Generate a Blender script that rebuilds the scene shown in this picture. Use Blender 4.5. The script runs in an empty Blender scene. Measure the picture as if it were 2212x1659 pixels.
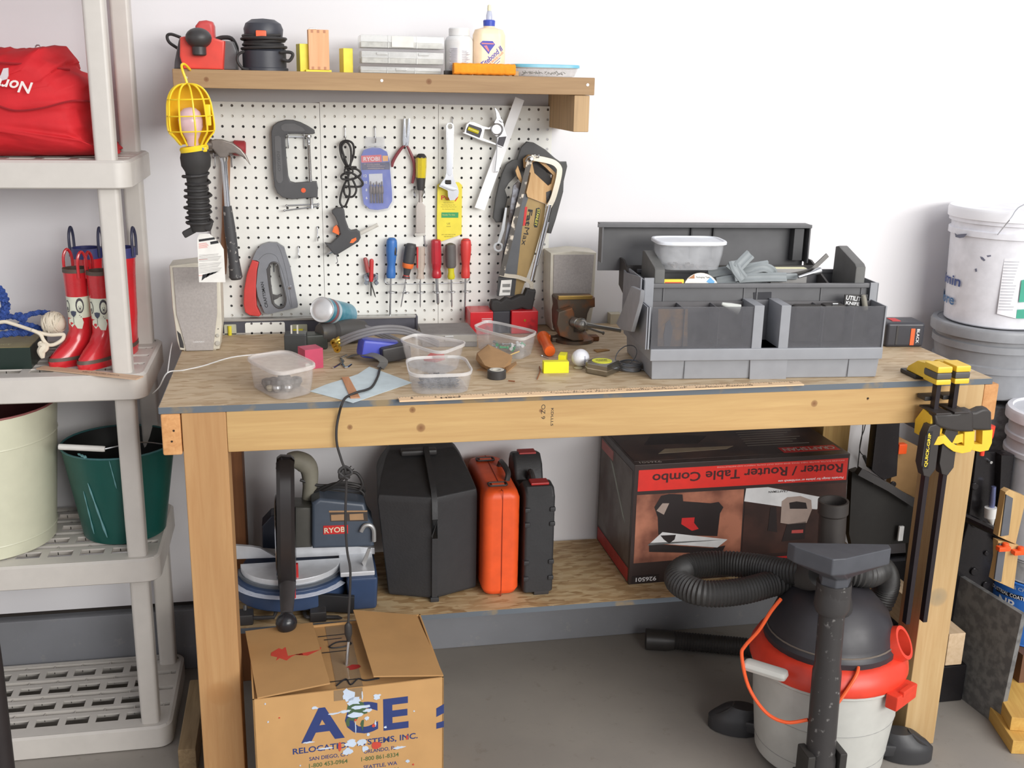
import bpy, bmesh, math, random
from mathutils import Vector, Matrix
random.seed(7)
S = 0.0254            # everything below is written in inches and stored in metres
SC = bpy.context.scene
COL = SC.collection
PI = math.pi

# ------------------------------------------------------------------ camera, world, light, exposure
FPX = 2331.077
CAM = Vector((8.1456, -113.4426, 64.2434))
YAW, PITCH, ROLL = 0.19703056, -0.27311838, 0.02076712
_f = Vector((math.sin(YAW)*math.cos(PITCH), math.cos(YAW)*math.cos(PITCH), math.sin(PITCH)))
_r0 = Vector((math.cos(YAW), -math.sin(YAW), 0)); _u0 = _r0.cross(_f)
_r = math.cos(ROLL)*_r0 + math.sin(ROLL)*_u0
_u = -math.sin(ROLL)*_r0 + math.cos(ROLL)*_u0
cam_d = bpy.data.cameras.new('camera'); cam = bpy.data.objects.new('camera', cam_d); COL.objects.link(cam)
cam_d.sensor_width = 36; cam_d.lens = FPX/2212*36; cam_d.clip_start = .02; cam_d.clip_end = 100
cam.matrix_world = Matrix(((_r.x, _u.x, -_f.x, CAM.x*S), (_r.y, _u.y, -_f.y, CAM.y*S), (_r.z, _u.z, -_f.z, CAM.z*S), (0, 0, 0, 1)))
SC.camera = cam
SC.view_settings.view_transform = 'Standard'; SC.view_settings.look = 'None'
SC.view_settings.gamma = 1; SC.view_settings.use_curve_mapping = False
SC.view_settings.exposure = 0.64
w = bpy.data.worlds.new('world'); SC.world = w; w.use_nodes = True
bg = w.node_tree.nodes['Background']; bg.inputs[0].default_value = (0.90, 0.91, 1.0, 1); bg.inputs[1].default_value = 0.34
def area(name, loc, aim, sx, sy, power, color):
    l = bpy.data.lights.new(name, 'AREA'); l.shape = 'RECTANGLE'; l.size = sx*S; l.size_y = sy*S; l.energy = power; l.color = color
    o = bpy.data.objects.new(name, l); COL.objects.link(o); o.location = Vector(loc)*S
    o.rotation_euler = (Vector(aim)-Vector(loc)).to_track_quat('-Z', 'Y').to_euler(); return o
area('garage_door_daylight', (120, -210, 97), (44, 0, 68), 170, 58, 178, (1, .985, .95))
area('added_overhead_light', (120, -120, 150), (50, -6, 45), 130, 70, 40, (1, .98, .95))  # added light from high on the right; no window is known there

# ------------------------------------------------------------------ from a place in the photo to a place in the room
def ray(x, y): return _r*((x-1106)/FPX) - _u*((y-829.5)/FPX) + _f
def WY(x, y, Y):                       # on the wall-parallel plane Y
    d = ray(x, y); return CAM + d*((Y-CAM.y)/d.y)
def WZ(x, y, Z):                       # on the level plane Z
    d = ray(x, y); return CAM + d*((Z-CAM.z)/d.z)
BT = 38.7      # bench top
LS = 12.9      # lower bench shelf
WS = 64.75     # wall shelf top

# ------------------------------------------------------------------ materials
_mats = {}
def lin(c):
    o = []
    for v in c:
        v /= 255; o.append(v/12.92 if v <= .04045 else ((v+.055)/1.055)**2.4)
    return (*o, 1)
def nodes(name):
    m = bpy.data.materials.new(name); m.use_nodes = True; nt = m.node_tree
    return m, nt, nt.nodes['Principled BSDF']
def mix(nt, f, a, b, mode='MIX'):
    n = nt.nodes.new('ShaderNodeMix'); n.data_type = 'RGBA'; n.blend_type = mode
    for i, v in ((0, f), (6, a), (7, b)):
        if hasattr(v, 'is_linked') or hasattr(v, 'links'): nt.links.new(v, n.inputs[i])
        else: n.inputs[i].default_value = v
    return n.outputs[2]
def coords(nt, scale=(1, 1, 1), rot=(0, 0, 0), loc=(0, 0, 0)):
    t = nt.nodes.new('ShaderNodeTexCoord'); m = nt.nodes.new('ShaderNodeMapping')
    m.inputs['Scale'].default_value = scale; m.inputs['Rotation'].default_value = rot; m.inputs['Location'].default_value = loc
    nt.links.new(t.outputs['Object'], m.inputs[0]); return m.outputs[0]
def noise(nt, vec, scale, detail=3, rough=.5, dist=0):
    n = nt.nodes.new('ShaderNodeTexNoise'); nt.links.new(vec, n.inputs['Vector'])
    n.inputs['Scale'].default_value = scale; n.inputs['Detail'].default_value = detail
    n.inputs['Roughness'].default_value = rough; n.inputs['Distortion'].default_value = dist
    return n.outputs['Fac']
def ramp(nt, f, *stops):
    n = nt.nodes.new('ShaderNodeValToRGB'); nt.links.new(f, n.inputs[0]); e = n.color_ramp.elements
    while len(e) < len(stops): e.new(.5)
    for el, (p, c) in zip(e, stops): el.position = p; el.color = c if isinstance(c, tuple) else (c, c, c, 1)
    return n.outputs[0]
def bump(nt, b, h, strength, dist=.002):
    n = nt.nodes.new('ShaderNodeBump'); n.inputs['Strength'].default_value = strength; n.inputs['Distance'].default_value = dist
    nt.links.new(h, n.inputs['Height']); nt.links.new(n.outputs[0], b.inputs['Normal'])
def mat(name, c, rough=.5, metal=0, var=.08, scale=30, bmp=0, coat=0, trans=0, alpha=1, emit=0, c2=None, lo=.42, hi=.58):
    """plain surface: a colour with faint procedural unevenness (or blotches of c2)"""
    if name in _mats: return _mats[name]
    m, nt, b = nodes(name); c = lin(c); v = coords(nt); n = noise(nt, v, scale, 4)
    d = lin(c2 if c2 else [x for x in (0, 0, 0)])
    if not c2: d = tuple(x*(1-var*2) for x in c[:3]) + (1,)
    nt.links.new(mix(nt, ramp(nt, n, (lo if c2 else .3, 0.0), (hi if c2 else .75, 1.0)), c, d), b.inputs['Base Color'])
    r = nt.nodes.new('ShaderNodeMath'); r.operation = 'MULTIPLY_ADD'; nt.links.new(n, r.inputs[0]); r.inputs[1].default_value = .15; r.inputs[2].default_value = max(rough-.07, 0)
    nt.links.new(r.outputs[0], b.inputs['Roughness'])
    b.inputs['Metallic'].default_value = metal; b.inputs['Coat Weight'].default_value = coat
    b.inputs['Transmission Weight'].default_value = trans
    if bmp: bump(nt, b, noise(nt, v, scale*6, 3), bmp)
    if alpha < 1: b.inputs['Alpha'].default_value = alpha
    _mats[name] = m; return m
def clear(name, c, amount=.35, rough=.15):
    """thin clear or milky plastic: part see-through, part pale scattering skin"""
    if name in _mats: return _mats[name]
    m, nt, b = nodes(name); b.inputs['Base Color'].default_value = lin(c); b.inputs['Roughness'].default_value = rough
    t = nt.nodes.new('ShaderNodeBsdfTransparent'); t.inputs[0].default_value = (.97, .97, .97, 1)
    x = nt.nodes.new('ShaderNodeMixShader'); n = noise(nt, coords(nt), 60, 3)
    r = nt.nodes.new('ShaderNodeMath'); r.operation = 'MULTIPLY_ADD'; nt.links.new(n, r.inputs[0]); r.inputs[1].default_value = .2; r.inputs[2].default_value = amount-.1
    nt.links.new(r.outputs[0], x.inputs[0]); nt.links.new(t.outputs[0], x.inputs[1]); nt.links.new(b.outputs[0], x.inputs[2])
    nt.links.new(x.outputs[0], nt.nodes['Material Output'].inputs[0]); _mats[name] = m; return m
def wood(name, c1, c2, axis=0, scale=9, rough=.65, knots=(), kplane='xz', stains=()):
    """sawn timber: stretched grain along axis; knots are (a, b, radius) in inches in the object's own frame"""
    if name in _mats: return _mats[name]
    m, nt, b = nodes(name); sc = [1, 1, 1]; sc[axis] = .06
    v = coords(nt, tuple(sc)); g = noise(nt, v, scale*8, 5, .6, .6); big = noise(nt, coords(nt, tuple(.6 if i != axis else .15 for i in range(3))), scale, 2)
    col = mix(nt, ramp(nt, g, (.3, 0.0), (.7, 1.0)), lin(c1), lin(c2))
    col = mix(nt, ramp(nt, big, (.35, 0.0), (.75, .55)), col, lin([x*.86 for x in c2]))
    for (a, z, r, kc) in [(*k, (112, 66, 34)) for k in knots] + list(stains):
        vn = nt.nodes.new('ShaderNodeTexCoord'); sub = nt.nodes.new('ShaderNodeVectorMath'); sub.operation = 'SUBTRACT'
        nt.links.new(vn.outputs['Object'], sub.inputs[0]); p = {'xz': (a, 0, z), 'yz': (0, a, z), 'xy': (a, z, 0)}[kplane]
        sub.inputs[1].default_value = [q*S for q in p]
        mul = nt.nodes.new('ShaderNodeVectorMath'); mul.operation = 'MULTIPLY'; nt.links.new(sub.outputs[0], mul.inputs[0])
        mul.inputs[1].default_value = {'xz': (1, 0, 1), 'yz': (0, 1, 1), 'xy': (1, 1, 0)}[kplane]
        ln = nt.nodes.new('ShaderNodeVectorMath'); ln.operation = 'LENGTH'; nt.links.new(mul.outputs[0], ln.inputs[0])
        dv = nt.nodes.new('ShaderNodeMath'); dv.operation = 'DIVIDE'; nt.links.new(ln.outputs['Value'], dv.inputs[0]); dv.inputs[1].default_value = r*S
        col = mix(nt, ramp(nt, dv.outputs[0], (0, .9), (.75, .55), (1.0, 0.0)), col, lin(kc))
    nt.links.new(col, b.inputs['Base Color']); b.inputs['Roughness'].default_value = rough
    bump(nt, b, g, .15); _mats[name] = m; return m
def osb(name, base=(192, 170, 138), dark=(172, 146, 112), pale=(204, 184, 154), grime=(150, 130, 104), g_amt=.4):
    if name in _mats: return _mats[name]
    m, nt, b = nodes(name); layers = []
    for i, (rot, sx) in enumerate(((.3, .28), (1.7, .3), (-.7, .25))):
        v = coords(nt, (sx, 1, 1), (0, 0, rot), (i*3.1, i, 0)); vo = nt.nodes.new('ShaderNodeTexVoronoi'); vo.inputs['Scale'].default_value = 95; nt.links.new(v, vo.inputs['Vector'])
        sp = nt.nodes.new('ShaderNodeSeparateColor'); nt.links.new(vo.outputs['Color'], sp.inputs[0]); layers.append(sp.outputs[0])
    col = mix(nt, layers[0], lin(base), lin(dark)); col = mix(nt, ramp(nt, layers[1], (.45, 0.0), (.6, .8)), col, lin(pale)); col = mix(nt, ramp(nt, layers[2], (.7, 0.0), (.8, .6)), col, lin(base))
    col = mix(nt, ramp(nt, noise(nt, coords(nt), 7, 5, .65), (.45, 0.0), (.8, g_amt)), col, lin(grime))
    nt.links.new(col, b.inputs['Base Color']); b.inputs['Roughness'].default_value = .6; bump(nt, b, layers[1], .12); _mats[name] = m; return m

# ------------------------------------------------------------------ shapes
def smooth_path(pts, k=4, closed=False):
    P = [Vector(p) for p in pts]; n = len(P); out = []
    if n < 3: return P
    for i in range(n if closed else n-1):
        if closed: a, b, c, d = P[i-1], P[i], P[(i+1) % n], P[(i+2) % n]
        else: a, b, c, d = P[max(i-1, 0)], P[i], P[i+1], P[min(i+2, n-1)]
        for j in range(k):
            t = j/k; out.append(.5*((2*b)+(c-a)*t+(2*a-5*b+4*c-d)*t*t+(3*b-a-3*c+d)*t**3))
    if not closed: out.append(P[-1])
    return out
def rr(w, d, r, n=4, cx=0, cy=0):      # rounded rectangle outline, counter-clockwise
    r = min(r, w/2-1e-4, d/2-1e-4); o = []
    for (sx, sy, a0) in ((1, 1, 0), (-1, 1, 90), (-1, -1, 180), (1, -1, 270)):
        for i in range(n+1):
            a = math.radians(a0+90*i/n); o.append((cx+sx*(w/2-r)+r*math.cos(a), cy+sy*(d/2-r)+r*math.sin(a)))
    return o
def ell(a, b, n=16, cx=0, cy=0, a0=0, a1=360):
    full = abs(a1-a0) >= 359.9; return [(cx+a*math.cos(math.radians(a0+(a1-a0)*i/(n if full else n-1))), cy+b*math.sin(math.radians(a0+(a1-a0)*i/(n if full else n-1)))) for i in range(n)]
def frame(o, x, y):                    # matrix with x right, y up, z out
    x = Vector(x).normalized(); z = x.cross(Vector(y)).normalized(); y = z.cross(x)
    return Matrix(((x.x, y.x, z.x, o[0]), (x.y, y.y, z.y, o[1]), (x.z, y.z, z.z, o[2]), (0, 0, 0, 1)))
def along(a, b, roll_hint=(0, 0, 1)):  # local z runs from a to b
    a, b = Vector(a), Vector(b); z = (b-a).normalized(); h = Vector(roll_hint)
    if abs(z.dot(h)) > .98: h = Vector((0, 1, 0))
    x = h.cross(z).normalized(); y = z.cross(x)
    return Matrix(((x.x, y.x, z.x, a.x), (x.y, y.y, z.y, a.y), (x.z, y.z, z.z, a.z), (0, 0, 0, 1)))
def T(x=0, y=0, z=0): return Matrix.Translation((x, y, z))
def Rz(a): return Matrix.Rotation(math.radians(a), 4, 'Z')
def Rx(a): return Matrix.Rotation(math.radians(a), 4, 'X')
def Ry(a): return Matrix.Rotation(math.radians(a), 4, 'Y')
class G:
    def __init__(s): s.bm = bmesh.new()
    def _add(s, vs, fs, M=None):
        V = [s.bm.verts.new((M @ Vector(v)) if M is not None else v) for v in vs]; F = []
        for f in fs:
            try: F.append(s.bm.faces.new([V[i] for i in f]))
            except ValueError: pass
        return V, F
    def _bev(s, edges, off, seg):
        bmesh.ops.bevel(s.bm, geom=edges, offset=off, segments=seg, affect='EDGES', profile=.5, clamp_overlap=True)
    def box(s, a, b, bev=0, M=None, seg=2, taper=0):
        (x0, y0, z0), (x1, y1, z1) = a, b; t = taper
        vs = [(x0+t, y0+t, z0), (x1-t, y0+t, z0), (x1-t, y1-t, z0), (x0+t, y1-t, z0), (x0, y0, z1), (x1, y0, z1), (x1, y1, z1), (x0, y1, z1)]
        V, F = s._add(vs, [(3, 2, 1, 0), (4, 5, 6, 7), (0, 1, 5, 4), (1, 2, 6, 5), (2, 3, 7, 6), (3, 0, 4, 7)], M)
        if bev: s._bev(list({e for f in F for e in f.edges}), bev, seg)
        return s
    def prism(s, pts, a, b, axis='y', bev=0, M=None, seg=2, scale_b=None):
        """outline pts extruded from a to b along axis ('y': pts are x,z; 'z': x,y; 'x': y,z)"""
        mk = {'y': lambda p, t: (p[0], t, p[1]), 'z': lambda p, t: (p[0], p[1], t), 'x': lambda p, t: (t, p[0], p[1])}[axis]
        n = len(pts); q = pts
        if scale_b: cx = sum(p[0] for p in pts)/n; cy = sum(p[1] for p in pts)/n; q = [(cx+(p[0]-cx)*scale_b, cy+(p[1]-cy)*scale_b) for p in pts]
        V, F = s._add([mk(p, a) for p in pts]+[mk(p, b) for p in q], [tuple(range(n)), tuple(range(2*n-1, n-1, -1))]+[(i, i+n, (i+1) % n+n, (i+1) % n) for i in range(n)], M)
        bmesh.ops.recalc_face_normals(s.bm, faces=F)
        if bev: s._bev(list({e for f in F[:2] for e in f.edges}), bev, seg)
        return s
    def tube(s, pts, r, n=8, k=4, closed=False, caps=True, prof=None, up=None, M=None, smooth=True):
        P = smooth_path(pts, k, closed) if smooth else [Vector(p) for p in pts]; m = len(P)
        rs = r if isinstance(r, (list, tuple)) else None
        def rad(i):
            if rs is None: return r
            t = i/(m-1)*(len(rs)-1); j = min(int(t), len(rs)-2); return rs[j]+(rs[j+1]-rs[j])*(t-j)
        prof = prof or [(math.cos(2*PI*i/n), math.sin(2*PI*i/n)) for i in range(n)]; n = len(prof)
        nx = None; vs = []
        for i in range(m):
            if closed: t = (P[(i+1) % m]-P[i-1])
            else: t = P[min(i+1, m-1)]-P[max(i-1, 0)]
            if t.length < 1e-9: t = Vector((0, 0, 1))
            t.normalize()
            if up is not None: a = Vector(up).cross(t); a = a if a.length > 1e-4 else Vector((1, 0, 0))
            elif nx is None: a = Vector((0, 0, 1)).cross(t); a = a if a.length > .1 else Vector((1, 0, 0)).cross(t)
            else: a = nx - t*nx.dot(t)
            a.normalize(); nx = a; b = t.cross(a)
            vs += [P[i]+a*(p[0]*rad(i))+b*(p[1]*rad(i)) for p in prof]
        fs = []
        for i in range(m if closed else m-1):
            for j in range(n): a, b = i*n, ((i+1) % m)*n; fs.append((a+j, a+(j+1) % n, b+(j+1) % n, b+j))
        if caps and not closed: fs += [tuple(range(n-1, -1, -1)), tuple(range((m-1)*n, m*n))]
        V, F = s._add(vs, fs, M); bmesh.ops.recalc_face_normals(s.bm, faces=F); return s
    def lathe(s, prof, n=24, M=None, a0=0, a1=360):
        vs = []; m = len(prof); full = a1-a0 >= 359.9; nn = n if full else n+1
        for r, z in prof:
            for j in range(nn): a = math.radians(a0+(a1-a0)*j/n); vs.append((r*math.cos(a), r*math.sin(a), z))
        fs = [(i*nn+j, i*nn+(j+1) % nn, (i+1)*nn+(j+1) % nn, (i+1)*nn+j) for i in range(m-1) for j in range(n)]
        V, F = s._add(vs, fs, M)
        g = bmesh.ops.remove_doubles(s.bm, verts=V, dist=1e-4)
        fs2 = [f for f in F if f.is_valid]
        for e in list({e for f in fs2 for e in f.edges if e.is_boundary}):
            pass
        bmesh.ops.recalc_face_normals(s.bm, faces=fs2); return s
    def cyl(s, r, a, b, n=20, bev=0, M=None, r2=None):
        r2 = r if r2 is None else r2; p = [(0, a), (r-bev, a), (r, a+bev), (r2, b-bev), (r2-bev, b), (0, b)] if bev else [(0, a), (r, a), (r2, b), (0, b)]
        return s.lathe(p, n, M)
    def loft(s, loops, caps=True, M=None, closed=False):
        n = len(loops[0]); vs = [p for l in loops for p in l]; m = len(loops)
        fs = [(i*n+j, i*n+(j+1) % n, ((i+1) % m)*n+(j+1) % n, ((i+1) % m)*n+j) for i in range(m if closed else m-1) for j in range(n)]
        if caps: fs += [tuple(range(n-1, -1, -1)), tuple(range((m-1)*n, m*n))]
        V, F = s._add(vs, fs, M); bmesh.ops.recalc_face_normals(s.bm, faces=F); return s
    def ball(s, c, r, n=14, sc=(1, 1, 1), M=None):
        m = T(*c) @ Matrix.Diagonal((*sc, 1)); m = (M @ m) if M is not None else m
        k = n//2; return s.lathe([(r*math.sin(PI*i/k), -r*math.cos(PI*i/k)) for i in range(k+1)], n, m)
    def warp(s, fn):
        for v in s.bm.verts: v.co = fn(v.co)
        return s
FR = {}
def root(o):
    while o.parent: o = o.parent
    return o
def tag(o, label=None, cat=None, group=None, kind=None):
    for k, v in (('label', label), ('category', cat), ('group', group), ('kind', kind)):
        if v: o[k] = v
    return o
def thing(name, label, cat, o=(0, 0, 0), rz=0, group=None, M=None):
    """an Empty at the base of a thing; M is its full placing in inches"""
    e = bpy.data.objects.new(name, None); COL.objects.link(e); e.empty_display_size = .05
    M = M if M is not None else T(*o) @ Rz(rz); Mm = M.copy(); Mm.translation = M.translation*S
    e.matrix_world = Mm; FR[e] = M; return tag(e, label, cat, group)
def mesh(name, g, m, smooth=35, sub=0):
    me = bpy.data.meshes.new(name); g.bm.normal_update(); g.bm.to_mesh(me); g.bm.free()
    for p in me.polygons: p.use_smooth = True
    me.set_sharp_from_angle(angle=math.radians(smooth))
    me.materials.append(m); return me
def part(name, g, m, parent, label=None, world=False, smooth=35, kind=None):
    M = Matrix.Diagonal((S, S, S, 1))
    if world: M = M @ FR[root(parent)].inverted()
    g.bm.transform(M); o = bpy.data.objects.new(name, mesh(name, g, m, smooth)); COL.objects.link(o); o.parent = parent; o.modifiers.new('even_shading', 'WEIGHTED_NORMAL').keep_sharp = True
    return tag(o, label, kind=kind)
def solo(name, g, m, label=None, cat=None, group=None, kind=None, M=None, smooth=35):
    """a thing that is one mesh; without M the shape is in room inches and the origin goes to its base"""
    if M is None:
        xs = [v.co for v in g.bm.verts]; lo = [min(c[i] for c in xs) for i in range(3)]; hi = [max(c[i] for c in xs) for i in range(3)]
        M = T((lo[0]+hi[0])/2, (lo[1]+hi[1])/2, lo[2]); g.bm.transform(M.inverted())
    g.bm.transform(Matrix.Diagonal((S, S, S, 1))); o = bpy.data.objects.new(name, mesh(name, g, m, smooth)); COL.objects.link(o); o.modifiers.new('even_shading', 'WEIGHTED_NORMAL').keep_sharp = True
    Mm = M.copy(); Mm.translation = M.translation*S; o.matrix_world = Mm; FR[o] = M
    return tag(o, label, cat, group, kind)
def words(s, w, h, M, th=.012, bold=0, shear=0):
    """lettering as a thin solid, w x h inches, centred on M's origin in its xy plane"""
    c = bpy.data.curves.new('t', 'FONT'); c.body = s; c.size = 1; c.offset = bold; c.shear = shear; c.resolution_u = 3; c.align_x = 'CENTER'
    o = bpy.data.objects.new('t', c); me = bpy.data.meshes.new_from_object(o)
    g = G(); g.bm.from_mesh(me); bpy.data.objects.remove(o); bpy.data.curves.remove(c); bpy.data.meshes.remove(me)
    xs = [v.co.x for v in g.bm.verts]; ys = [v.co.y for v in g.bm.verts]
    ax, bx, ay, by = min(xs), max(xs), min(ys), max(ys)
    g.bm.transform(M @ T(0, 0, th) @ Matrix.Diagonal((w/(bx-ax), h/(by-ay), 1, 1)) @ T(-(ax+bx)/2, -(ay+by)/2, 0)); return g
def join(g, *others):
    for o in others:
        me = bpy.data.meshes.new('j'); o.bm.to_mesh(me); g.bm.from_mesh(me); o.bm.free(); bpy.data.meshes.remove(me)
    return g
def px(Yv, *pts): return [(p.x, p.z) for p in (WY(a, b, Yv) for a, b in pts)]
# ================================================================== the setting
def plaster():
    m, nt, b = nodes('white_wall_paint'); v = coords(nt); n = noise(nt, v, 3, 4)
    nt.links.new(mix(nt, n, lin((232, 231, 233)), lin((224, 223, 226))), b.inputs['Base Color']); b.inputs['Roughness'].default_value = .7
    bump(nt, b, noise(nt, v, 90, 3), .08); return m
def concrete(name, c1, c2, c3):
    m, nt, b = nodes(name); v = coords(nt)
    col = mix(nt, ramp(nt, noise(nt, v, 2.2, 6, .6), (.35, 0.0), (.7, 1.0)), lin(c1), lin(c2))
    col = mix(nt, ramp(nt, noise(nt, v, 26, 5, .7), (.6, 0.0), (.78, .6)), col, lin(c3))
    nt.links.new(col, b.inputs['Base Color']); b.inputs['Roughness'].default_value = .62; bump(nt, b, noise(nt, v, 70, 4), .12); return m
WALL = plaster()
g = G(); g.box((-75, 0, 8.0), (330, 4, 110)); solo('wall_back', g, WALL, 'white painted garage wall behind the workbench', kind='structure')
g = G(); g.box((-90, -420, -4), (330, 4, 0)); FLOOR = solo('floor', g, concrete('grey_floor_concrete', (150, 144, 136), (138, 133, 127), (118, 110, 100)), 'smooth grey concrete garage floor', kind='structure')
g = G(); g.box((-79, -420, 0), (-75, 4, 110)); solo('wall_left', g, WALL, 'white painted side wall of the garage', kind='structure')  # out of view, added to cut ambient light from the left
g = G(); g.box((-70, -.7, 0), (150, 4, 7.3), .15); solo('trim_1', g, concrete('curb_concrete', (136, 138, 144), (122, 123, 126), (158, 156, 150)), 'grey concrete curb along the foot of the wall', kind='structure')
g = G(); g.box((-70, .6, 7.2), (150, 4, 8.1)); solo('trim_2', g, mat('gap_dark_brown', (52, 46, 42), .9), 'dark dusty gap between the curb and the wall sheet', kind='structure')  # plain dark brown strip set back in the gap

# ================================================================== workbench
OSB = osb('osb_worktop')
PINE = (216, 176, 122); PINE2 = (196, 150, 92)
def tv(*p): return p
bx0, bx1, bf = -3.35, 70.7, -27.4
bench = thing('workbench', 'long homemade wooden workbench with a strand-board top against the wall', 'workbench', (34, -14, 0))
g = G(); g.box((bx0, bf, BT-.55), (bx1, -.75, BT), .03)
top = part('worktop', g, OSB, bench, world=True)
# worn blue-grey painted front and side edges
PE = mat('worn_edge_paint', (96, 104, 112), .7, c2=(140, 122, 92), scale=14, lo=.55, hi=.66)
g = G()
for (a, b) in (((bx0, bf-.04, BT-.56), (bx1, bf+.01, BT-.02)), ((bx0-.04, bf, BT-.56), (bx0+.01, -.75, BT-.02)), ((bx1-.01, bf, BT-.56), (bx1+.04, -.75, BT-.02))): g.box(a, b)
part('edge_band', g, PE, top, 'chipped blue-grey painted edge of the worktop', world=True)
def leg(x0, y0, w, d, z1, nm, m): g = G(); g.box((x0, y0, 0), (x0+w, y0+d, z1), .12); return part('leg', g, m, bench, world=True)
RY = bf
kn = lambda *l: [((x-34), z, r) for (x, z, r) in l]
leg(-1.68, RY, 3.5, 3.5, BT-.56, 'l', wood('pine_leg_knotty', (196, 154, 104), (180, 134, 86), 2, stains=[(.1-34, 12.6, 1.3, (176, 128, 78)), (1.0-34, 2.2, 1.0, (180, 134, 84))]))
leg(66.5, RY, 3.5, 3.5, BT-.56, 'r', wood('pine_leg_pale', (198, 168, 122), (184, 150, 102), 2, stains=[(68.2-34, 16.6, 1.1, (150, 134, 106))]))
leg(-1.68, -4.3, 3.2, 3.5, BT-.56, 'bl', wood('pine_leg_brown', (150, 98, 56), (122, 74, 40), 2))
leg(66.6, -4.3, 3.4, 3.5, BT-.56, 'br', wood('pine_leg_straw', (206, 172, 110), (180, 142, 84), 2))
AP = wood('pine_apron', (204, 169, 113), (188, 150, 97), 0, knots=kn((17.6, 36.1, .42), (11.7, 36.4, .26), (53.1, 36.9, .36), (27.9, 37.2, .2), (58.3, 37.1, .1), (16.9, 37.7, .3)))
g = G(); g.box((1.82, bf+.02, BT-4.05), (66.5, bf+1.52, BT-.56), .1); part('front_rail', g, AP, bench, world=True)
g = G(); g.box((1.82, -2.3, BT-4.05), (66.6, -.8, BT-.56), .1); part('back_rail', g, AP, bench, world=True)
EG = wood('pine_end_grain', (222, 168, 112), (196, 138, 84), 1)
for x in (-3.26, 70.0-.02):
    g = G(); g.box((x, bf-.02, BT-4.1), (x+1.52, -.8, BT-.57), .16); r_ = part('side_rail', g, EG, bench, world=True)
    if x < 0:
        g = G()
        for q in ((.95, 36.7), (.75, 35.8)): g.cyl(.09, 0, .02, 10, M=frame((x+q[0], bf-.02, q[1]), (1, 0, 0), (0, 0, 1)))
        part('nail_head', g, mat('rusty_nail', (60, 48, 40), .6, .6), r_, world=True)
g = G(); g.box((-1.7, -16.4, LS-.5), (70, -.8, LS), .02); sh = part('lower_shelf', g, osb('osb_lower_shelf', (184, 154, 112), (152, 120, 80), (204, 180, 140)), bench, world=True)
g = G(); g.box((-1.7, -16.45, LS-.55), (70, -16.38, LS-.02)); part('edge_band', g, PE, sh, world=True)
g = G()
for (x, z) in ((58.3, 37.2),): g.cyl(.1, 0, .02, 10, M=frame((x, bf, z), (1, 0, 0), (0, 0, 1)))
part('screw_head', g, mat('rusty_nail', (60, 48, 40)), bench, world=True)
INK = mat('faded_ink', (60, 52, 46), .8)
g = words('OZ 9', 1.3, .35, frame((28.1, bf+.02, 37.1), (0, 0, -1), (1, 0, 0))); join(g, words('KDLLLS', 1.6, .22, frame((28.9, bf+.02, 36.6), (0, 0, -1), (1, 0, 0)), bold=.01))
part('mill_stamp', g, INK, bench, 'faded grade stamp on the front rail', world=True)

# ================================================================== wall shelf
sx0, sx1, sy = -2.35, 35.9, -11.3
wsh = thing('wall_shelf', 'thick plank shelf on wooden brackets above the pegboard', 'shelf', (17, -5, 60))
FW = wood('weathered_plank', (180, 148, 108), (158, 126, 90), 0, knots=[(3.2, 4.1, .3), (-16.5, 3.9, .25)])
g = G(); g.box((sx0, sy, WS-1.6), (sx1, -.02, WS), .08); part('plank', g, FW, wsh, world=True)
BW = wood('bracket_wood', (206, 172, 128), (176, 146, 108), 2)
for x in (34.0, -2.2):
    g = G(); g.box((x, sy+.15, WS-5.0), (x+1.5, -.02, WS-1.62), .08); part('bracket', g, BW, wsh, world=True)
g = G()
for (x, z) in ((35.2, 64.1), (15.9, 64.1), (-1.2, 64.0)): g.cyl(.13, 0, .04, 10, M=frame((x, sy, z), (1, 0, 0), (0, 0, 1)))
part('screw_head', g, mat('bright_screw', (220, 220, 222), .3, .8), wsh, world=True)

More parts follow.
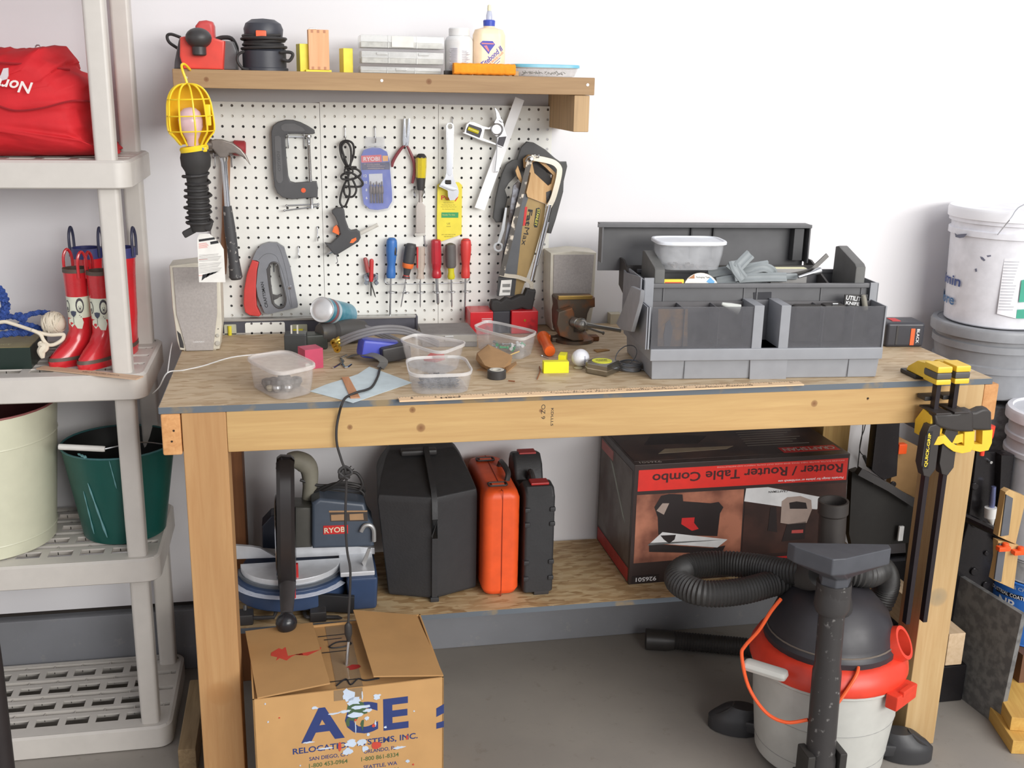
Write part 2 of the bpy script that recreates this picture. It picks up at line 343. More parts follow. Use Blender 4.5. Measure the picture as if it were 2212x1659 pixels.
# ================================================================== pegboard: three drilled panels
PEG = mat('pegboard_white', (238, 238, 232), .55, var=.03)
def panel(x0, x1, hx, nx, ztop, hz, nz, zbot, label):
    g = G(); yf, yb = -.86, -.66
    xs = [x0]+[hx+i+.5 for i in range(nx-1)]+[x1]; zs = [ztop]+[hz-i-.5 for i in range(nz-1)]+[zbot]
    bm = g.bm; cache = {}
    def V(x, y, z):
        k = (round(x, 3), round(y, 3), round(z, 3))
        if k not in cache: cache[k] = bm.verts.new((x, y, z))
        return cache[k]
    N = 16
    for i in range(nx):
        for j in range(nz):
            cx, cz = hx+i, hz-j; xl, xr, zt, zb_ = xs[i], xs[i+1], zs[j], zs[j+1]; O, A, B, C_ = [], [], [], []
            for k in range(N):
                a = 2*PI*k/N; c, s_ = math.cos(a), math.sin(a); m_ = max(abs(c), abs(s_)); u, v = c/m_, s_/m_
                X = cx+(u*(xr-cx) if u > 0 else u*(cx-xl)); Z = cz+(v*(zt-cz) if v > 0 else v*(cz-zb_))
                O.append(V(X, yf, Z)); C_.append(V(X, yb, Z)); A.append(V(cx+.135*c, yf, cz+.135*s_)); B.append(V(cx+.135*c, yb, cz+.135*s_))
            for k in range(N):
                l = (k+1) % N; bm.faces.new((O[k], O[l], A[l], A[k])); bm.faces.new((A[k], A[l], B[l], B[k])); bm.faces.new((B[k], B[l], C_[l], C_[k]))
    g.box((x0-.005, yf+.001, zbot), (x0+.02, yb, ztop)); g.box((x1-.02, yf+.001, zbot), (x1+.005, yb, ztop)); g.box((x0, yf+.001, ztop-.01), (x1, yb, ztop+.01))
    bmesh.ops.recalc_face_normals(bm, faces=bm.faces)
    e = thing('pegboard_panel', label, 'pegboard', ((x0+x1)/2, -.8, zbot)); part('board', g, PEG, e, world=True, smooth=30)
    for z in (hz-1, zbot+1.2):
        g = G(); g.box((x0+.02, yb+.005, z-.6), (x1-.02, -.01, z+.6)); part('batten', g, mat('batten_pale', (214, 208, 200), .7), e, world=True)
    return e
Z0 = 61.44
panel(-.62, 10.46, 0, 11, Z0+.35, Z0, 23, 38.75, 'white pegboard panel behind the hammer and the red-handled staple gun')
panel(10.51, 22.38, 10.93, 12, Z0+.45, Z0+.1, 23, 38.75, 'white pegboard panel behind the glue gun and the needle-nose pliers')
panel(22.43, 34.3, 22.83, 12, Z0+.4, Z0+.08, 23, 38.75, 'white pegboard panel behind the combination square and the saws')

# ================================================================== plastic shelving unit
PL = mat('putty_grey_plastic', (204, 199, 192), .38, var=.03)
unit = thing('plastic_shelving_unit', 'tall putty-grey plastic shelving unit beside the workbench', 'shelving', (-24, -8.5, 0))
ux0, ux1, uy0, uy1 = -42.0, -5.9, -15.6, -1.0
def plate(zt, th=2.35):
    g = G(); w_, d_ = ux1-ux0, uy1-uy0; cx, cy = (ux0+ux1)/2, (uy0+uy1)/2
    lo = lambda inset, z, r: [(x, y, z) for x, y in rr(w_-2*inset, d_-2*inset, r, 5, cx, cy)]
    g.loft([lo(.55, zt-.75, .9), lo(.55, zt-.02, .9), lo(.25, zt, 1.2), lo(.0, zt-.2, 1.4), lo(-.02, zt-th+.1, 1.4), lo(.1, zt-th, 1.3), lo(.3, zt-th, 1.2), lo(.35, zt-.8, 1.2)], caps=False, closed=True)
    # drilled deck: raised strips with slots, troughs between them
    ix0, ix1, iy0, iy1 = ux0+.5, ux1-.5, uy0+.5, uy1-.5; n = 4; pitch = (iy1-iy0-1.2)/n
    def slab(xa, xb, ya, yb, za, zb_): g.box((xa, ya, za), (xb, yb, zb_))
    slab(ix0, ix1, iy0, iy0+.95, zt-.3, zt-.01)
    for k in range(n):
        y0 = iy0+.95+k*pitch; y1 = y0+pitch; ys0, ys1 = y0+.4, y0+1.75; off = (k % 2)*.9
        slab(ix0, ix1, y0, ys0, zt-.16, zt-.01); slab(ix0, ix1, ys1, y1-.75, zt-.16, zt-.01)
        x = ix1-1.9-off
        slab(x, ix1, ys0, ys1, zt-.16, zt-.01)
        while x > ix0+2:
            slab(max(x-2.85, ix0), x-2.15, ys0, ys1, zt-.16, zt-.01); x -= 2.85
        slab(ix0, ix1, y1-.75, y1-.7, zt-.7, zt-.02); slab(ix0, ix1, y1-.05, y1, zt-.7, zt-.02); slab(ix0, ix1, y1-.75, y1, zt-.75, zt-.68)
        x = ix1-.6-off
        while x > ix0: slab(x-.08, x, y1-.75, y1, zt-.7, zt-.1); x -= 2.85
    return g
LV = (2.4, 20.35, 38.3, 57.1)
for z in LV: part('shelf', plate(z), PL, unit, world=True)
for (px_, py_) in ((-7.95, -14.0), (-7.5, -2.7), (-40, -14.0), (-40, -2.7)):
    g = G()
    for z0, z1 in zip(LV, LV[1:]+(75.6,)):
        lp = lambda w_, z: [(px_+x, py_+y, z) for x, y in rr(w_, w_, .35, 3)]
        g.loft([lp(1.72, z0-.3), lp(1.76, z0+3.2), lp(1.78, z1-2.0)])
    part('post', g, PL, unit, world=True)
g = G(); g.box((ux0, uy0, 75.6), (ux1, uy1, 77.8), .3); part('shelf', g, PL, unit, world=True)
# ================================================================== photo close-ups used for taking measurements: corner and magnification
VW = dict(A=(340, 0, 4.2538), B=(740, 0, 3.95), C=(340, 180, 6.1444), D=(340, 430, 4.6083), E=(660, 200, 4.6067), F=(900, 190, 6.1444),
          G=(760, 480, 4.6083), H=(480, 600, 4.6083), I=(0, 0, 3.857), J=(0, 430, 3.857), K=(0, 830, 4.1476), L=(0, 1200, 3.6148), M=(840, 640, 3.95),
          N=(1280, 460, 3.3515), O=(1880, 420, 3.4548), P=(1820, 740, 3.319), Q=(480, 880, 3.3184), R=(780, 930, 4.1479), S=(1260, 880, 3.4563),
          T=(1360, 1050, 2.7243), U=(1900, 1150, 3.2596), V=(480, 1290, 4.0963), W=(1050, 300, 4.3667), X=(800, 480, 7.5423), Y=(1180, 600, 7.5417),
          Z=(600, 630, 7.2133), a=(1300, 520, 6.5059), b=(1600, 520, 6.703), c=(2050, 860, 3.7716), d=(0, 580, 6.9125), e=(1780, 880, 4.6071), f=(0, 0, 1))
def Q(k, x, y): o = VW[k]; return (o[0]+x/o[2], o[1]+y/o[2])
def AY(k, x, y, Yv): return WY(*Q(k, x, y), Yv)
def AZ(k, x, y, Zv): return WZ(*Q(k, x, y), Zv)
def out(k, Yv, *pts): return [(p.x, p.z) for p in (AY(k, x, y, Yv) for x, y in pts)]
def turned(g, a, b, prof, n=20, hint=(0, -1, 0), **kw):
    """turned shape from a to b; prof is (radius, fraction of the length)"""
    L = (Vector(b)-Vector(a)).length; return g.lathe([(r, t*L) for r, t in prof], n, along(a, b, hint), **kw)
BLACK = mat('black_plastic', (60, 58, 58), .45); RUBBER = mat('black_rubber', (50, 48, 47), .7); CORD = mat('black_cord', (48, 46, 46), .6)
STEEL = mat('bright_steel', (200, 202, 204), .28, .9); CHROME = mat('chrome', (225, 227, 230), .15, 1); DARKMETAL = mat('dark_metal', (92, 90, 88), .4, .7)
ZINC = mat('zinc_wire', (196, 198, 202), .3, .85); RED = mat('red_plastic', (206, 56, 56), .4); WHITE = mat('white_plastic', (232, 232, 230), .4)
YEL = mat('yellow_plastic', (248, 214, 46), .4); GREYP = mat('grey_plastic', (128, 130, 134), .45); ORANGE = mat('orange_plastic', (240, 104, 50), .4)
INKB = mat('black_print', (34, 34, 38), .6); WHITEP = mat('white_print', (240, 240, 240), .6); REDP = mat('red_print', (206, 44, 44), .5)
NAVY = mat('navy_print', (38, 52, 110), .6); PAPER = mat('white_paper', (236, 234, 228), .7)
XZ = lambda p, y=None: frame((p[0], p[1], p[2]), (1, 0, 0), (0, 0, 1))

# ---- hooks
def wire(g, pts, r=.06, **k): return g.tube(pts, r, 8, **k)
def peg_hook(p, drop, label, group='peg hooks'):
    """a bent wire hook pushed in a hole at p, its arm hanging drop inches"""
    x, y, z = p; g = G(); wire(g, [(x, -.7, z), (x, -1.0, z), (x, -1.12, z-.12), (x, -1.16, z-drop*.6), (x, -1.3, z-drop), (x, -1.6, z-drop*.96), (x, -1.75, z-drop*.72)], .055)
    return solo('peg_hook', g, ZINC, label, 'hook', group)
def hk(k, x, y, drop, label): p = AY(k, x, y, -.86); return peg_hook(p, drop, label)
hk('D', 1592, 275, 1.35, 'empty wire hook near the seam, lower edge of the clamp side')
hk('D', 1402, 470, 1.1, 'empty wire hook beside the grey staple gun')
hk('E', 392, 340, 1.4, 'wire hook carrying the looped glue gun cord')
hk('E', 690, 340, 1.5, 'wire hook carrying the blue bit packet')
hk('F', 470, 385, 1.0, 'wire hook through the eye of the adjustable wrench')
hk('F', 1115, 395, 1.2, 'wire hook holding up the combination square')
def double_holder(x0, x1, z, nm, label):
    g = G()
    for x in (x0, x1): wire(g, [(x, -.7, z+.55), (x, -1.05, z+.55), (x, -1.1, z+.1), (x, -1.2, z), (x, -2.2, z), (x, -2.35, z+.35)], .06)
    g.box((x0-.1, -1.2, z-.07), (x1+.1, -1.08, z+.07), .03)
    for x in (x0, x1): wire(g, [(x, -1.1, z), (x, -1.08, z-1.0), (x, -.8, z-1.05)], .05)
    return solo(nm, g, ZINC, label, 'hook')
p, q = AY('C', 1735, 710, -1.1), AY('C', 1945, 710, -1.1); double_holder(p.x, q.x, p.z, 'double_hook', 'two-pronged wire hook inside the C-clamp frame')
p, q = AY('C', 760, 960, -1.1), AY('C', 985, 965, -1.1); double_holder(p.x, q.x, p.z, 'double_hook', 'two-pronged wire hook under the hammer head')

# ---- claw hammer
yh = -2.95
ham = thing('claw_hammer', 'claw hammer with a worn black rubber grip hanging on the pegboard', 'hammer', AY('D', 780, 800, yh))
g = G()
g.prism(out('C', yh, (640, 790), (760, 740), (860, 745), (1000, 790), (1110, 870), (1180, 960), (1235, 1085), (1160, 990), (1040, 925), (960, 925), (925, 985), (830, 985), (790, 930), (740, 870), (650, 870)), yh-.45, yh+.45, bev=.12)
g.cyl(.55, 0, 1.0, 20, .1, M=along(AY('C', 740, 815, yh), AY('C', 560, 815, yh), (0, -1, 0)))
part('head', g, mat('worn_hammer_steel', (150, 142, 136), .38, .8, .2), ham, world=True)
g = G(); turned(g, AY('C', 880, 980, yh), AY('D', 700, 80, yh), [(0, 0), (.42, 0), (.3, .1), (.27, .5), (.3, 1), (0, 1)], 16); part('shaft', g, CHROME, ham, 'chrome tubular shaft', world=True)
g = G(); a, b = AY('D', 695, 70, yh), AY('D', 785, 800, yh); turned(g, a, b, [(0, 0), (.42, 0), (.46, .1), (.56, .35), (.52, .7), (.62, .9), (.66, .97), (.5, 1), (0, 1)], 18)
part('grip', g, mat('scuffed_rubber', (70, 70, 72), .6, c2=(176, 172, 168), scale=70, lo=.6, hi=.68), ham, 'black rubber grip scuffed with pale paint', world=True)
# ---- red-faced hammer behind it
yb = -1.62
h2 = thing('mallet', 'wooden-handled mallet with a red face, hanging behind the claw hammer', 'mallet', AY('D', 655, 745, yb))
g = G(); g.cyl(.62, 0, 1.5, 22, .1, M=along(AY('C', 640, 850, yb), AY('C', 1035, 850, yb), (0, -1, 0))); part('head', g, mat('mallet_body', (84, 74, 62), .5), h2, world=True)
g = G(); g.cyl(.74, 0, 1.25, 22, .14, M=along(AY('C', 1000, 855, yb), AY('C', 1180, 865, yb), (0, -1, 0))); part('face_cap', g, mat('mallet_red', (178, 60, 66), .55), h2, 'dull red face', world=True)
g = G(); g.cyl(.6, 0, .9, 22, .14, M=along(AY('C', 700, 860, yb), AY('C', 560, 850, yb), (0, -1, 0))); part('face_cap', g, mat('mallet_green', (96, 100, 50), .55), h2, 'olive green face', world=True)
g = G(); turned(g, AY('C', 925, 960, yb), AY('D', 655, 745, yb), [(0, 0), (.33, 0), (.36, .3), (.3, .6), (.36, .9), (.3, 1), (0, 1)], 14); part('handle', g, wood('mallet_handle', (176, 130, 96), (150, 104, 74), 2), h2, world=True)

# ---- C-clamp
yc = -1.5
cc = thing('c_clamp', 'large dark grey C-clamp with an orange dot hanging on the pegboard', 'clamp', AY('C', 1750, 1530, yc))
IRON = mat('grey_cast_iron', (86, 86, 88), .5, .2)
o_ = out('C', yc, (1510, 640), (1535, 560), (1600, 510), (1700, 482), (1800, 485), (1900, 515), (2000, 565), (2085, 620), (2092, 662), (2060, 672), (1900, 665), (1740, 665), (1705, 690), (1700, 760), (1712, 960), (1738, 1230), (1765, 1300), (1830, 1318), (2060, 1300), (2115, 1300), (2130, 1380), (2125, 1515), (2080, 1510), (1780, 1535), (1660, 1510), (1590, 1450), (1555, 1370), (1530, 1150))
g = G(); g.prism(o_, yc-.42, yc+.42, bev=.1, seg=2); body = part('frame', g, IRON, cc, world=True)
g = G(); g.prism(out('C', yc, (1555, 700), (1610, 690), (1640, 720), (1668, 1280), (1640, 1320), (1600, 1320), (1575, 1270)), yc-.45, yc-.40, bev=.02); g.prism(out('C', yc, (1640, 560), (1690, 530), (1820, 530), (1930, 585), (1960, 625), (1930, 640), (1680, 635), (1645, 610)), yc-.45, yc-.40, bev=.02)
part('web_panel', g, mat('grey_cast_iron_light', (104, 104, 106), .55, .1), body, world=True)
g = words('FORGED', 1.9, .28, frame(((AY('C', 1612, 1030, yc).x), yc-.452, AY('C', 1612, 1030, yc).z), (0.04, 0, -1), (1, 0, .04)), .01); part('lettering', g, mat('raised_iron', (74, 74, 76), .5), body, world=True)
p = AY('C', 1938, 1420, yc-.42); g = G(); g.cyl(.24, 0, .05, 20, M=frame(p, (1, 0, 0), (0, 0, 1))); part('orange_dot', g, mat('orange_dot_paint', (240, 98, 52), .5), body, world=True)
a, b = AY('C', 2005, 735, yc), AY('C', 2050, 1659, yc); g = G(); turned(g, a, b, [(0, 0), (.17, 0), (.19, .05), (.17, .06)]+[(.15+.025*(i % 2), .08+i*.01) for i in range(88)]+[(.2, .97), (.22, 1), (0, 1)], 14); sc_ = part('screw', g, STEEL, cc, world=True)
g = G(); turned(g, AY('C', 2003, 690, yc), AY('C', 2006, 760, yc), [(0, 0), (.33, 0), (.35, .3), (.2, .6), (.18, 1), (0, 1)], 18); part('swivel_pad', g, STEEL, cc, world=True)
g = G(); a, b = AY('D', 1265, 115, yc), AY('D', 1600, 72, yc); g.tube([a, b], .07, 8); g.ball(a, .12); g.ball(b, .12); part('sliding_bar', g, STEEL, cc, world=True)
g = G(); a, b = AY('D', 1285, 65, yc-.1), AY('D', 1603, 50, yc+.1); g.tube([a, b], .07, 8); g.ball(a, .12); g.ball(b, .12); part('sliding_bar', g, STEEL, cc, world=True)

# ---- staple gun
ys = -1.6
sg = thing('staple_gun', 'grey staple gun with a red handle hanging on the pegboard', 'staple gun', AY('D', 1100, 1140, ys))
SG = mat('staple_gun_grey', (134, 136, 142), .42)
outer = out('D', ys, (945, 600), (985, 510), (1040, 450), (1110, 428), (1190, 432), (1262, 478), (1280, 540), (1320, 660), (1400, 1050), (1395, 1072), (1240, 1105), (1110, 1138), (1070, 1125), (1040, 1060), (1000, 960), (985, 860), (1000, 700), (1015, 620), (990, 605))
inner = out('D', ys, (1118, 660), (1150, 625), (1200, 640), (1215, 720), (1235, 800), (1270, 930), (1278, 1000), (1260, 1060), (1210, 1075), (1160, 1040), (1140, 960), (1120, 800))
def holed(g, outer, inner, y0, y1):
    bm = g.bm; fr = []
    def ringv(pts, y): return [bm.verts.new((x, y, z)) for x, z in pts]
    for y in (y0, y1):
        O, I = ringv(outer, y), ringv(inner, y)
        es = [bm.edges.new((L[i], L[(i+1) % len(L)])) for L in (O, I) for i in range(len(L))]
        bmesh.ops.triangle_fill(bm, edges=es, use_beauty=True); fr.append((O, I))
    for L0, L1 in zip(*fr):
        for i in range(len(L0)): j = (i+1) % len(L0); bm.faces.new((L0[i], L0[j], L1[j], L1[i]))
    bmesh.ops.recalc_face_normals(bm, faces=bm.faces); return g
g = holed(G(), outer, inner, ys-.42, ys+.42); bd = part('body', g, SG, sg, world=True)
g = G(); g.tube([(x, ys-.42, z) for x, z in inner], .1, 8, closed=True); g.prism(out('D', ys, (1140, 940), (1190, 955), (1232, 936), (1230, 958), (1195, 985), (1160, 1000)), ys-.4, ys-.1, bev=.03)
g.prism(out('D', ys, (1088, 690), (1120, 640), (1126, 800), (1150, 960), (1170, 1060), (1140, 1030), (1115, 900)), ys-.5, ys+.1, bev=.04); part('grip_liner', g, mat('dark_grip', (84, 82, 82), .5), bd, 'dark lining of the hand opening', world=True)
g = G(); g.prism(out('D', ys, (945, 598), (1012, 620), (995, 700), (985, 830), (985, 960), (992, 1060), (1035, 1145), (1010, 1162), (920, 1150), (875, 1120), (858, 1040), (862, 900), (890, 740)), ys-.5, ys+.5, bev=.14); part('squeeze_handle', g, mat('coral_red_plastic', (212, 70, 66), .42), sg, 'red squeeze handle', world=True)
g = words('CRAFTSMAN', 1.65*1.62, .3, frame((AY('D', 1065, 945, ys).x, ys-.43, AY('D', 1065, 945, ys).z), (-.14, 0, 1), (-1, 0, -.14)), bold=.012); part('lettering', g, INKB, bd, world=True)
g = G(); p = AY('D', 1316, 880, ys-.43); g.box((p.x-.16, ys-.5, p.z-.18), (p.x+.16, ys-.42, p.z+.18), .04); part('pin', g, CHROME, sg, world=True)
g = G(); g.tube([(x, ys-.425, z) for x, z in out('D', ys, (1195, 445), (1230, 520), (1265, 640), (1300, 800), (1340, 1070))], .018, 4); g.tube([(x, ys-.425, z) for x, z in out('D', ys, (1010, 600), (1060, 550), (1120, 535), (1180, 560), (1210, 620), (1260, 760), (1300, 960), (1330, 1070))], .018, 4); part('seam', g, mat('seam_grey', (104, 106, 110), .6), bd, world=True)
g = G(); x, z = out('D', ys, (1155, 640))[0]; wire(g, [(x-.3, -.8, z), (x-.3, -1.3, z), (x-.3, -2.3, z-.05)], .06); wire(g, [(x+.3, -.8, z), (x+.3, -1.3, z), (x+.3, -2.3, z-.05)], .06); g.box((x-.36, -1.0, z-.1), (x+.36, -.9, z+.02)); wire(g, [(x, -.95, z-.05), (x, -.9, z-1.0)], .06); solo('double_hook', g, ZINC, 'two-pronged wire hook inside the staple gun opening', 'hook')

# ---- glue gun
yg = -1.95
gg = thing('glue_gun', 'dark glue gun with an orange trigger hanging by its tied cord', 'glue gun', AY('E', 300, 1600, yg))
GG = mat('glue_gun_grey', (72, 72, 74), .5)
g = G(); g.prism(out('E', yg, (262, 1170), (300, 1145), (370, 1142), (385, 1165), (398, 1260), (430, 1350), (455, 1368), (510, 1358), (540, 1385), (548, 1440), (525, 1480), (315, 1608), (285, 1608), (250, 1570), (190, 1492), (250, 1500), (325, 1430), (345, 1400), (320, 1300), (290, 1230), (262, 1195)), yg-.45, yg+.45, bev=.13); part('body', g, GG, gg, world=True)
g = G(); g.prism(out('E', yg, (265, 1385), (280, 1335), (310, 1315), (335, 1350), (335, 1418)), yg-.2, yg+.2, bev=.05); part('trigger', g, mat('orange_trigger', (250, 120, 60), .4), gg, world=True)
g = G(); g.prism(out('E', yg, (438, 1490), (455, 1455), (500, 1435), (505, 1460), (470, 1490)), yg-.48, yg-.44); part('badge', g, mat('orange_trigger', 0), gg, world=True)
g = G(); turned(g, AY('E', 262, 1580, yg), AY('E', 205, 1615, yg), [(0, 0), (.2, 0), (.16, .4), (.05, 1), (0, 1)], 14); part('nozzle', g, STEEL, gg, world=True)
g = G(); g.tube([AY('E', 300, 1600, yg), AY('E', 318, 1680, yg), AY('E', 300, 1700, yg)], .05, 6); part('wire_stand', g, ZINC, gg, world=True)
g = G(); g.tube([AY('E', 545, 1400, yg), AY('E', 720, 1315, yg)], .2, 12); part('glue_stick', g, clear('glue_stick', (226, 222, 212), .6, .3), gg, 'translucent glue stick', world=True)
cp = lambda *pts: [AY('E', x, y, yg+dy) for x, y, dy in pts]
g = G()
g.tube(cp((375, 1145, 0), (345, 1100, 0), (350, 1030, .1), (380, 930, .2), (430, 800, .1), (360, 640, .15), (345, 520, .2), (400, 478, .2), (470, 510, .2), (478, 620, .2), (430, 760, .1), (425, 870, 0), (440, 1000, 0), (400, 1120, .1), (380, 1135, 0)), .11, 8, 6)
g.tube(cp((430, 760, 0), (385, 640, 0), (360, 540, .1), (400, 490, .1), (445, 540, 0), (455, 650, 0), (440, 760, 0)), .11, 8, 6)
g.tube(cp((420, 770, -.1), (500, 760, -.2), (550, 810, -.2), (470, 860, -.1), (370, 860, -.1), (360, 825, -.1), (430, 790, -.2), (520, 840, -.1), (570, 900, 0), (540, 935, 0), (430, 935, .1), (385, 940, .1), (395, 1020, .1), (470, 1035, 0), (505, 960, 0), (460, 850, -.1)), .11, 8, 6)
g.tube(cp((400, 720, -.1), (440, 735, -.3), (470, 790, -.2), (400, 810, -.3), (395, 760, -.2), (460, 740, -.3), (500, 740, -.1)), .09, 8, 6)
part('cord', g, CORD, gg, world=True)

# ---- blister pack of bits
yp = -1.2
bp = thing('bit_packet', 'blue and clear blister packet of countersink bits hanging on the pegboard', 'packet', AY('E', 700, 1175, yp))
def rpx(k, Yv, x0, y0, x1, y1, r, n=5):
    a, b = AY(k, x0, y0, Yv), AY(k, x1, y1, Yv); w_, h_ = b.x-a.x, a.z-b.z; return rr(w_, h_, r, n, (a.x+b.x)/2, (a.z+b.z)/2)
cardp = out('E', yp, (550, 640), (580, 570), (660, 545), (740, 550), (810, 590), (835, 680), (860, 980), (862, 1080), (820, 1150), (720, 1168), (640, 1158), (580, 1110), (562, 1000))
g = G(); g.prism(cardp, yp, yp+.06, bev=.01); card = part('card', g, mat('royal_blue_card', (84, 104, 196), .45), bp, world=True)
g = G(); cx_ = sum(p[0] for p in cardp)/len(cardp); cz_ = sum(p[1] for p in cardp)/len(cardp)
g.prism([(cx_+(x-cx_)*1.1, cz_+(z-cz_)*1.05) for x, z in cardp], yp-.5, yp+.1, bev=.12); g.prism(out('E', yp, (590, 440), (790, 440), (790, 560), (590, 560)), yp-.02, yp+.04, bev=.01)
part('blister', g, clear('blister_clear', (236, 238, 246), .16, .08), bp, 'clear plastic shell', world=True)
g = G(); g.prism(out('E', yp, (552, 628), (755, 618), (760, 690), (556, 697)), yp-.03, yp+.01); part('red_band', g, mat('red_band_print', (226, 96, 100), .5), card, world=True)
p = AY('E', 656, 660, yp-.03); g = words('RYOBI', 1.62, .42, frame(p, (1, 0, .03), (-.03, 0, 1)), .015, .015); part('lettering', g, WHITEP, card, world=True)
g = G(); g.prism(out('E', yp, (766, 628), (820, 628), (822, 682), (768, 684)), yp-.03, yp+.01); part('orange_square', g, mat('orange_square_print', (240, 176, 96), .5), card, world=True)
g = G(); g.prism(out('E', yp, (556, 702), (832, 690), (838, 765), (562, 770)), yp-.025, yp+.01); part('dark_band', g, mat('dark_band_print', (52, 54, 96), .5), card, world=True)
for t_, zx, zy, w_ in (('5-PC. WOOD SCREW COUNTERSINK', 662, 712, 2.0), ('QUICK CHANGE COUNTERSINK SET', 700, 732, 2.3), ('AVELLANADORES DE CAMBIO RAPIDO', 700, 754, 2.1)):
    g = words(t_, w_*.5*1.6, .1, XZ(AY('E', zx, zy, yp-.028)), .008); part('lettering', g, mat('pink_print', (226, 196, 190), .6), card, world=True)
for t_, zx, zy in (('12', 594, 828), ('10', 598, 893), ('8', 606, 968), ('6', 608, 1048)):
    g = words(t_, .3 if len(t_) > 1 else .17, .26, XZ(AY('E', zx, zy, yp-.02)), .01, .01); part('lettering', g, WHITEP, card, world=True)
g = G(); g.prism(out('E', yp, (630, 810), (765, 805), (770, 915), (635, 915)), yp-.04, yp+.01, bev=.01); part('bit_tray', g, mat('pale_tray', (214, 216, 222), .5), bp, world=True)
for i, zx in enumerate((655, 684, 714, 742, 766)):
    g = G(); a = AY('E', zx-6, 880+(i % 2)*14, yp-.2); b = AY('E', zx, 1100, yp-.2); turned(g, a, b, [(0, 0), (.04, .02), (.06, .12), (.05, .2), (.13, .26), (.15, .5), (.13, .55), (.08, .6), (.08, .95), (.06, 1), (0, 1)], 8)
    part('countersink_bit', g, mat('brown_bit_steel', (98, 84, 78), .35, .7), bp, world=True)

# ---- needle-nose pliers
yn = -1.4
nn = thing('needle_nose_pliers', 'needle-nose pliers with spread dark red handles on the pegboard', 'pliers', AY('E', 1065, 905, yn))
g = G(); g.prism(out('E', yn, (975, 258), (992, 258), (1000, 420), (1003, 520), (970, 530), (965, 470)), yn-.2, yn+.15, bev=.03); g.prism(out('E', yn, (1020, 258), (1040, 258), (1038, 400), (1030, 470), (1022, 530), (990, 530), (1003, 430)), yn-.2, yn+.15, bev=.03)
g.cyl(.24, -.26, .22, 18, M=frame(AY('E', 996, 470, yn), (1, 0, 0), (0, 0, 1))); part('jaws', g, CHROME, nn, world=True)
PH = mat('maroon_grip', (138, 66, 72), .4)
for pts, rr_ in ((((990, 520), (950, 560), (900, 630), (865, 700), (862, 740)), 0), (((1005, 520), (1040, 590), (1075, 680), (1085, 770), (1075, 850), (1062, 903)), 0)):
    g = G(); g.tube([AY('E', x, y, yn) for x, y in pts], [.1, .15, .17, .17, .17, .12], 10); part('handle', g, PH, nn, world=True)
# ---- wood chisel
yw = -1.8
ch = thing('wood_chisel', 'wood chisel with a yellow and black handle hanging on the pegboard', 'chisel', AY('E', 1140, 1425, yw))
a, b = AY('E', 1152, 605, yw), AY('E', 1146, 970, yw); L = (b-a).length
g = G(); turned(g, a, b, [(0, 0), (.3, .01), (.5, .07), (.55, .12), (0, .12)], 20); part('cap', g, BLACK, ch, world=True)
g = G(); turned(g, a+(b-a)*.1, a+(b-a)*.69, [(0, 0), (.55, 0), (.56, .4), (.52, .8), (.48, 1), (0, 1)], 8); part('handle', g, mat('amber_yellow_handle', (222, 200, 40), .25), ch, 'amber yellow handle', world=True)
g = G(); turned(g, a+(b-a)*.66, b, [(0, 0), (.49, 0), (.42, .7), (.36, 1), (0, 1)], 20); part('collar', g, BLACK, ch, world=True)
g = G(); turned(g, b, AY('E', 1144, 1090, yw), [(0, 0), (.26, 0), (.2, .5), (.22, 1), (0, 1)], 14); g.prism(out('E', yw, (1120, 1085), (1165, 1085), (1192, 1130), (1190, 1400), (1096, 1400), (1098, 1130)), yw-.1, yw+.1, bev=.06); part('blade', g, mat('brushed_blade', (188, 180, 174), .35, .8), ch, world=True)
g = G(); g.box((AY('E', 1085, 1400, yw).x, yw-.2, AY('E', 1085, 1424, yw).z), (AY('E', 1188, 1400, yw).x, yw+.3, AY('E', 1188, 1398, yw).z), .03); part('edge_guard', g, clear('guard_clear', (220, 216, 208), .6), ch, world=True)
g = G(); c_ = AY('E', 1130, 1000, yw)
for dx in (-.42, .42): g.tube([(c_.x+dx*.6, -.8, c_.z+.3), (c_.x+dx*1.2, -1.2, c_.z+.3), (c_.x+dx*1.25, -1.9, c_.z+.1), (c_.x+dx*.9, -2.1, c_.z-.3)], .1, 8)
solo('spring_clip', g, STEEL, 'steel spring clip gripping the chisel', 'clip')
g = G(); x, z = out('E', -1.0, (1185, 1420))[0]; g.tube([(x, -.95, z+.1), (x+.05, -1.0, z-1.0), (x+.15, -1.1, z-1.15), (x+.25, -1.3, z-.9)], .06, 8); solo('peg_hook', g, ZINC, 'empty wire hook hanging just below the chisel blade', 'hook', 'peg hooks')

# ---- adjustable wrench
ya = -2.1
aw = thing('adjustable_wrench', 'bright adjustable wrench hanging over the yellow packet', 'wrench', AY('F', 470, 1490, ya))
WR = mat('satin_chrome', (222, 224, 228), .25, .85)
o_ = out('F', ya, (388, 500), (410, 468), (450, 460), (485, 480), (492, 520), (484, 900), (476, 1120), (490, 1200), (545, 1320), (558, 1380), (545, 1440), (500, 1485), (440, 1490), (415, 1440), (410, 1360), (330, 1320), (295, 1305), (330, 1250), (375, 1190), (392, 1120), (396, 800))
i_ = [(AY('F', 440+33*math.cos(t), 510+40*math.sin(t), ya).x, AY('F', 440+33*math.cos(t), 510+40*math.sin(t), ya).z) for t in [2*PI*k/14 for k in range(14)]]
g = holed(G(), o_, i_, ya-.18, ya+.18); wb = part('body', g, WR, aw, world=True)
g = G(); g.prism(out('F', ya, (405, 580), (472, 580), (465, 1130), (445, 1162), (418, 1160), (402, 1130)), ya-.21, ya-.17, bev=.02); part('recess', g, mat('wrench_recess', (196, 198, 204), .3, .8), wb, world=True)
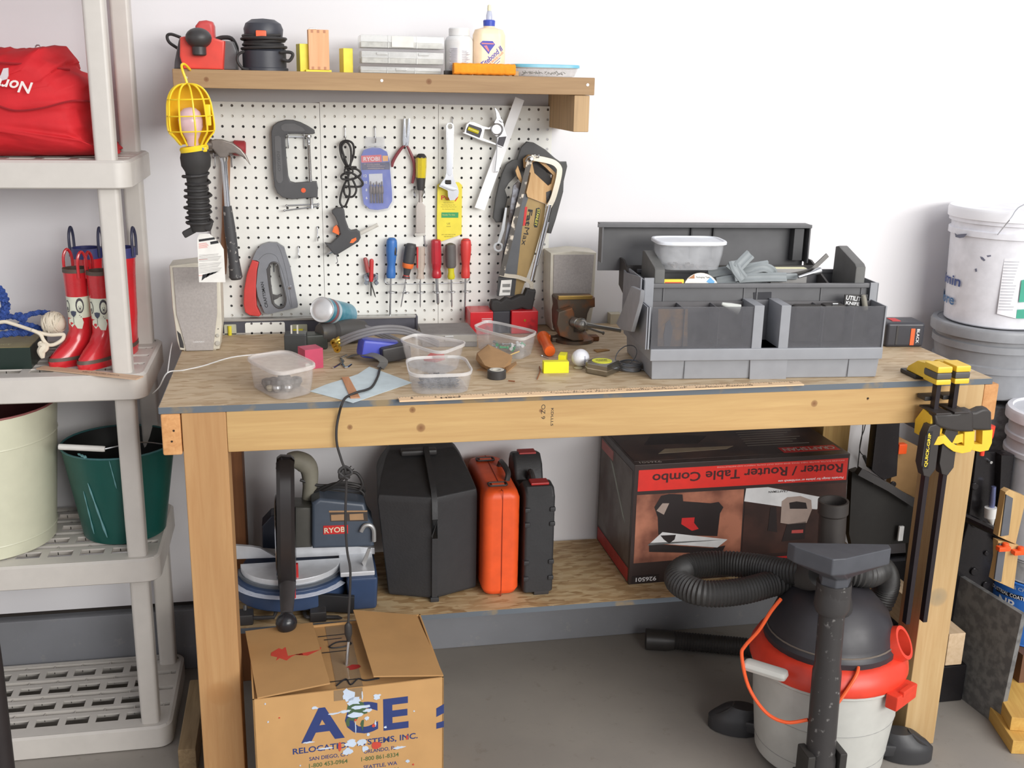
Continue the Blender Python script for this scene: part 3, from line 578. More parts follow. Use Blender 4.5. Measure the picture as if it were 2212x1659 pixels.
g = G(); turned(g, AY('F', 378, 1250, ya-.1), AY('F', 455, 1250, ya-.1), [(0, 0)]+[(.22+.03*(i % 2), i/12) for i in range(13)]+[(0, 1)], 16); part('thumb_screw', g, DARKMETAL, aw, world=True)
g = G(); g.prism(out('F', ya, (300, 1290), (350, 1255), (430, 1300), (520, 1330), (545, 1345), (480, 1365), (400, 1345), (330, 1310)), ya-.24, ya+.14, bev=.05); part('lower_jaw', g, WR, aw, world=True)
# ---- putty packet behind the wrench
yk = -1.2
pk = thing('putty_packet', 'yellow card packet of putty hanging behind the adjustable wrench', 'packet', AY('f', 968, 520, yk))
g = G(); g.prism(out('F', yk, (280, 1290), (340, 1250), (560, 1250), (600, 1290), (608, 1659), (600, 2000), (270, 2040), (240, 1700), (262, 1320)), yk-.12, yk+.1, bev=.04); yp_ = mat('packet_yellow', (240, 222, 66), .5)
o_ = [*out('F', yk, (275, 1285), (345, 1250), (560, 1250), (602, 1290))]+out('G', yk, (1092, 120), (850, 205), (845, 0)); g = G(); g.prism(o_, yk-.14, yk+.1, bev=.04); pb = part('pouch', g, yp_, pk, world=True)
Pf = lambda k, x, y: frame(AY(k, x, y, yk-.14), (1, 0, 0), (0, 0, 1))
part('lettering', words('Putty', 1.8, .6, Pf('F', 440, 1465), bold=.02), mat('red_serif_print', (216, 58, 48), .5), pb, world=True)
g = G(); g.prism(out('F', yk, (328, 1650), (552, 1650), (550, 1720), (326, 1720)), yk-.16, yk-.13); part('green_band', g, mat('green_print', (58, 158, 96), .5), pb, world=True)
p0 = WY(969, 464, yk); 
part('lettering', words('Ready To Use', 1.3, .18, frame((p0.x, yk-.16, p0.z), (1, 0, 0), (0, 0, 1)), .01), mat('yellow_print', (236, 224, 120), .5), pb, world=True)
for t_, yy, w_ in (('Mejorada Exterior', 438, 1.1), ('Patching Plaster for', 443, 1.4), ('Hammering Masonry on', 447, 1.6), ('Fix Surfaces Easy', 452, 1.3), ('UE', 483, .35), ('OSHA', 489, .45), ('APPLY WITH KNIFE, LET DRY', 507, 1.5), ('THEN SAND SMOOTH', 511, 1.0)):
    p0 = WY(969, yy, yk-.14); part('lettering', words(t_, w_, .12 if yy != 483 else .2, frame(p0, (1, 0, 0), (0, 0, 1)), .008), mat('olive_print', (120, 104, 40), .6), pb, world=True)

# ---- combination square
yq = -1.9
cs = thing('combination_square', 'combination square with a long white blade hanging at a slant', 'square', AY('F', 830, 1610, yq))
g = G(); g.prism(out('F', yq, (1310, 118), (1428, 165), (900, 1625), (770, 1585)), yq-.05, yq+.05, bev=.01); bl = part('blade', g, mat('white_steel_rule', (246, 247, 249), .4, var=.0), cs, world=True)
o_ = out('F', yq, (600, 592), (628, 590), (660, 480), (700, 448), (760, 455), (870, 505), (950, 525), (1010, 495), (1060, 440), (1110, 420), (1145, 470), (1150, 520), (1190, 640), (1140, 785), (850, 690))
i_ = out('F', yq, (895, 545), (985, 545), (1010, 600), (1050, 640), (1060, 740), (870, 665))
g = holed(G(), o_, i_, yq-.35, yq+.3); hd = part('head', g, mat('pale_cast_head', (222, 222, 224), .35, .5), cs, world=True)
g = G(); g.prism(out('F', yq, (655, 545), (690, 475), (850, 530), (862, 560), (828, 662), (650, 590)), yq-.37, yq-.33, bev=.02); g.prism(out('F', yq, (1080, 650), (1185, 640), (1140, 778), (1060, 745)), yq-.38, yq-.34, bev=.02); part('dark_face', g, mat('head_dark_face', (74, 72, 80), .5), hd, world=True)
g = G(); turned(g, AY('F', 680, 535, yq-.38), AY('F', 820, 590, yq-.38), [(0, 0), (.2, 0), (.2, 1), (0, 1)], 12); part('vial', g, mat('vial_yellow', (226, 214, 60), .15), hd, 'yellow spirit level vial', world=True)
g = G(); g.tube([AY('F', 1068+75*math.cos(t), 548+72*math.sin(t), yq-.55) for t in [2*PI*k/16 for k in range(16)]], .06, 8, closed=True); wire(g, [AY('F', 1005, 600, yq-.55), AY('F', 1068, 650, yq-.55), AY('F', 1130, 600, yq-.55)], .05); wire(g, [AY('F', 1068, 650, yq-.55), AY('F', 1060, 900, yq-.45), AY('F', 1040, 1095, yq-.4), AY('F', 1075, 1110, yq-.4)], .05)
g.prism(out('F', yq, (1015, 250), (1050, 280), (1080, 330), (1105, 400), (1135, 440), (1120, 455), (1085, 430), (1055, 440), (1030, 470), (1015, 460), (1045, 400), (1040, 330)), yq-.6, yq-.35, bev=.03)
solo('dividers', g, ZINC, 'small spring dividers hooked over the combination square', 'dividers')

# ---- saws at the pegboard end
yl = -2.2
BP = mat('saw_guard_black', (66, 66, 66), .5)
mb = thing('saw_guard', 'black plastic saw guard hanging behind the handsaw', 'saw', AY('W', 90, 790, yl))
g = G(); g.prism(out('W', yl, (150, 330), (190, 240), (250, 200), (300, 195), (330, 300), (215, 420), (180, 480), (205, 560), (150, 790), (95, 790), (65, 745), (90, 560), (120, 430)), yl, yl+.5, bev=.12); g.prism(out('W', yl, (295, 185), (330, 80), (385, 25), (450, 35), (560, 100), (650, 180), (700, 215), (760, 215), (768, 260), (735, 400), (730, 500), (660, 760), (615, 895), (580, 890), (590, 760), (650, 520), (640, 350), (420, 240), (340, 400), (290, 290)), yl, yl+.5, bev=.12); part('guard', g, BP, mb, world=True)
yl2 = -2.9
hs = thing('handsaw', 'handsaw with an oak handle and a black and gold printed blade', 'handsaw', AY('W', 280, 1470, yl2))
g = G(); g.prism(out('W', yl2, (375, 520), (385, 548), (562, 615), (540, 800), (440, 1140), (325, 1465), (265, 1470), (290, 1280), (335, 860), (365, 640)), yl2-.04, yl2+.04, bev=.01); bd = part('blade', g, mat('gold_blade_print', (168, 140, 88), .5), hs, world=True)
g = G(); g.prism(out('W', yl2, (378, 520), (395, 560), (370, 640), (350, 760), (325, 960), (268, 1470), (100, 1480), (165, 1000), (215, 760), (260, 620), (330, 520)), yl2-.07, yl2-.03, bev=.01); part('black_sleeve', g, mat('sleeve_grey', (92, 94, 98), .45), bd, 'grey-black half of the blade', world=True)
g = G(); g.prism(out('W', yl2, (365, 640), (388, 640), (368, 815), (345, 820)), yl2-.09, yl2-.05); part('red_mark', g, REDP, bd, world=True)
d1 = (-.17, 0, -1)
part('lettering', words('Fat', 1.75, .5, frame(AY('W', 405, 745, yl2-.06), d1, (1, 0, -.17)), bold=.03), INKB, bd, world=True)
part('lettering', words('Max', 1.9, .5, frame(AY('W', 372, 920, yl2-.06), d1, (1, 0, -.17))), INKB, bd, world=True)
g = G(); g.prism(out('W', yl2, (470, 655), (500, 648), (513, 670), (482, 835), (455, 835), (448, 815)), yl2-.06, yl2-.03, bev=.01); lp = part('badge', g, mat('badge_black', (44, 44, 30), .5), bd, world=True)
part('lettering', words('STANLEY', 1.75, .28, frame(AY('W', 482, 742, yl2-.065), d1, (1, 0, -.17)), bold=.01), mat('badge_yellow', (236, 226, 90), .5), bd, world=True)
o_ = out('W', yl2, (355, 190), (400, 150), (455, 155), (540, 215), (650, 320), (660, 400), (600, 600), (570, 615), (385, 545), (375, 500), (400, 400), (415, 320), (360, 270))
i_ = out('W', yl2, (430, 220), (480, 205), (560, 270), (630, 340), (610, 420), (580, 440), (520, 385), (450, 320))
g = holed(G(), o_, i_, yl2-.3, yl2+.4); part('handle', g, wood('oak_handle', (226, 190, 140), (196, 152, 100), 2, 14), hs, world=True)
g = G(); g.prism(out('W', yl2, (440, 225), (560, 300), (640, 400), (615, 440), (580, 440), (520, 390), (425, 310)), yl2+.05, yl2+.3, bev=.05); part('grip_pad', g, RUBBER, hs, world=True)
g = G(); g.prism(out('W', yl2, (560, 500), (610, 480), (620, 560), (590, 610), (562, 600)), yl2-.34, yl2-.28, bev=.03); g.cyl(.12, 0, .1, 12, M=frame(AY('W', 585, 560, yl2-.34), (1, 0, 0), (0, 0, 1))); part('blade_bolt', g, BLACK, hs, world=True)
# hacksaw in front
yx = -3.7
hx = thing('hacksaw', 'steel-framed hacksaw with a black pistol grip leaning in front of the handsaw', 'hacksaw', AY('W', 120, 1640, yx))
FRM = mat('nickel_frame', (214, 206, 190), .28, .6)
g = G(); pr = [(-1, -.45), (1, -.45), (1, .45), (-1, .45)]
g.tube([AY('W', x, y, yx) for x, y in ((425, 175), (480, 185), (560, 200), (640, 225), (685, 270), (690, 320), (670, 420), (630, 560), (590, 640))], .28, prof=pr, k=5, up=(0, 1, 0)); part('bow', g, FRM, hx, world=True)
g = G(); turned(g, AY('W', 600, 620, yx), AY('W', 430, 1340, yx), [(0, 0), (.22, 0), (.22, 1), (0, 1)], 14); turned(g, AY('W', 590, 780, yx-.1), AY('W', 480, 1200, yx-.1), [(0, 0), (.1, .02), (.1, .98), (0, 1)], 10); part('frame_tube', g, CHROME, hx, world=True)
g = G(); g.tube([AY('W', x, y, yx) for x, y in ((130, 1275), (200, 1290), (290, 1300), (380, 1330), (425, 1360), (430, 1430))], .2, prof=pr, k=5, up=(0, 1, 0)); part('front_arm', g, FRM, hx, world=True)
a, b = AY('W', 412, 200, yx-.1), AY('W', 145, 1290, yx-.1); g = G(); g.tube([a, b], .26, prof=[(-1, -.15), (1, -.15), (1, .15), (-1, .15)], up=(0, 1, 0)); part('blade', g, mat('worn_saw_blade', (80, 76, 72), .45, .4, c2=(196, 186, 172), scale=50, lo=.52, hi=.6), hx, 'narrow worn saw blade', world=True)
g = G(); g.cyl(.22, 0, .4, 14, .05, M=frame(AY('W', 425, 185, yx-.1), (1, 0, 0), (0, 0, 1))); g.ball(AY('W', 455, 155, yx), .16); g.tube([AY('W', 375, 215, yx+.1), AY('W', 400, 170, yx), AY('W', 470, 160, yx)], .09, 8); part('wing_nut', g, STEEL, hx, world=True)
g = G(); g.prism(out('W', yx, (32, 1560), (45, 1515), (95, 1510), (130, 1525), (180, 1490), (230, 1505), (300, 1470), (350, 1465), (375, 1405), (460, 1418), (462, 1440), (430, 1600), (390, 1612), (330, 1590), (230, 1620), (150, 1650), (80, 1650), (40, 1610)), yx-.6, yx+.5, bev=.22, seg=3); part('grip', g, RUBBER, hx, world=True)
# jab saw / rasp with silver handle and box-end wrench
yj = -3.25
js = thing('rasp', 'long worn rasp hanging beside the handsaw sleeve', 'rasp', AY('W', 150, 1490, yj))
g = G(); g.prism(out('W', yj, (255, 440), (300, 400), (335, 420), (320, 600), (280, 700), (215, 1000), (150, 1290), (130, 1280), (150, 1120), (190, 860), (225, 640)), yj-.15, yj+.1, bev=.05); part('body', g, mat('blue_grey_worn', (132, 134, 142), .4, .4, c2=(70, 62, 60), scale=40), js, world=True)
g = G(); g.prism(out('W', yj, (275, 300), (298, 250), (345, 400), (330, 420), (290, 350)), yj-.15, yj+.1, bev=.05); part('tang_handle', g, wood('oak_handle', 0, 0), js, world=True)
g = G(); g.prism(out('W', yj, (115, 1300), (245, 1320), (275, 1330), (265, 1480), (100, 1480)), yj-.22, yj+.1, bev=.03); sl = part('end_sleeve', g, mat('sleeve_dark', (58, 58, 60), .4), js, world=True)
g = G(); g.prism(out('W', yj, (140, 1330), (240, 1325), (222, 1470), (118, 1475)), yj-.25, yj-.21); part('sticker', g, PAPER, sl, 'white price sticker', world=True)
g = G()
for i in range(16):
    y_ = 1365+i*3.4+(26 if i > 8 else 0); g.prism(out('W', yj, (150, y_), (228-(i % 3)*4, y_-1), (228-(i % 3)*4, y_+1.2), (150, y_+2)), yj-.258, yj-.25)
part('sticker_lines', g, INKB, sl, world=True)
g = G()
yv = -2.9; o_ = [AY('W', 115+47*math.cos(t), 1017+45*math.sin(t), yv) for t in [2*PI*k/16 for k in range(16)]]
i_ = [AY('W', 115+28*math.cos(t), 1017+30*math.sin(t), yv) for t in [2*PI*k/16 for k in range(16)]]
holed(g, [(p.x, p.z) for p in o_], [(p.x, p.z) for p in i_], yv-.15, yv+.15); g.prism(out('W', yv, (178, 645), (198, 650), (175, 860), (135, 975), (105, 975), (140, 860)), yv-.1, yv+.1, bev=.03)
solo('combination_wrench', g, STEEL, 'box-end wrench hanging beside the rasp', 'wrench')
g = G(); x, z = out('W', -1.5, (440, 150))[0]; wire(g, [(x, -.7, z+.1), (x, -2.2, z+.1), (x, -4.2, z-.1), (x, -4.4, z+.2)], .07); solo('peg_hook', g, ZINC, 'long wire hook holding up the saws', 'hook', 'peg hooks')

# ---- screwdriver rack
yr = -1.9
rk = thing('screwdriver_rack', 'wire rack with rings holding six screwdrivers on the pegboard', 'rack', AY('X', 900, 1150, -1.5))
g = G(); wire(g, [AY('X', 235, 850, -.9), AY('X', 235, 960, -1.2), AY('X', 290, 1005, -1.25), AY('X', 400, 1008, -1.25), AY('X', 900, 1000, -1.25), AY('X', 1500, 985, -1.25), AY('X', 1600, 965, -1.25), AY('X', 1620, 900, -.9)], .05, k=3); part('rail', g, ZINC, rk, world=True)
ringsx = (345, 578, 815, 1080, 1325, 1565)
for zx, zy in zip(ringsx, (1140, 1150, 1148, 1142, 1135, 1130)):
    c_ = AY('X', zx, zy, yr); g = G(); g.tube([(c_.x+.38*math.cos(t), c_.y+.38*math.sin(t), c_.z+.02*math.sin(t)) for t in [2*PI*k/12 for k in range(12)]], .045, 6, closed=True); wire(g, [(c_.x, yr+.38, c_.z), (c_.x, -1.25, c_.z+.2), (c_.x, -1.25, c_.z+1.1)], .045); part('ring', g, ZINC, rk, world=True)
def driver(label, pts, prof, m_handle, shaft_r, tip, extra=None, n=18, parts_=()):
    """pts: handle top, handle end, tip (photo close-up X)"""
    a, b, c_ = [AY('X', x, y, yr) for x, y in pts]; t_ = thing('screwdriver', label, 'screwdriver', c_)
    g = G(); turned(g, a, b, prof, n); part('handle', g, m_handle, t_, world=True)
    for nm, f0, f1, pr, m_, lab in parts_: g = G(); turned(g, a+(b-a)*f0, a+(b-a)*f1, pr, n); part(nm, g, m_, t_, lab, world=True)
    g = G(); L = (c_-b).length; r = shaft_r; g.tube([b, b+(c_-b)*.93], r, 10)
    if tip == 'flat': g.prism([(-r, 0), (r, 0), (r*1.25, L*.04), (r*.8, L*.07), (-r*.8, L*.07), (-r*1.25, L*.04)], -r*.35, r*.35, 'y', M=along(b+(c_-b)*.93, c_, (0, -1, 0)) @ Matrix.Identity(4))
    else: turned(g, b+(c_-b)*.93, c_, [(0, 0), (r, 0), (r*.3, 1), (0, 1)], 8)
    part('shaft', g, STEEL, t_, world=True); return t_, a, b
std = [(0, 0), (.3, .005), (.5, .05), (.56, .12), (.58, .3), (.5, .52), (.42, .68), (.46, .8), (.5, .93), (.44, 1), (0, 1)]
BLU = mat('cobalt_blue_handle', (62, 118, 190), .4)
t_, a, b = driver('blue-handled screwdriver with a black cap and a long shaft', ((350, 250), (335, 905), (318, 1605)), std, BLU, .11, 'flat', parts_=(('cap', -.005, .12, [(0, 0), (.3, .1), (.48, .4), (.56, 1), (0, 1)], BLACK, 'black end cap'),))
g = G(); g.ball((AY('X', 400, 470, yr-.38)), .28, 12, (.6, .5, 1.8)); part('grip_inset', g, BLACK, t_, world=True)
driver('black and orange ratchet screwdriver tilted in the rack', ((665, 350), (580, 915), (497, 1385)), [(0, 0), (.4, 0), (.55, .04), (.6, .1), (.6, .5), (.56, .55), (.42, .72), (.33, .88), (.3, .9), (.4, .96), (.42, 1), (0, 1)], mat('charcoal_rubber', (70, 70, 72), .55), .07, 'cross', parts_=(('orange_ring', .56, .7, [(0, 0), (.6, 0), (.6, .7), (.5, 1), (0, 1)], mat('orange_ring_rubber', (238, 120, 56), .45), 'orange ring'), ('red_ferrule', .9, 1.0, [(0, 0), (.32, 0), (.42, .9), (0, 1)], mat('brick_red', (176, 70, 62), .4), 'red ferrule')))
t_, a, b = driver('clear screwdriver with a red stripe between two dark-handled ones', ((820, 402), (815, 920), (812, 1390)), [(0, 0), (.42, 0), (.46, .03), (.46, .62), (.34, .75), (.34, .85), (.44, .97), (.42, 1), (0, 1)], clear('acetate_clear', (206, 190, 176), .65, .1), .07, 'cross', n=8)
g = G(); g.prism(out('X', yr-.3, (752, 408), (785, 408), (780, 750), (758, 750)), yr-.36, yr+.2, bev=.04); part('red_stripe', g, RED, t_, world=True)
driver('plain red plastic screwdriver with a thick stubby shaft', ((1068, 280), (1080, 905), (1103, 1345)), [(0, 0), (.36, 0), (.52, .03), (.56, .1), (.55, .6), (.5, .72), (.42, .78), (.5, .85), (.54, .95), (.46, 1), (0, 1)], mat('crimson_acetate', (190, 46, 58), .25), .17, 'cross', n=10)
driver('grey-sleeved screwdriver with a yellow neck', ((1305, 340), (1318, 925), (1327, 1390)), [(0, 0), (.2, 0), (.5, .04), (.56, .08), (.56, .62), (.48, .68), (0, .7)], mat('grey_sleeve_rubber', (98, 94, 92), .6), .09, 'cross', parts_=(('neck', .68, 1.0, [(0, 0), (.36, 0), (.32, .4), (.42, .8), (.34, 1), (0, 1)], mat('yellow_acetate', (212, 204, 52), .2), 'yellow neck'),))
t_, a, b = driver('red screwdriver with a black cap and a long dark shaft', ((1558, 262), (1550, 905), (1533, 1620)), std, mat('vermilion_handle', (216, 66, 62), .4), .11, 'cross', parts_=(('cap', -.005, .12, [(0, 0), (.3, .1), (.48, .4), (.56, 1), (0, 1)], BLACK, 'black end cap'),))
g = G(); g.ball((AY('X', 1570, 490, yr-.42)), .2, 12, (.8, .5, 3.0)); part('grip_inset', g, mat('grip_inset_grey', (92, 84, 82), .6), t_, world=True)
# ---- two small screwdrivers in a clip
for (pts, m_, lab) in ((((130, 350), (160, 500), (236, 748)), mat('clear_red_acetate', (170, 84, 82), .3), 'tiny screwdriver with a clear reddish handle, tilted in the spring clip'), (((197, 362), (192, 590), (190, 735)), RED, 'tiny screwdriver with a bright red handle in the spring clip')):
    a, b, c_ = [AY('G', x, y, -1.5) for x, y in pts]; t_ = thing('pocket_screwdriver', lab, 'screwdriver', c_)
    g = G(); turned(g, a, b, [(0, 0), (.15, .02), (.23, .1), (.22, .5), (.24, .9), (.2, 1), (0, 1)], 12); part('handle', g, m_, t_, world=True)
    g = G(); turned(g, b, c_, [(0, 0), (.07, 0), (.07, .9), (.03, 1), (0, 1)], 8); part('shaft', g, DARKMETAL, t_, world=True)
c_ = AY('G', 190, 570, -1.2); g = G()
for sx in (-1, 1): g.tube([(c_.x+sx*.1, -.8, c_.z), (c_.x+sx*.4, -1.1, c_.z+.4), (c_.x+sx*.6, -1.5, c_.z+.3), (c_.x+sx*.42, -1.8, c_.z), (c_.x+sx*.6, -1.7, c_.z-.4)], .13, prof=[(-1, -1.4), (1, -1.4), (1, 1.4), (-1, 1.4)], up=(0, 0, 1))
solo('spring_clip', g, mat('pale_blue_steel', (176, 186, 200), .3, .6), 'steel spring clip gripping the two tiny screwdrivers', 'clip')

# ---- caged work lamp hanging from the plank
yt = -13.5
wl = thing('work_lamp', 'yellow caged work lamp hanging from the wall shelf by its hook', 'lamp', AY('D', 400, 360, yt))
a, b = AY('C', 395, 5, yt), AY('C', 470, 815, yt); L = (b-a).length; M_ = along(a, b, (0, -1, 0))
prof = [(0, .0), (.75, .02), (1.35, .1), (1.75, .25), (1.9, .45), (1.95, .75), (1.5, .88), (1.05, 1.0)]
YL = mat('lamp_yellow', (250, 216, 40), .35)
g = G(); g.lathe([(r-.03, t*L) for r, t in prof], 18, M_, 178, 362); g.lathe([(r+.02, t*L) for r, t in prof], 18, M_, 178, 362); part('reflector', g, mat('reflector_yellow', (240, 190, 44), .4), wl, world=True)
for ang in (0, 42, 75, 112, 148, 180):
    g = G(); c0, s0 = math.cos(math.radians(ang)), math.sin(math.radians(ang)); g.tube([M_ @ Vector((r*c0, r*s0, t*L)) for r, t in prof], .085, 6, k=3); part('cage_rib', g, YL, wl, world=True)
for t, r in ((.25, 1.76), (.52, 1.93), (.77, 1.93)):
    g = G(); g.tube([M_ @ Vector((r*math.cos(math.radians(x)), r*math.sin(math.radians(x)), t*L)) for x in range(0, 181, 15)], .06, 6, k=1); part('cage_ring', g, YL, wl, world=True)
g = G(); p = AY('C', 670, 420, yt-.4); g.box((p.x-.2, p.y-.3, p.z-.9), (p.x+.25, p.y+.4, p.z+.9), .08); part('hinge_block', g, YL, wl, world=True)
g = G(); turned(g, M_ @ Vector((0, -.1, L*.38)), M_ @ Vector((0, -.1, L*1.02)), [(0, 0), (.5, .03), (.85, .12), (1.05, .32), (1.0, .5), (.7, .72), (.5, .85), (.5, 1), (0, 1)], 20); part('bulb', g, mat('frosted_pink_bulb', (232, 200, 206), .2), wl, 'frosted pinkish bulb', world=True)
g = G(); g.tube([a+Vector((0, 0, -.1)), AY('A', 262, 730, yt), AY('A', 232, 650, yt), AY('A', 222, 600, yt+.3), AY('A', 250, 590, yt+.9), AY('A', 295, 635, yt+1.9), AY('A', 300, 645, yt+2.6)], .11, 8); part('hook', g, YL, wl, world=True)
a2, b2 = AY('C', 480, 830, yt), AY('C', 495, 900, yt); g = G(); turned(g, a2, b2, [(0, 0), (1.15, .0), (1.25, .4), (1.2, 1), (0, 1)], 20); p = AY('C', 605, 868, yt-.7); g.box((p.x-.8, p.y-.2, p.z-.28), (p.x+.35, p.y+.3, p.z+.22), .12); cl = part('collar', g, YL, wl, world=True)
g = G(); g.cyl(.12, 0, .08, 10, M=frame((p.x, p.y-.2, p.z), (1, 0, 0), (0, 0, 1))); part('screw_head', g, CHROME, cl, world=True)
a3, b3 = AY('C', 500, 880, yt), AY('D', 420, 320, yt); g = G(); turned(g, a3, b3, [(0, 0), (1.15, .0), (1.32, .1), (1.25, .2), (.95, .27), (.85, .4), (.9, .7), (.85, .9), (.7, 1), (0, 1)], 20); hd = part('handle', g, RUBBER, wl, world=True)
pts = []; M3 = along(a3, b3, (0, -1, 0)); L3 = (b3-a3).length; turns = 9
for i in range(turns*10+1):
    t = i/(turns*10); tt = .27+.66*(t**.8); r = 1.0+.14*math.sin(t*23); pts.append(M3 @ Vector((r*math.cos(t*turns*2*PI), r*math.sin(t*turns*2*PI), L3*(tt+.012*math.sin(t*turns*2*PI+1)))))
g = G(); g.tube(pts, .15, 7, k=1); g.box((-.9, -.35, -.3), (.3, .35, .3), .1, M=T(*AY('D', 350, 310, yt)) @ Ry(-28)); g.box((-.5, -.4, -.5), (.6, .4, .4), .2, M=T(*AY('D', 480, 250, yt-.2)) @ Ry(20)); part('cord', g, CORD, wl, world=True)
g = G(); yy = yt-.3; g.prism(out('D', yy, (415, 345), (520, 345), (625, 440), (660, 500), (678, 828), (415, 828), (395, 400)), yy-.015, yy+.015); tg_ = part('warning_tag', g, PAPER, wl, 'white paper warning tag with small print', world=True)
g = G(); g.prism(out('D', yy, (412, 402), (565, 380), (575, 400), (415, 425)), yy-.03, yy-.015); g.prism(out('D', yy, (525, 425), (600, 412), (612, 438), (530, 452)), yy-.03, yy-.015)
for i in range(3): g.prism(out('D', yy, (450+i*50, 752-i*12), (530+i*36, 735-i*8), (520+i*30, 748-i*6), (440+i*40, 812-i*26)), yy-.03, yy-.015)
part('black_marks', g, INKB, tg_, world=True)
g = G()
for i in range(28):
    y_ = 442+i*10.6; 
    if 9 < i < 28 and i != 17: g.prism(out('D', yy, (415, y_+8), (600+(i*37) % 45, y_-4), (600+(i*37) % 45, y_-1), (415, y_+11)), yy-.022, yy-.016) if y_ < 735 else None
part('small_print', g, mat('faint_print', (150, 146, 144), .7), tg_, world=True)
g = G()
for i in range(6): g.prism(out('D', yy, (412, 442+i*9), (490+(i*31) % 24, 434+i*9), (490+(i*31) % 24, 438+i*9), (412, 446+i*9)), yy-.022, yy-.016)
for y_ in (600, 760): g.prism(out('D', yy, (412, y_), (500, y_-6), (500, y_-1), (412, y_+5)), yy-.022, yy-.016)
part('red_print', g, mat('faint_red_print', (224, 140, 134), .7), tg_, world=True)
# ================================================================== things on the wall shelf
ym = -6.0
bs = thing('belt_sander', 'red and dark grey power planer with a round black knob on the wall shelf', 'power tool', (AY('A', 440, 640, ym).x, ym, WS))
def pz(k, Yv, z, *pts):                # outline whose lowest points are pulled down to the height z
    o = out(k, Yv, *pts); m_ = min(p[1] for p in o); return [(x, (z if q < m_+.25 else q)) for x, q in o]
SGY = mat('sander_grey', (98, 98, 100), .5)
g = G(); g.prism(pz('A', ym, WS, (165, 640), (170, 560), (205, 380), (215, 350), (640, 380), (700, 385), (735, 470), (735, 640)), ym-1.2, ym+2.6, bev=.2); part('base', g, SGY, bs, world=True)
g = G(); g.prism(pz('A', ym-1.4, WS, (250, 645), (215, 520), (218, 345), (300, 330), (520, 350), (625, 380), (612, 645)), ym-2.6, ym+1.5, bev=.2); part('shell', g, mat('coral_red_shell', (232, 74, 60), .4), bs, 'bright red shell', world=True)
g = G(); g.prism(out('A', ym-.4, (350, 400), (350, 240), (385, 195), (450, 186), (505, 200), (522, 240), (528, 400)), ym-1, ym+1.4, bev=.35, seg=3); part('handle', g, mat('dusty_red_handle', (204, 76, 74), .45), bs, 'red rear handle', world=True)
p = AY('A', 378, 350, ym-3); g = G(); g.ball(p, 1.15, 20, (1, 1, .78)); g.cyl(.62, -1.5, -.5, 18, .1, M=T(*p)); part('knob', g, BLACK, bs, 'round black knob', world=True)
g = G(); g.tube([AY('A', x, y, ym+1) for x, y in ((215, 345), (130, 315), (90, 330), (110, 390), (200, 455), (220, 500))], .14, 8); g.tube([AY('A', x, y, ym+1.8) for x, y in ((530, 365), (600, 345), (680, 355), (725, 430), (728, 480))], .2, 8); part('cord', g, CORD, bs, world=True)
os_ = thing('palm_sander', 'dark palm sander wrapped in its own cord on the wall shelf', 'power tool', (AY('A', 980, 640, ym).x, ym, WS))
c_ = AY('A', 985, 560, ym); cx_ = c_.x; DG = mat('slate_plastic', (62, 64, 72), .45)
g = G(); g.lathe([(0, WS), (2.15, WS), (2.15, WS+.25), (2.0, WS+.3), (2.0, WS+1.75), (1.75, WS+1.95), (1.55, WS+2.1), (1.6, WS+2.6), (1.75, WS+3.2), (1.8, WS+3.7), (1.6, WS+4.2), (1.05, WS+4.55), (0, WS+4.65)], 24, T(cx_, ym, 0)); bd = part('body', g, DG, os_, world=True)
a, b = AY('A', 905, 352, ym-1.7), AY('A', 1000, 280, ym-1.7); g = G(); g.box((a.x, ym-1.95, a.z), (b.x, ym-1.4, b.z), .1); part('switch', g, mat('orange_switch', (240, 104, 64), .4), os_, 'orange switch', world=True)
g = G(); pts = []
for i in range(5*12): t = i/12; r = 1.85+.16*math.sin(t*2.1); pts.append((cx_+r*math.cos(t*2*PI), ym+r*math.sin(t*2*PI), WS+1.85+.27*t+.05*math.sin(t*9)))
g.tube(pts, .15, 8, 1); g.tube([AY('A', x, y, ym-1.9) for x, y in ((800, 470), (745, 500), (735, 560), (780, 625), (840, 640))], .13, 8); g.tube([AY('A', x, y, ym-1.6) for x, y in ((1130, 480), (1215, 480), (1245, 505), (1210, 560), (1150, 545))], .15, 8); part('cord', g, CORD, os_, world=True)
YB = mat('yellow_block_paint', (244, 226, 60), .5)
for (x0, x1, y0, lab) in ((1290, 1382, 402, 'yellow wooden block standing against the finger-jointed block'), (1690, 1785, 443, 'lone yellow wooden block standing beside the clear storage cases')):
    a = AY('A', x0, y0, ym); b = AY('A', x1, 660, ym); g = G(); g.box((0, -.7, 0), (b.x-a.x, .9, a.z-WS), .05); solo('yellow_block', g, YB, lab, 'block', 'yellow blocks on the wall shelf', M=T(a.x, ym, WS) @ Rz(12))
a = AY('A', 1385, 268, ym-1); b = AY('A', 1585, 655, ym-1); w_ = b.x-a.x; h_ = a.z-WS
fb = thing('jointed_block', 'pinkish birch block with finger joints standing on the wall shelf', 'block', (a.x, ym-1, WS), 6); g = G(); g.box((0, 0, .2), (w_, 1.0, h_), .04); part('block', g, wood('birch_block', (240, 190, 146), (228, 170, 124), 2), fb)
g = G()
for i in range(3):
    for z0 in (.22, h_-.3): g.box((w_*(.12+.3*i), -.01, z0), (w_*(.24+.3*i), .2, z0+.26))
part('finger_joints', g, mat('joint_brown', (196, 138, 104), .6), fb); g = G(); g.box((-.3, .1, 0), (w_+.2, .9, .2), .03); part('foot_strip', g, YB, fb, 'yellow strip under the block')
g = G(); g.box((.1, .2, h_), (.8, .5, h_+.12), .04); part('clip', g, CHROME, fb)
CL = clear('case_clear', (236, 238, 236), .5, .12); CW = mat('case_contents', (206, 204, 190), .5, c2=(150, 146, 130), scale=120, lo=.45, hi=.6)
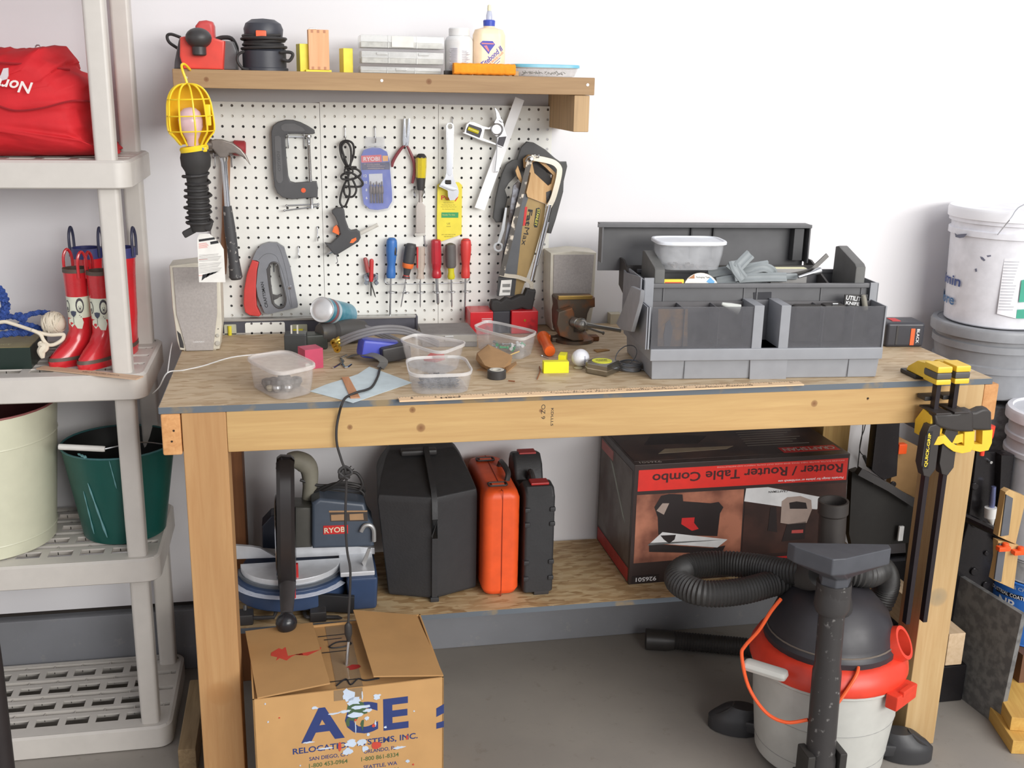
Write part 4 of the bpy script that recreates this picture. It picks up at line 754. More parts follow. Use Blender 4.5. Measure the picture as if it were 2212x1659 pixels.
for i, (x0, x1, y0, y1) in enumerate(((150, 868, 292, 428), (158, 866, 430, 558), (150, 845, 562, 632))):
    a = AY('B', x0, y0, ym-1.6); b = AY('B', x1, y1, ym-1.6); zb_ = b.z if i < 2 else WS; zb_ = max(zb_, WS)+.02*(2-i)
    if i == 0: z_prev = None
    e = thing('organizer_case', ('topmost clear organizer case with a paper label, on the wall shelf', 'middle clear organizer case in the wall shelf stack', 'bottom clear organizer case in the wall shelf stack')[i], 'case', ((a.x+b.x)/2, ym+.3, zb_), group='clear organizer cases')
    g = G(); g.box((a.x, ym-1.6, zb_+.01), (b.x, ym+2.4, a.z-.01), .1); cs_ = part('case', g, CL, e, world=True)
    g = G(); g.box((a.x+.15, ym-1.45, zb_+.08), (b.x-.15, ym+2.2, zb_+(a.z-zb_)*.5), .02); part('small_parts', g, CW, e, 'small hardware seen through the case', world=True)
    g = G()
    for f_ in (.33, .67): x_ = a.x+(b.x-a.x)*f_; g.box((x_-.04, ym-1.66, zb_+.03), (x_+.04, ym-1.5, a.z-.05))
    g.box((a.x+.1, ym-1.66, (a.z+zb_)/2-.04), (b.x-.1, ym-1.55, (a.z+zb_)/2+.03)); part('ribs', g, CL, e, world=True)
    if i == 0: g = G(); g.box((a.x+(b.x-a.x)*.37, ym-1.7, zb_+.12), (a.x+(b.x-a.x)*.63, ym-1.64, a.z-.08)); part('label', g, PAPER, e, 'white paper label', world=True)
    else:
        for f_ in ((.25, .75) if i == 1 else (.5,)): g = G(); x_ = a.x+(b.x-a.x)*f_; g.box((x_-.5, ym-1.75, a.z-.35), (x_+.5, ym-1.6, a.z-.12), .04); part('latch', g, CL, e, world=True)
a = AY('B', 995, 240, ym-1); bt = thing('pill_bottle', 'white plastic pill bottle on the wall shelf beside the glue bottle', 'bottle', (a.x, ym-1, WS)); H_ = a.z-WS
g = G(); g.lathe([(0, 0), (1.28, .02), (1.36, .15), (1.36, H_*.72), (1.2, H_*.8), (.8, H_*.86), (.8, H_*.9), (0, H_*.9)], 24); bb = part('body', g, WHITE, bt); g = G(); g.lathe([(0, H_*.84), (1.0, H_*.84), (1.0, H_*.98), (.93, H_), (0, H_)], 30); part('cap', g, WHITE, bt)
g = G(); 
for i in range(16): g.box((-1.1 if i % 3 else -.95, -1.385, H_*.1+i*.13), (-.35, -1.2, H_*.1+i*.13+.05))
for i in range(12): g.box((.1, -1.385, H_*.12+i*.15), (.85-(i*7 % 3)*.15, -1.3, H_*.12+i*.15+.04))
part('label_print', g, mat('pale_grey_print', (176, 172, 184), .6), bb)
a = AY('B', 1250, 235, ym-1.2); gb = thing('glue_bottle', 'cream bottle of wood glue with a blue cap on the wall shelf', 'bottle', (a.x, ym-1.2, WS)); H_ = a.z-WS; CRM = mat('cream_plastic', (250, 224, 190), .35)
lp = lambda w_, d_, z, r: [(x, y, z) for x, y in rr(w_, d_, r, 5)]
g = G(); g.loft([lp(2.9, 1.6, 0, .7), lp(3.1, 1.8, .15, .8), lp(3.1, 1.8, H_*.84, .8), lp(2.7, 1.5, H_*.95, .7), lp(1.1, 1.0, H_, .45), lp(1.0, 1.0, H_+.2, .45)]); bb = part('body', g, CRM, gb)
g = G(); g.lathe([(0, H_+.12), (.55, H_+.12), (.58, H_+.6), (.5, H_+.68), (0, H_+.68)], 22); part('cap', g, mat('cobalt_cap', (64, 84, 190), .35), gb, 'blue cap')
g = G(); g.lathe([(0, H_+.66), (.3, H_+.66), (.3, H_+1.1), (.2, H_+1.5), (0, H_+1.5)], 16); g2 = part('nozzle', g, clear('nozzle_clear', (200, 206, 226), .6), gb); g = G(); g.lathe([(0, H_+1.45), (.17, H_+1.45), (.2, H_+1.65), (.17, H_+1.98), (.08, H_+2.05), (0, H_+2.05)], 16); part('tip', g, mat('ivory_tip', (240, 236, 200), .4), g2, 'ivory tip')
yf_ = -.915; FB = lambda x, z, rot=0: frame((x, yf_, z), (math.cos(rot), 0, math.sin(rot)), (-math.sin(rot), 0, math.cos(rot)))
g = G(); g.prism([(-1.0, 2.9), (-.75, 3.15), (.2, 3.15), (.45, 2.85), (-.05, 2.2), (-.15, 1.95)], yf_-.01, yf_+.03); part('emblem', g, mat('indigo_print', (72, 74, 180), .5), bb, 'blue kite-shaped emblem'); g = G(); g.prism([(-.65, 2.7), (-.35, 2.75), (-.1, 2.3), (-.18, 2.15)], yf_-.02, yf_+.02); g.prism([(-.85, 2.85), (.35, 2.85), (.3, 2.95), (-.85, 2.97)], yf_-.025, yf_); part('emblem_mark', g, mat('pale_red_print', (214, 130, 140), .5), bb)
part('lettering', words('Titebond II', 2.55, .5, FB(.15, 1.75, .72), bold=.015, shear=.2), mat('indigo_print', 0), bb); part('lettering', words('PREMIUM WOOD GLUE', 2.5, .2, FB(.3, 1.35, .72)), mat('orange_print', (236, 108, 70), .5), bb)
g = G()
for i in range(3): g.box((-.9, yf_-.012, 0), (.75-.2*i, yf_+.01, .05), M=T(.42+i*.12, 0, 1.15-i*.17) @ Ry(-41))
g.cyl(.32, 0, .02, 20, M=frame((.75, yf_, .6), (1, 0, 0), (0, 0, 1))); part('fine_print', g, mat('indigo_print', 0), bb)
a, b = AY('B', 945, 560, -9.6), AY('B', 1462, 648, -9.6); og = thing('paint_roller_sleeve', 'bright orange foam strip lying along the wall shelf edge', 'foam strip', ((a.x+b.x)/2, -9.6, WS))
g = G(); n_ = 30; g.loft([[(a.x+(b.x-a.x)*i/n_+.03*math.sin(y*9+i), -9.6+y*(.75+.03*math.sin(i*2.3)), WS+.55+z*(.52+.02*math.sin(i*1.7))) for y, z in rr(2, 2, .5, 3)] for i in range(n_+1)]); part('foam', g, mat('fluffy_orange', (255, 160, 40), .9, bmp=.5), og, world=True)
g = G(); g.box((b.x-.1, -10.2, WS+.01), (b.x+.35, -9.0, WS+.45), .05); solo('wood_offcut', g, BW, 'small wood offcut at the end of the orange foam strip', 'offcut')
g = G(); p = AY('B', 905, 630, -8); g.box((p.x-.4, -8.4, WS), (p.x+.6, -7.4, WS+.38), .05); solo('black_clip', g, BLACK, 'small black plastic piece beside the orange foam strip', 'plastic piece')
def rquad(c, z, s_=1, r=.25, n=5, inset=0):
    """rounded outline through four floor-plan corners"""
    m_ = sum((Vector((p[0], p[1], 0)) for p in c), Vector())/4; q = [m_+(Vector((p[0], p[1], 0))-m_)*s_ for p in c]; o = []
    if inset: q = [p+(m_-p).normalized()*inset for p in q]
    for i in range(4):
        a_, b_, d_ = q[i-1], q[i], q[(i+1) % 4]; u = b_+(a_-b_)*r; v = b_+(d_-b_)*r
        for k in range(n): t = k/(n-1); w_ = (u*(1-t)*(1-t)+b_*2*t*(1-t)+v*t*t); o.append((w_.x, w_.y, z))
    return o
MILK = clear('milky_plastic', (236, 230, 226), .15, .2); MILK2 = clear('clear_tub', (232, 234, 238), .11, .15)
def tub(label, corners, h, base, lid=None, m_=None, s_=.86, lidlab=None, rimw=.14, group='clear plastic tubs'):
    """thin-walled food tub whose rim corners are given in plan; optional lid"""
    m_ = m_ or MILK; c0 = sum((Vector((p[0], p[1], 0)) for p in corners), Vector())/4; t_ = thing('plastic_tub', label, 'container', (c0.x, c0.y, base), group=group)
    g = G(); rq = lambda z, s, ins=0: rquad(corners, z, s, .28, 6, ins)
    g.loft([rq(base+h*.6, (s_+1)/2+.02, .05), rq(base+.12, s_+.015, .06), rq(base+.05, s_-.02, .15), rq(base+.02, s_-.03, .12), rq(base+.06, s_+.0, .0), rq(base+h*.6, (s_+1)/2+.03), rq(base+h-.12, .975), rq(base+h-.1, .965), rq(base+h*.6, (s_+1)/2+.02, .05)], caps=False)
    g.loft([rq(base+.05, s_-.02, .15), rq(base+.06, s_-.05, .2)]); part('tub', g, m_, t_, world=True)
    g = G(); g.loft([rq(base+h-.28, 1.0), rq(base+h-.02, 1.02), rq(base+h, 1.0), rq(base+h, .975), rq(base+h-.25, .965)], caps=False, closed=True); part('rim', g, clear('tub_rim', (240, 238, 236), .5, .2), t_, world=True)
    if lid: g = G(); g.loft([rq(base+h-.2, 1.05), rq(base+h+.02, 1.05), rq(base+h+.1, 1.03), rq(base+h+.1, .97), rq(base+h+.0, .94), rq(base+h-.01, .5)]); part('lid', g, lid, t_, lidlab, world=True)
    return t_
P2 = lambda k, z, *pts: [AZ(k, x, y, z) for x, y in pts]
a, b = AY('B', 1500, 580, ym), AY('B', 2035, 580, ym); x0, x1 = AY('B', 1490, 560, ym-1.5).x, AY('B', 2030, 560, ym-1.5).x; h_ = AY('B', 1700, 548, ym-1.5).z-WS
tub('small clear tub with a sky-blue lid on the wall shelf', [(x0, ym-1.5), (x1, ym-1.5), (x1, ym+2.5), (x0, ym+2.5)], h_-.1, WS, mat('sky_blue_lid', (120, 190, 214), .35), s_=.9, lidlab='sky-blue lid', group=None)
g = G(); random.seed(3)
for i in range(60): p = Vector((random.uniform(x0+.6, x1-1.0), random.uniform(ym-1.1, ym+1.5), WS+.2+random.random()*.2)); g.tube([p, p+Vector((random.uniform(-.3, .3), random.uniform(-.3, .3), random.uniform(-.05, .2)))], .035, 4, 1)
solo('green_screws', g, mat('greenish_screws', (110, 130, 120), .5, .4), 'heap of tiny greenish screws in the blue-lidded tub', 'screws', kind='stuff')

# ================================================================== things on the workbench
def speaker(label, xl, xr, Yv, base, top_z, shade):
    w_ = xr-xl; h = top_z-base; t_ = thing('computer_speaker', label, 'speaker', ((xl+xr)/2, Yv, base), group='computer speakers'); m_ = mat('beige_plastic', (214, 208, 192), .45)
    g = G(); g.prism([(xl+w_/2-w_/2*q*1.0+(w_*q if 0 else 0), 0) for q in ()] or [(xl, base+h*.97), (xl+.02, base+h*.5), (xl+.25, base+h*.12), (xl+.45, base+.12), (xl+.7, base+.08), (xr-.7, base+.08), (xr-.45, base+.12), (xr-.1, base+h*.3), (xr, base+h*.97), ((xl+xr)/2, base+h)], Yv, Yv+3.4, bev=.15); bd = part('cabinet', g, m_, t_, world=True)
    g = G(); g.prism([(xl+.32, base+h*.95), (xl+.38, base+h*.42), (xl+.75, base+h*.22), (xl+1.05, base+.05), (xr-1.05, base+.05), (xr-.75, base+h*.24), (xr-.5, base+h*.42), (xr-.3, base+h*.95)], Yv-.14, Yv+.05, bev=.06); part('grille', g, mat('speaker_cloth', shade, .9, bmp=.3, scale=200), t_, 'grey cloth grille', world=True)
    g = G(); g.box((xl+.8, Yv+.2, base), (xl+1.3, Yv+2.8, base+.12)); g.box((xr-1.3, Yv+.2, base), (xr-.8, Yv+2.8, base+.12)); part('feet', g, m_, t_, world=True)
    g = G(); g.prism([(xl+.32, base+h*.24), (xl+.62, base+h*.2), (xl+.85, base+h*.08), (xl+.85, base+.3), (xl+.5, base+.4)], Yv-.05, Yv+.3, bev=.03); part('bass_port', g, BLACK, bd, world=True)
    return t_, bd
yS = -8.8; a, b = WY(370, 568, yS), WY(480, 760, yS)
t_, bd = speaker('beige computer speaker beside the lamp tag, nearest the plastic shelving', WY(374, 700, yS).x, WY(482, 700, yS).x, yS, BT, a.z, (176, 170, 166))
for (zx, zy, r) in ((598, 1357, .17), (600, 1435, .24)): g = G(); p = AY('D', zx, zy, yS); g.cyl(r, 0, .15, 18, .04, M=frame((p.x, yS, p.z), (1, 0, 0), (0, 0, 1))); part('knob', g, mat('knob_grey', (186, 182, 172), .4), t_, world=True)
g = G(); p = AY('D', 605, 1292, yS); g.cyl(.05, 0, .05, 10, M=frame((p.x, yS, p.z), (1, 0, 0), (0, 0, 1))); part('power_light', g, BLACK, t_, world=True)
part('lettering', words('HARMAN', 1.0, .16, frame((AY('D', 412, 1418, yS).x, yS-.145, AY('D', 412, 1418, yS).z), (1, 0, 0), (0, 0, 1))), WHITEP, bd, world=True)
yS2 = -4.2; speaker('beige computer speaker standing behind the bench vise', WY(1188, 600, yS2).x, WY(1287, 600, yS2).x, yS2, BT, WY(1240, 541, yS2).z, (158, 156, 158))
# spirit level
yl_ = -2.35; x0, x1 = WY(480, 700, yl_).x, WY(903, 700, yl_).x; z1 = WY(560, 689, yl_).z
lv = thing('spirit_level', 'long aluminium spirit level with yellow vials leaning behind the black charger', 'level', ((x0+x1)/2, yl_, BT)); z0 = BT+.02; ALU = mat('aluminium', (190, 188, 184), .35, .6)
g = G(); g.box((x0, yl_, z1-.22), (x1-.2, yl_+1.0, z1), .02); g.box((x0, yl_, z0), (x1-.2, yl_+1.0, z0+.18), .02); fr = part('rails', g, ALU, lv, world=True)
g = G(); g.box((x0+.05, yl_+.12, z0+.18), (x1-.1, yl_+.9, z1-.22), .02); g.box((x1-.3, yl_-.05, z0), (x1, yl_+1.05, z1+.03), .15); part('web', g, mat('level_dark', (78, 78, 88), .5), lv, world=True)
for (za, zb_, yel) in ((662, 790, 720), (1340, 1495, 1400)):
    g = G(); g.prism(rpx('D', yl_, za, 1250, zb_, 1375, .1), yl_+.0, yl_+.14, bev=.02); wv = part('vial_window', g, clear('vial_window', (226, 226, 200), .6), lv, world=True)
    g = G(); p = AY('D', yel, 1310, yl_); g.cyl(.2, -.5, .5, 12, M=T(p.x, yl_-.02, p.z) @ (Ry(0) if za == 662 else Ry(90))); part('vial', g, mat('vial_yellow', 0), wv, 'yellow vial', world=True)
g = G(); g.prism(rpx('D', yl_, 870, 1232, 1272, 1352, .2), yl_+.02, yl_+.13, bev=.03); hp = part('hand_hole', g, PEG, lv, 'pale backing seen through the hand hole', world=True)
for (zx, zy) in ((937, 1240), (1035, 1240), (1130, 1238), (1226, 1240), (942, 1335), (1037, 1332), (1132, 1330), (1232, 1330)):
    g = G(); p = AY('D', zx, zy, yl_); g.cyl(.12, 0, .02, 10, M=frame((p.x, yl_+.02, p.z), (1, 0, 0), (0, 0, 1))); part('peg_hole', g, mat('hole_shade', (104, 98, 100), .8), hp, world=True)
# black charger with prongs and dark adapter
p = WZ(640, 766, BT); ad = thing('wall_charger', 'boxy black wall charger with its two prongs pointing up', 'charger', (p.x, p.y+.7, BT), -4)
g = G(); g.box((-1.05, -.8, 0), (1.05, .9, 2.0), .14); part('case', g, mat('charger_black', (58, 60, 60), .4), ad)
for x_ in (-.35, .22): g = G(); g.box((x_-.07, -.5, 1.98), (x_+.07, -.2, 2.8), .01); part('prong', g, mat('bright_prong', (236, 232, 220), .3, .3), ad)
p = WZ(682, 757, BT); g = G(); g.box((-1.1, -.9, 0), (1.1, .9, 1.5), .2); solo('power_adapter', g, mat('adapter_black', (56, 60, 54), .5), 'low black power adapter behind the pink box', 'adapter', M=T(p.x, p.y+1.0, BT) @ Rz(8))
# pink box
c = P2('Z', BT, (545, 1235), (690, 1190), (680, 1110), (540, 1130)); p = AZ('Z', 640, 1215, BT); bx = thing('pink_box', 'small crimson pink cardboard box beside the lidded tub', 'box', (p.x-.6, p.y+1.2, BT), 22)
g = G(); g.box((-1.0, -.9, 0), (.75, .8, 1.85), .02); part('box', g, mat('crimson_card', (190, 66, 96), .5), bx); g = G(); g.box((-.98, -.93, .25), (-.1, -.9, .6)); part('label', g, PAPER, bx)
# spray can, drill, hoses
a, b = AY('Z', 690, 280, -9.6), AY('Z', 1120, 375, -3.6); can = thing('spray_can', 'teal-blue spray can lying across the drill, its shiny domed bottom facing out', 'can', b)
L = (b-a).length; g = G(); turned(g, a, b, [(0, -.03), (.5, -.028), (.9, -.015), (1.12, .008), (1.2, -.012), (1.25, 0), (1.2, .02)], 32); part('bottom', g, mat('brushed_dome', (222, 222, 222), .35, .45), can, world=True)
g = G(); turned(g, a, b, [(1.22, .01), (1.22, .86), (1.0, .93), (.6, 1), (0, 1)], 32); cb = part('can', g, mat('teal_can', (70, 146, 166), .35, .2, c2=(120, 170, 190), scale=20), can, world=True)
g = G(); turned(g, a+(b-a)*.12, a+(b-a)*.2, [(1.235, 0), (1.235, 1)], 32); part('red_band', g, mat('brick_band', (150, 96, 100), .5), cb, world=True); g = G(); turned(g, a+(b-a)*.22, a+(b-a)*.3, [(1.235, 0), (1.235, 1)], 32); part('pale_band', g, mat('pale_band', (190, 206, 212), .5), cb, world=True)
g = G(); turned(g, b, b+(b-a)*.1, [(0, 0), (.45, 0), (.45, 1), (0, 1)], 16); part('valve_cap', g, WHITE, can, world=True)
yd = -9; dr = thing('cordless_drill', 'dark cordless drill with a royal blue battery housing lying under the hoses', 'drill', (AZ('Z', 1300, 1000, BT).x, yd, BT))
a, b = AY('Z', 640, 640, yd), AY('Z', 1330, 600, yd+2.5); g = G(); turned(g, a, b, [(0, 0), (.85, .01), (.98, .05), (.98, .25), (.85, .3), (1.15, .36), (1.2, .8), (1.0, 1), (0, 1)], 22); part('motor_housing', g, mat('drill_charcoal', (78, 76, 74), .5, c2=(110, 96, 60), scale=20, lo=.6, hi=.7), dr, world=True)
g = G(); q = AZ('Z', 1560, 1030, BT+.6); g.box((-1.8, -.9, -.55), (2.2, 1.0, 1.2), .3, M=T(q.x, q.y+1.4, BT+.45) @ Rz(14) @ Ry(10) @ T(0, 0, .35)); part('grip_base', g, mat('royal_blue_plastic', (74, 84, 186), .4), dr, 'royal blue housing', world=True)
g = G(); g.box((.2, -1.3, -.2), (3.0, .6, 1.2), .2, M=T(q.x, q.y+.9, BT+.25) @ Rz(14) @ Ry(-6)); part('battery', g, BLACK, dr, world=True)
HOSE = mat('grey_hose', (122, 120, 122), .45, var=.0); BRASS = mat('brass', (222, 186, 86), .25, .9)
def zpath(k, *pts): return [AY(k, x, y, Yv) for x, y, Yv in pts]
for i, dz in enumerate((0, 1, 2)):
    pp = zpath('Z', (955, 740+52*dz, -13.5), (1250, 625+47*dz, -14.6), (1600, 550+45*dz, -14.6), (1950, 560+44*dz, -13.2), (2250, 670+38*dz, -12.2), (2500, 790+28*dz, -11.2))
    e = thing('grey_hose', ('thin grey supply hose with a brass fitting, uppermost of three', 'thin grey supply hose with a brass fitting, middle of three', 'thin grey supply hose with a brass fitting, lowest of three')[i], 'hose', pp[0], group='grey hoses with brass ends')
    g = G(); g.tube(pp, .165, 10, 6); part('hose', g, HOSE, e, world=True)
    q = AY('Z', 862+30*dz, 805+50*dz, -14.2); g = G(); M_ = along(q, pp[0], (0, -1, 0)); L = (pp[0]-q).length; g.lathe([(.16, 0), (.34, .0), (.36, .3), (.2, .35), (.24, .5), (.18, .6), (.26, .75), (.2, .9), (.26, L+.05), (.15, L+.05)], 18, M_); part('brass_fitting', g, BRASS, e, world=True)
for i in range(3):
    pp = zpath('Z', (1010, 425+38*i, -6.0), (1200, 490+35*i, -6.8), (1450, 570+34*i, -7.5), (1750, 690+30*i, -8.2), (1960, 790+25*i, -8.6))
    g = G(); g.tube(pp, .165, 10, 6); solo('grey_hose', g, HOSE, ('plain grey hose running down from the spray can, uppermost', 'plain grey hose running down from the spray can, middle', 'plain grey hose running down from the spray can, lowest')[i], 'hose', 'plain grey hoses')
# strap and black cord hanging over the edge
cd = thing('cord_with_plug', 'black cable with a grey strap running over the bench edge down to the moving box', 'cable', AZ('Z', 1600, 1190, BT))
g = G(); g.tube([AZ('Z', 1110, 1010, BT+.1), AZ('Z', 1230, 990, BT+.4), AZ('Z', 1380, 975, BT+.9), AZ('Z', 1530, 1000, BT+.95), AZ('Z', 1650, 1090, BT+.6), AZ('Z', 1600, 1190, BT+.12)], .4, prof=[(-1, -.1), (1, -.1), (1, .1), (-1, .1)], up=(0, -.2, 1), k=6); part('strap', g, mat('grey_strap', (112, 110, 106), .6), cd, world=True)
zb_ = BT+.12; yh_ = -27.75
g = G(); pts = [AZ('Z', 1700, 1080, zb_+.1), AZ('Z', 1600, 1190, zb_), AZ('Z', 1560, 1320, zb_), AZ('Z', 1480, 1470, zb_), AZ('Z', 1380, 1530, zb_+.1), AZ('Z', 1230, 1570, zb_+.15), WZ(748, 858, zb_), WZ(739, 872, zb_), WY(733, 892, yh_), WY(727, 925, yh_), WY(728, 960, yh_), WY(738, 995, yh_), WY(748, 1030, yh_), WY(746, 1120, yh_), WY(750, 1190, yh_), WY(757, 1240, yh_), WY(752, 1350, yh_)]
g.tube(pts, .11, 8, 5); part('cable', g, CORD, cd, world=True)
g = G(); turned(g, WY(752, 1345, yh_), WY(753, 1385, yh_), [(0, 0), (.14, 0), (.32, .15), (.34, .6), (.2, .85), (.16, 1), (0, 1)], 12); part('plug_body', g, CORD, cd, world=True)
g = G(); turned(g, WY(753, 1385, yh_), WY(748, 1440, yh_-.4), [(0, 0), (.13, 0), (.13, .5), (.16, .52), (.15, 1), (0, 1)], 12); pb_ = part('barrel_plug', g, STEEL, cd, world=True)
g = G(); a = WY(748, 1440, yh_-.4); turned(g, a, a+Vector((-.01, -.04, -.1)), [(.07, 0), (.2, 0), (.2, 1), (.07, 1)], 14); part('yellow_ring', g, mat('yellow_ring_plastic', (236, 226, 70), .4), pb_, 'yellow tip ring', world=True)
g = G(); g.tube([WY(742, 1015, yh_-.1), WY(735, 1030, yh_-.2), WY(760, 1022, yh_-.25), WY(746, 1008, yh_), WY(732, 1020, yh_-.2), WY(752, 1035, yh_-.2)], .12, 8, 5); part('knot', g, CORD, cd, world=True)
# hex keys
for (pts, lab) in ((((865, 1190), (1020, 1095), (985, 1050)), 'bright hex key with its long arm towards the tub'), (((975, 1040), (1035, 1165), (1080, 1180), (1145, 1135)), 'bright hex key with a hooked short arm'), (((985, 1030), (1075, 990)), 'short bright steel pin beside the hex keys')):
    g = G(); g.tube([AZ('Z', x, y, BT+.1) for x, y in pts], .1, 6, 4); solo('hex_key', g, CHROME, lab, 'hex key', 'hex keys on the bench')
g = G(); g.tube([AZ('Z', 690, 1090, BT+.05), AZ('Z', 800, 1050, BT+.3), AZ('Z', 930, 1000, BT+.2), AZ('Z', 990, 1010, BT+.05)], .04, 6); solo('thin_wire', g, mat('tan_wire', (170, 150, 120), .5), 'thin tan wire between the pink box and the hex keys', 'wire')
# paper and stick
c = P2('H', BT+.03, (870, 1130), (1040, 1060), (1200, 1012), (1350, 960), (1465, 885), (1890, 1045), (1300, 1245)); g = G(); g.prism([(p.x, p.y) for p in c], BT+.015, BT+.04, 'z'); solo('paper_sheet', g, mat('pale_blue_paper', (208, 222, 226), .8), 'pale blue paper sheet lying on the bench under the black cable', 'paper')
a, b = AZ('H', 1225, 990, BT+.1), AZ('H', 1325, 1195, BT+.1); g = G(); g.box((-.38, 0, -.04), (.38, (a-b).length, .06), .03, M=along(b, a).copy() @ Rx(-90)); 
g.bm.free(); g = G(); d_ = (a-b); d_.z = 0; u_ = Vector((-d_.y, d_.x, 0)).normalized()*.4
g.prism([tuple((p+q)[:2]) for p, q in ((b, u_), (b, -u_), (a, -u_*.8), (a, u_*.8))], BT+.045, BT+.14, 'z', .02); solo('wooden_stick', g, wood('orange_stick', (206, 152, 112), (186, 128, 90), 1), 'flat orange-brown wooden stick on the blue paper', 'stick')
# tubs
tub('lidded milky tub full of dark knobs beside the pink box', P2('H', BT+2.5, (215, 790), (640, 720), (965, 868), (545, 958)), 2.5, BT, clear('milky_lid', (232, 222, 214), .4, .3), s_=.88, lidlab='cloudy snap-on lid')
cc_ = sum(P2('H', BT+2.5, (215, 790), (640, 720), (965, 868), (545, 958)), Vector())/4; random.seed(5)
for i, (dx, dy, r, m_) in enumerate(((-1.5, .6, .55, BLACK), (-.5, .2, .6, mat('dark_knob', (64, 60, 58), .4)), (.5, .3, .6, BLACK), (1.4, .9, .55, BLACK), (.2, 1.4, .6, BLACK), (-.9, 1.3, .5, BLACK), (-.55, -.75, .36, STEEL), (.62, -.7, .36, STEEL), (-1.3, -.4, .3, mat('pale_knob', (170, 162, 140), .5)))):
    g = G(); g.lathe([(0, -r*.8), (r*.6, -r*.8), (r*.8, -r*.3), (r, .0), (r*.9, r*.6), (r*.4, r*.8), (0, r*.8)], 16, T(cc_.x+dx*.8, cc_.y+dy*.8-.25, BT+.12+r*.8)); solo('cabinet_knob', g, m_, 'dark cabinet knob inside the lidded tub' if m_ is not STEEL else 'shiny metal cabinet knob inside the lidded tub', 'knob', 'dark knobs in the lidded tub' if m_ is not STEEL else 'shiny knobs in the lidded tub')
tub('open milky tub holding a red scrap, behind the tub of nails', P2('M', BT+2.5, (70, 365), (240, 308), (695, 385), (440, 482)), 2.5, BT, s_=.78)
g = G(); q = sum(P2('M', BT+2.5, (70, 365), (240, 308), (695, 385), (440, 482)), Vector())/4; g.prism([(-.9, -.4), (.2, -.6), (1.0, -.1), (.9, .5), (-.4, .6)], 0, .35, 'z', .1, M=T(q.x+.3, q.y+.1, BT+.75) @ Rz(-14) @ Rx(20)); solo('red_scrap', g, REDP, 'crumpled red plastic scrap in the open tub', 'scrap')
nt_ = P2('M', BT+1.9, (140, 515), (640, 497), (735, 655), (175, 672))
tub('clear tub of loose nails, the one nearest the bench edge', nt_, 1.9, BT, s_=.88, m_=MILK2)
g = G(); cn = sum(nt_, Vector())/4; random.seed(11); ax = (nt_[2]-nt_[3]).normalized(); ay = Vector((-ax.y, ax.x, 0))
for i in range(420):
    u, v = random.uniform(-1.55, 1.55), random.uniform(-1.35, 1.3); p = Vector((cn.x, cn.y, 0))+ax*u+ay*v; p.z = BT+.14+random.random()*.75*(1-.25*abs(u)/1.5); a = random.uniform(0, PI); L = random.uniform(.35, .7); d = Vector((math.cos(a), math.sin(a), random.uniform(-.2, .2)))*L*.5
    g.tube([p-d, p+d], .028, 4, smooth=False)
solo('loose_nails', g, mat('nail_grey', (112, 112, 118), .4, .3, .3), 'heap of grey nails in the clear tub', 'nails', kind='stuff')
gt = P2('G', BT+2.3, (1190, 1035), (1350, 965), (1870, 1080), (1690, 1165)); tub('clear tub of small green and silver fittings', gt, 2.3, BT, s_=.87, m_=MILK2); cn = sum(gt, Vector())/4; random.seed(2)
gm = mat('green_fitting', (70, 160, 110), .4)
for i in range(16):
    m_ = (gm, STEEL, WHITE)[i % 3]; p = Vector((cn.x+random.uniform(-1.2, 1.9), cn.y+random.uniform(-1.0, .6), BT+.35+random.random()*.5)); a = random.uniform(0, PI); d = Vector((math.cos(a), math.sin(a), random.uniform(-.3, .3)))*.45
    g = G(); turned(g, p-d, p+d, [(0, 0), (.16, 0), (.16, .2), (.1, .22), (.1, .8), (.15, .82), (.15, 1), (0, 1)], 10); nm = ('green', 'silver', 'white')[i % 3]; solo('hose_fitting', g, m_, f'{nm} fitting in the clear tub behind the paper bag', 'fitting', f'{nm} fittings in the clear tub')
# tape roll
p = AZ('M', 921, 700, BT); tr = thing('tape_roll', 'roll of black tape standing flat on the bench', 'tape', (p.x, p.y+.1, BT)); g = G(); g.lathe([(.48, .02), (.82, .02), (.84, .06), (.84, .72), (.8, .75), (.48, .75), (.48, .02)], 32); part('tape', g, BLACK, tr); g = G(); g.lathe([(.38, .0), (.5, .0), (.5, .76), (.66, .77), (.66, .79), (.38, .78), (.38, 0)], 28); part('core', g, mat('tape_core', (206, 202, 190), .5), tr, 'pale ribbed core')
# brown paper bag
p = AZ('M', 900, 600, BT); KR = mat('kraft_paper', (176, 138, 96), .8)
pb_ = thing('paper_bag', 'crumpled brown paper bag lying folded behind the tape roll', 'bag', (p.x, p.y+1.0, BT))
yy = lambda x, y, z: AZ('M', x, y, BT+z)
V_ = [yy(745, 545, .5), yy(755, 490, 1.1), yy(850, 415, 1.6), yy(1055, 510, 1.3), yy(1040, 580, .5), yy(960, 630, .15), yy(840, 630, .15), yy(790, 600, .1), yy(885, 480, 1.45), yy(870, 610, .7), yy(980, 610, .8), yy(820, 590, .8)]
g = G(); V, F = g._add(V_+[v+Vector((.1, .9, -.15)) for v in V_], [(0, 1, 11), (1, 8, 11), (1, 2, 8), (2, 3, 8), (8, 3, 10), (8, 10, 9), (8, 9, 11), (11, 9, 6), (9, 10, 5), (9, 5, 6), (10, 3, 4), (10, 4, 5), (11, 6, 7), (0, 11, 7), (14, 13, 12), (15, 14, 12), (16, 15, 12), (17, 16, 12), (18, 17, 12), (19, 18, 12), (1, 0, 12, 13), (2, 1, 13, 14), (3, 2, 14, 15), (4, 3, 15, 16), (5, 4, 16, 17), (6, 5, 17, 18), (7, 6, 18, 19), (0, 7, 19, 12)])
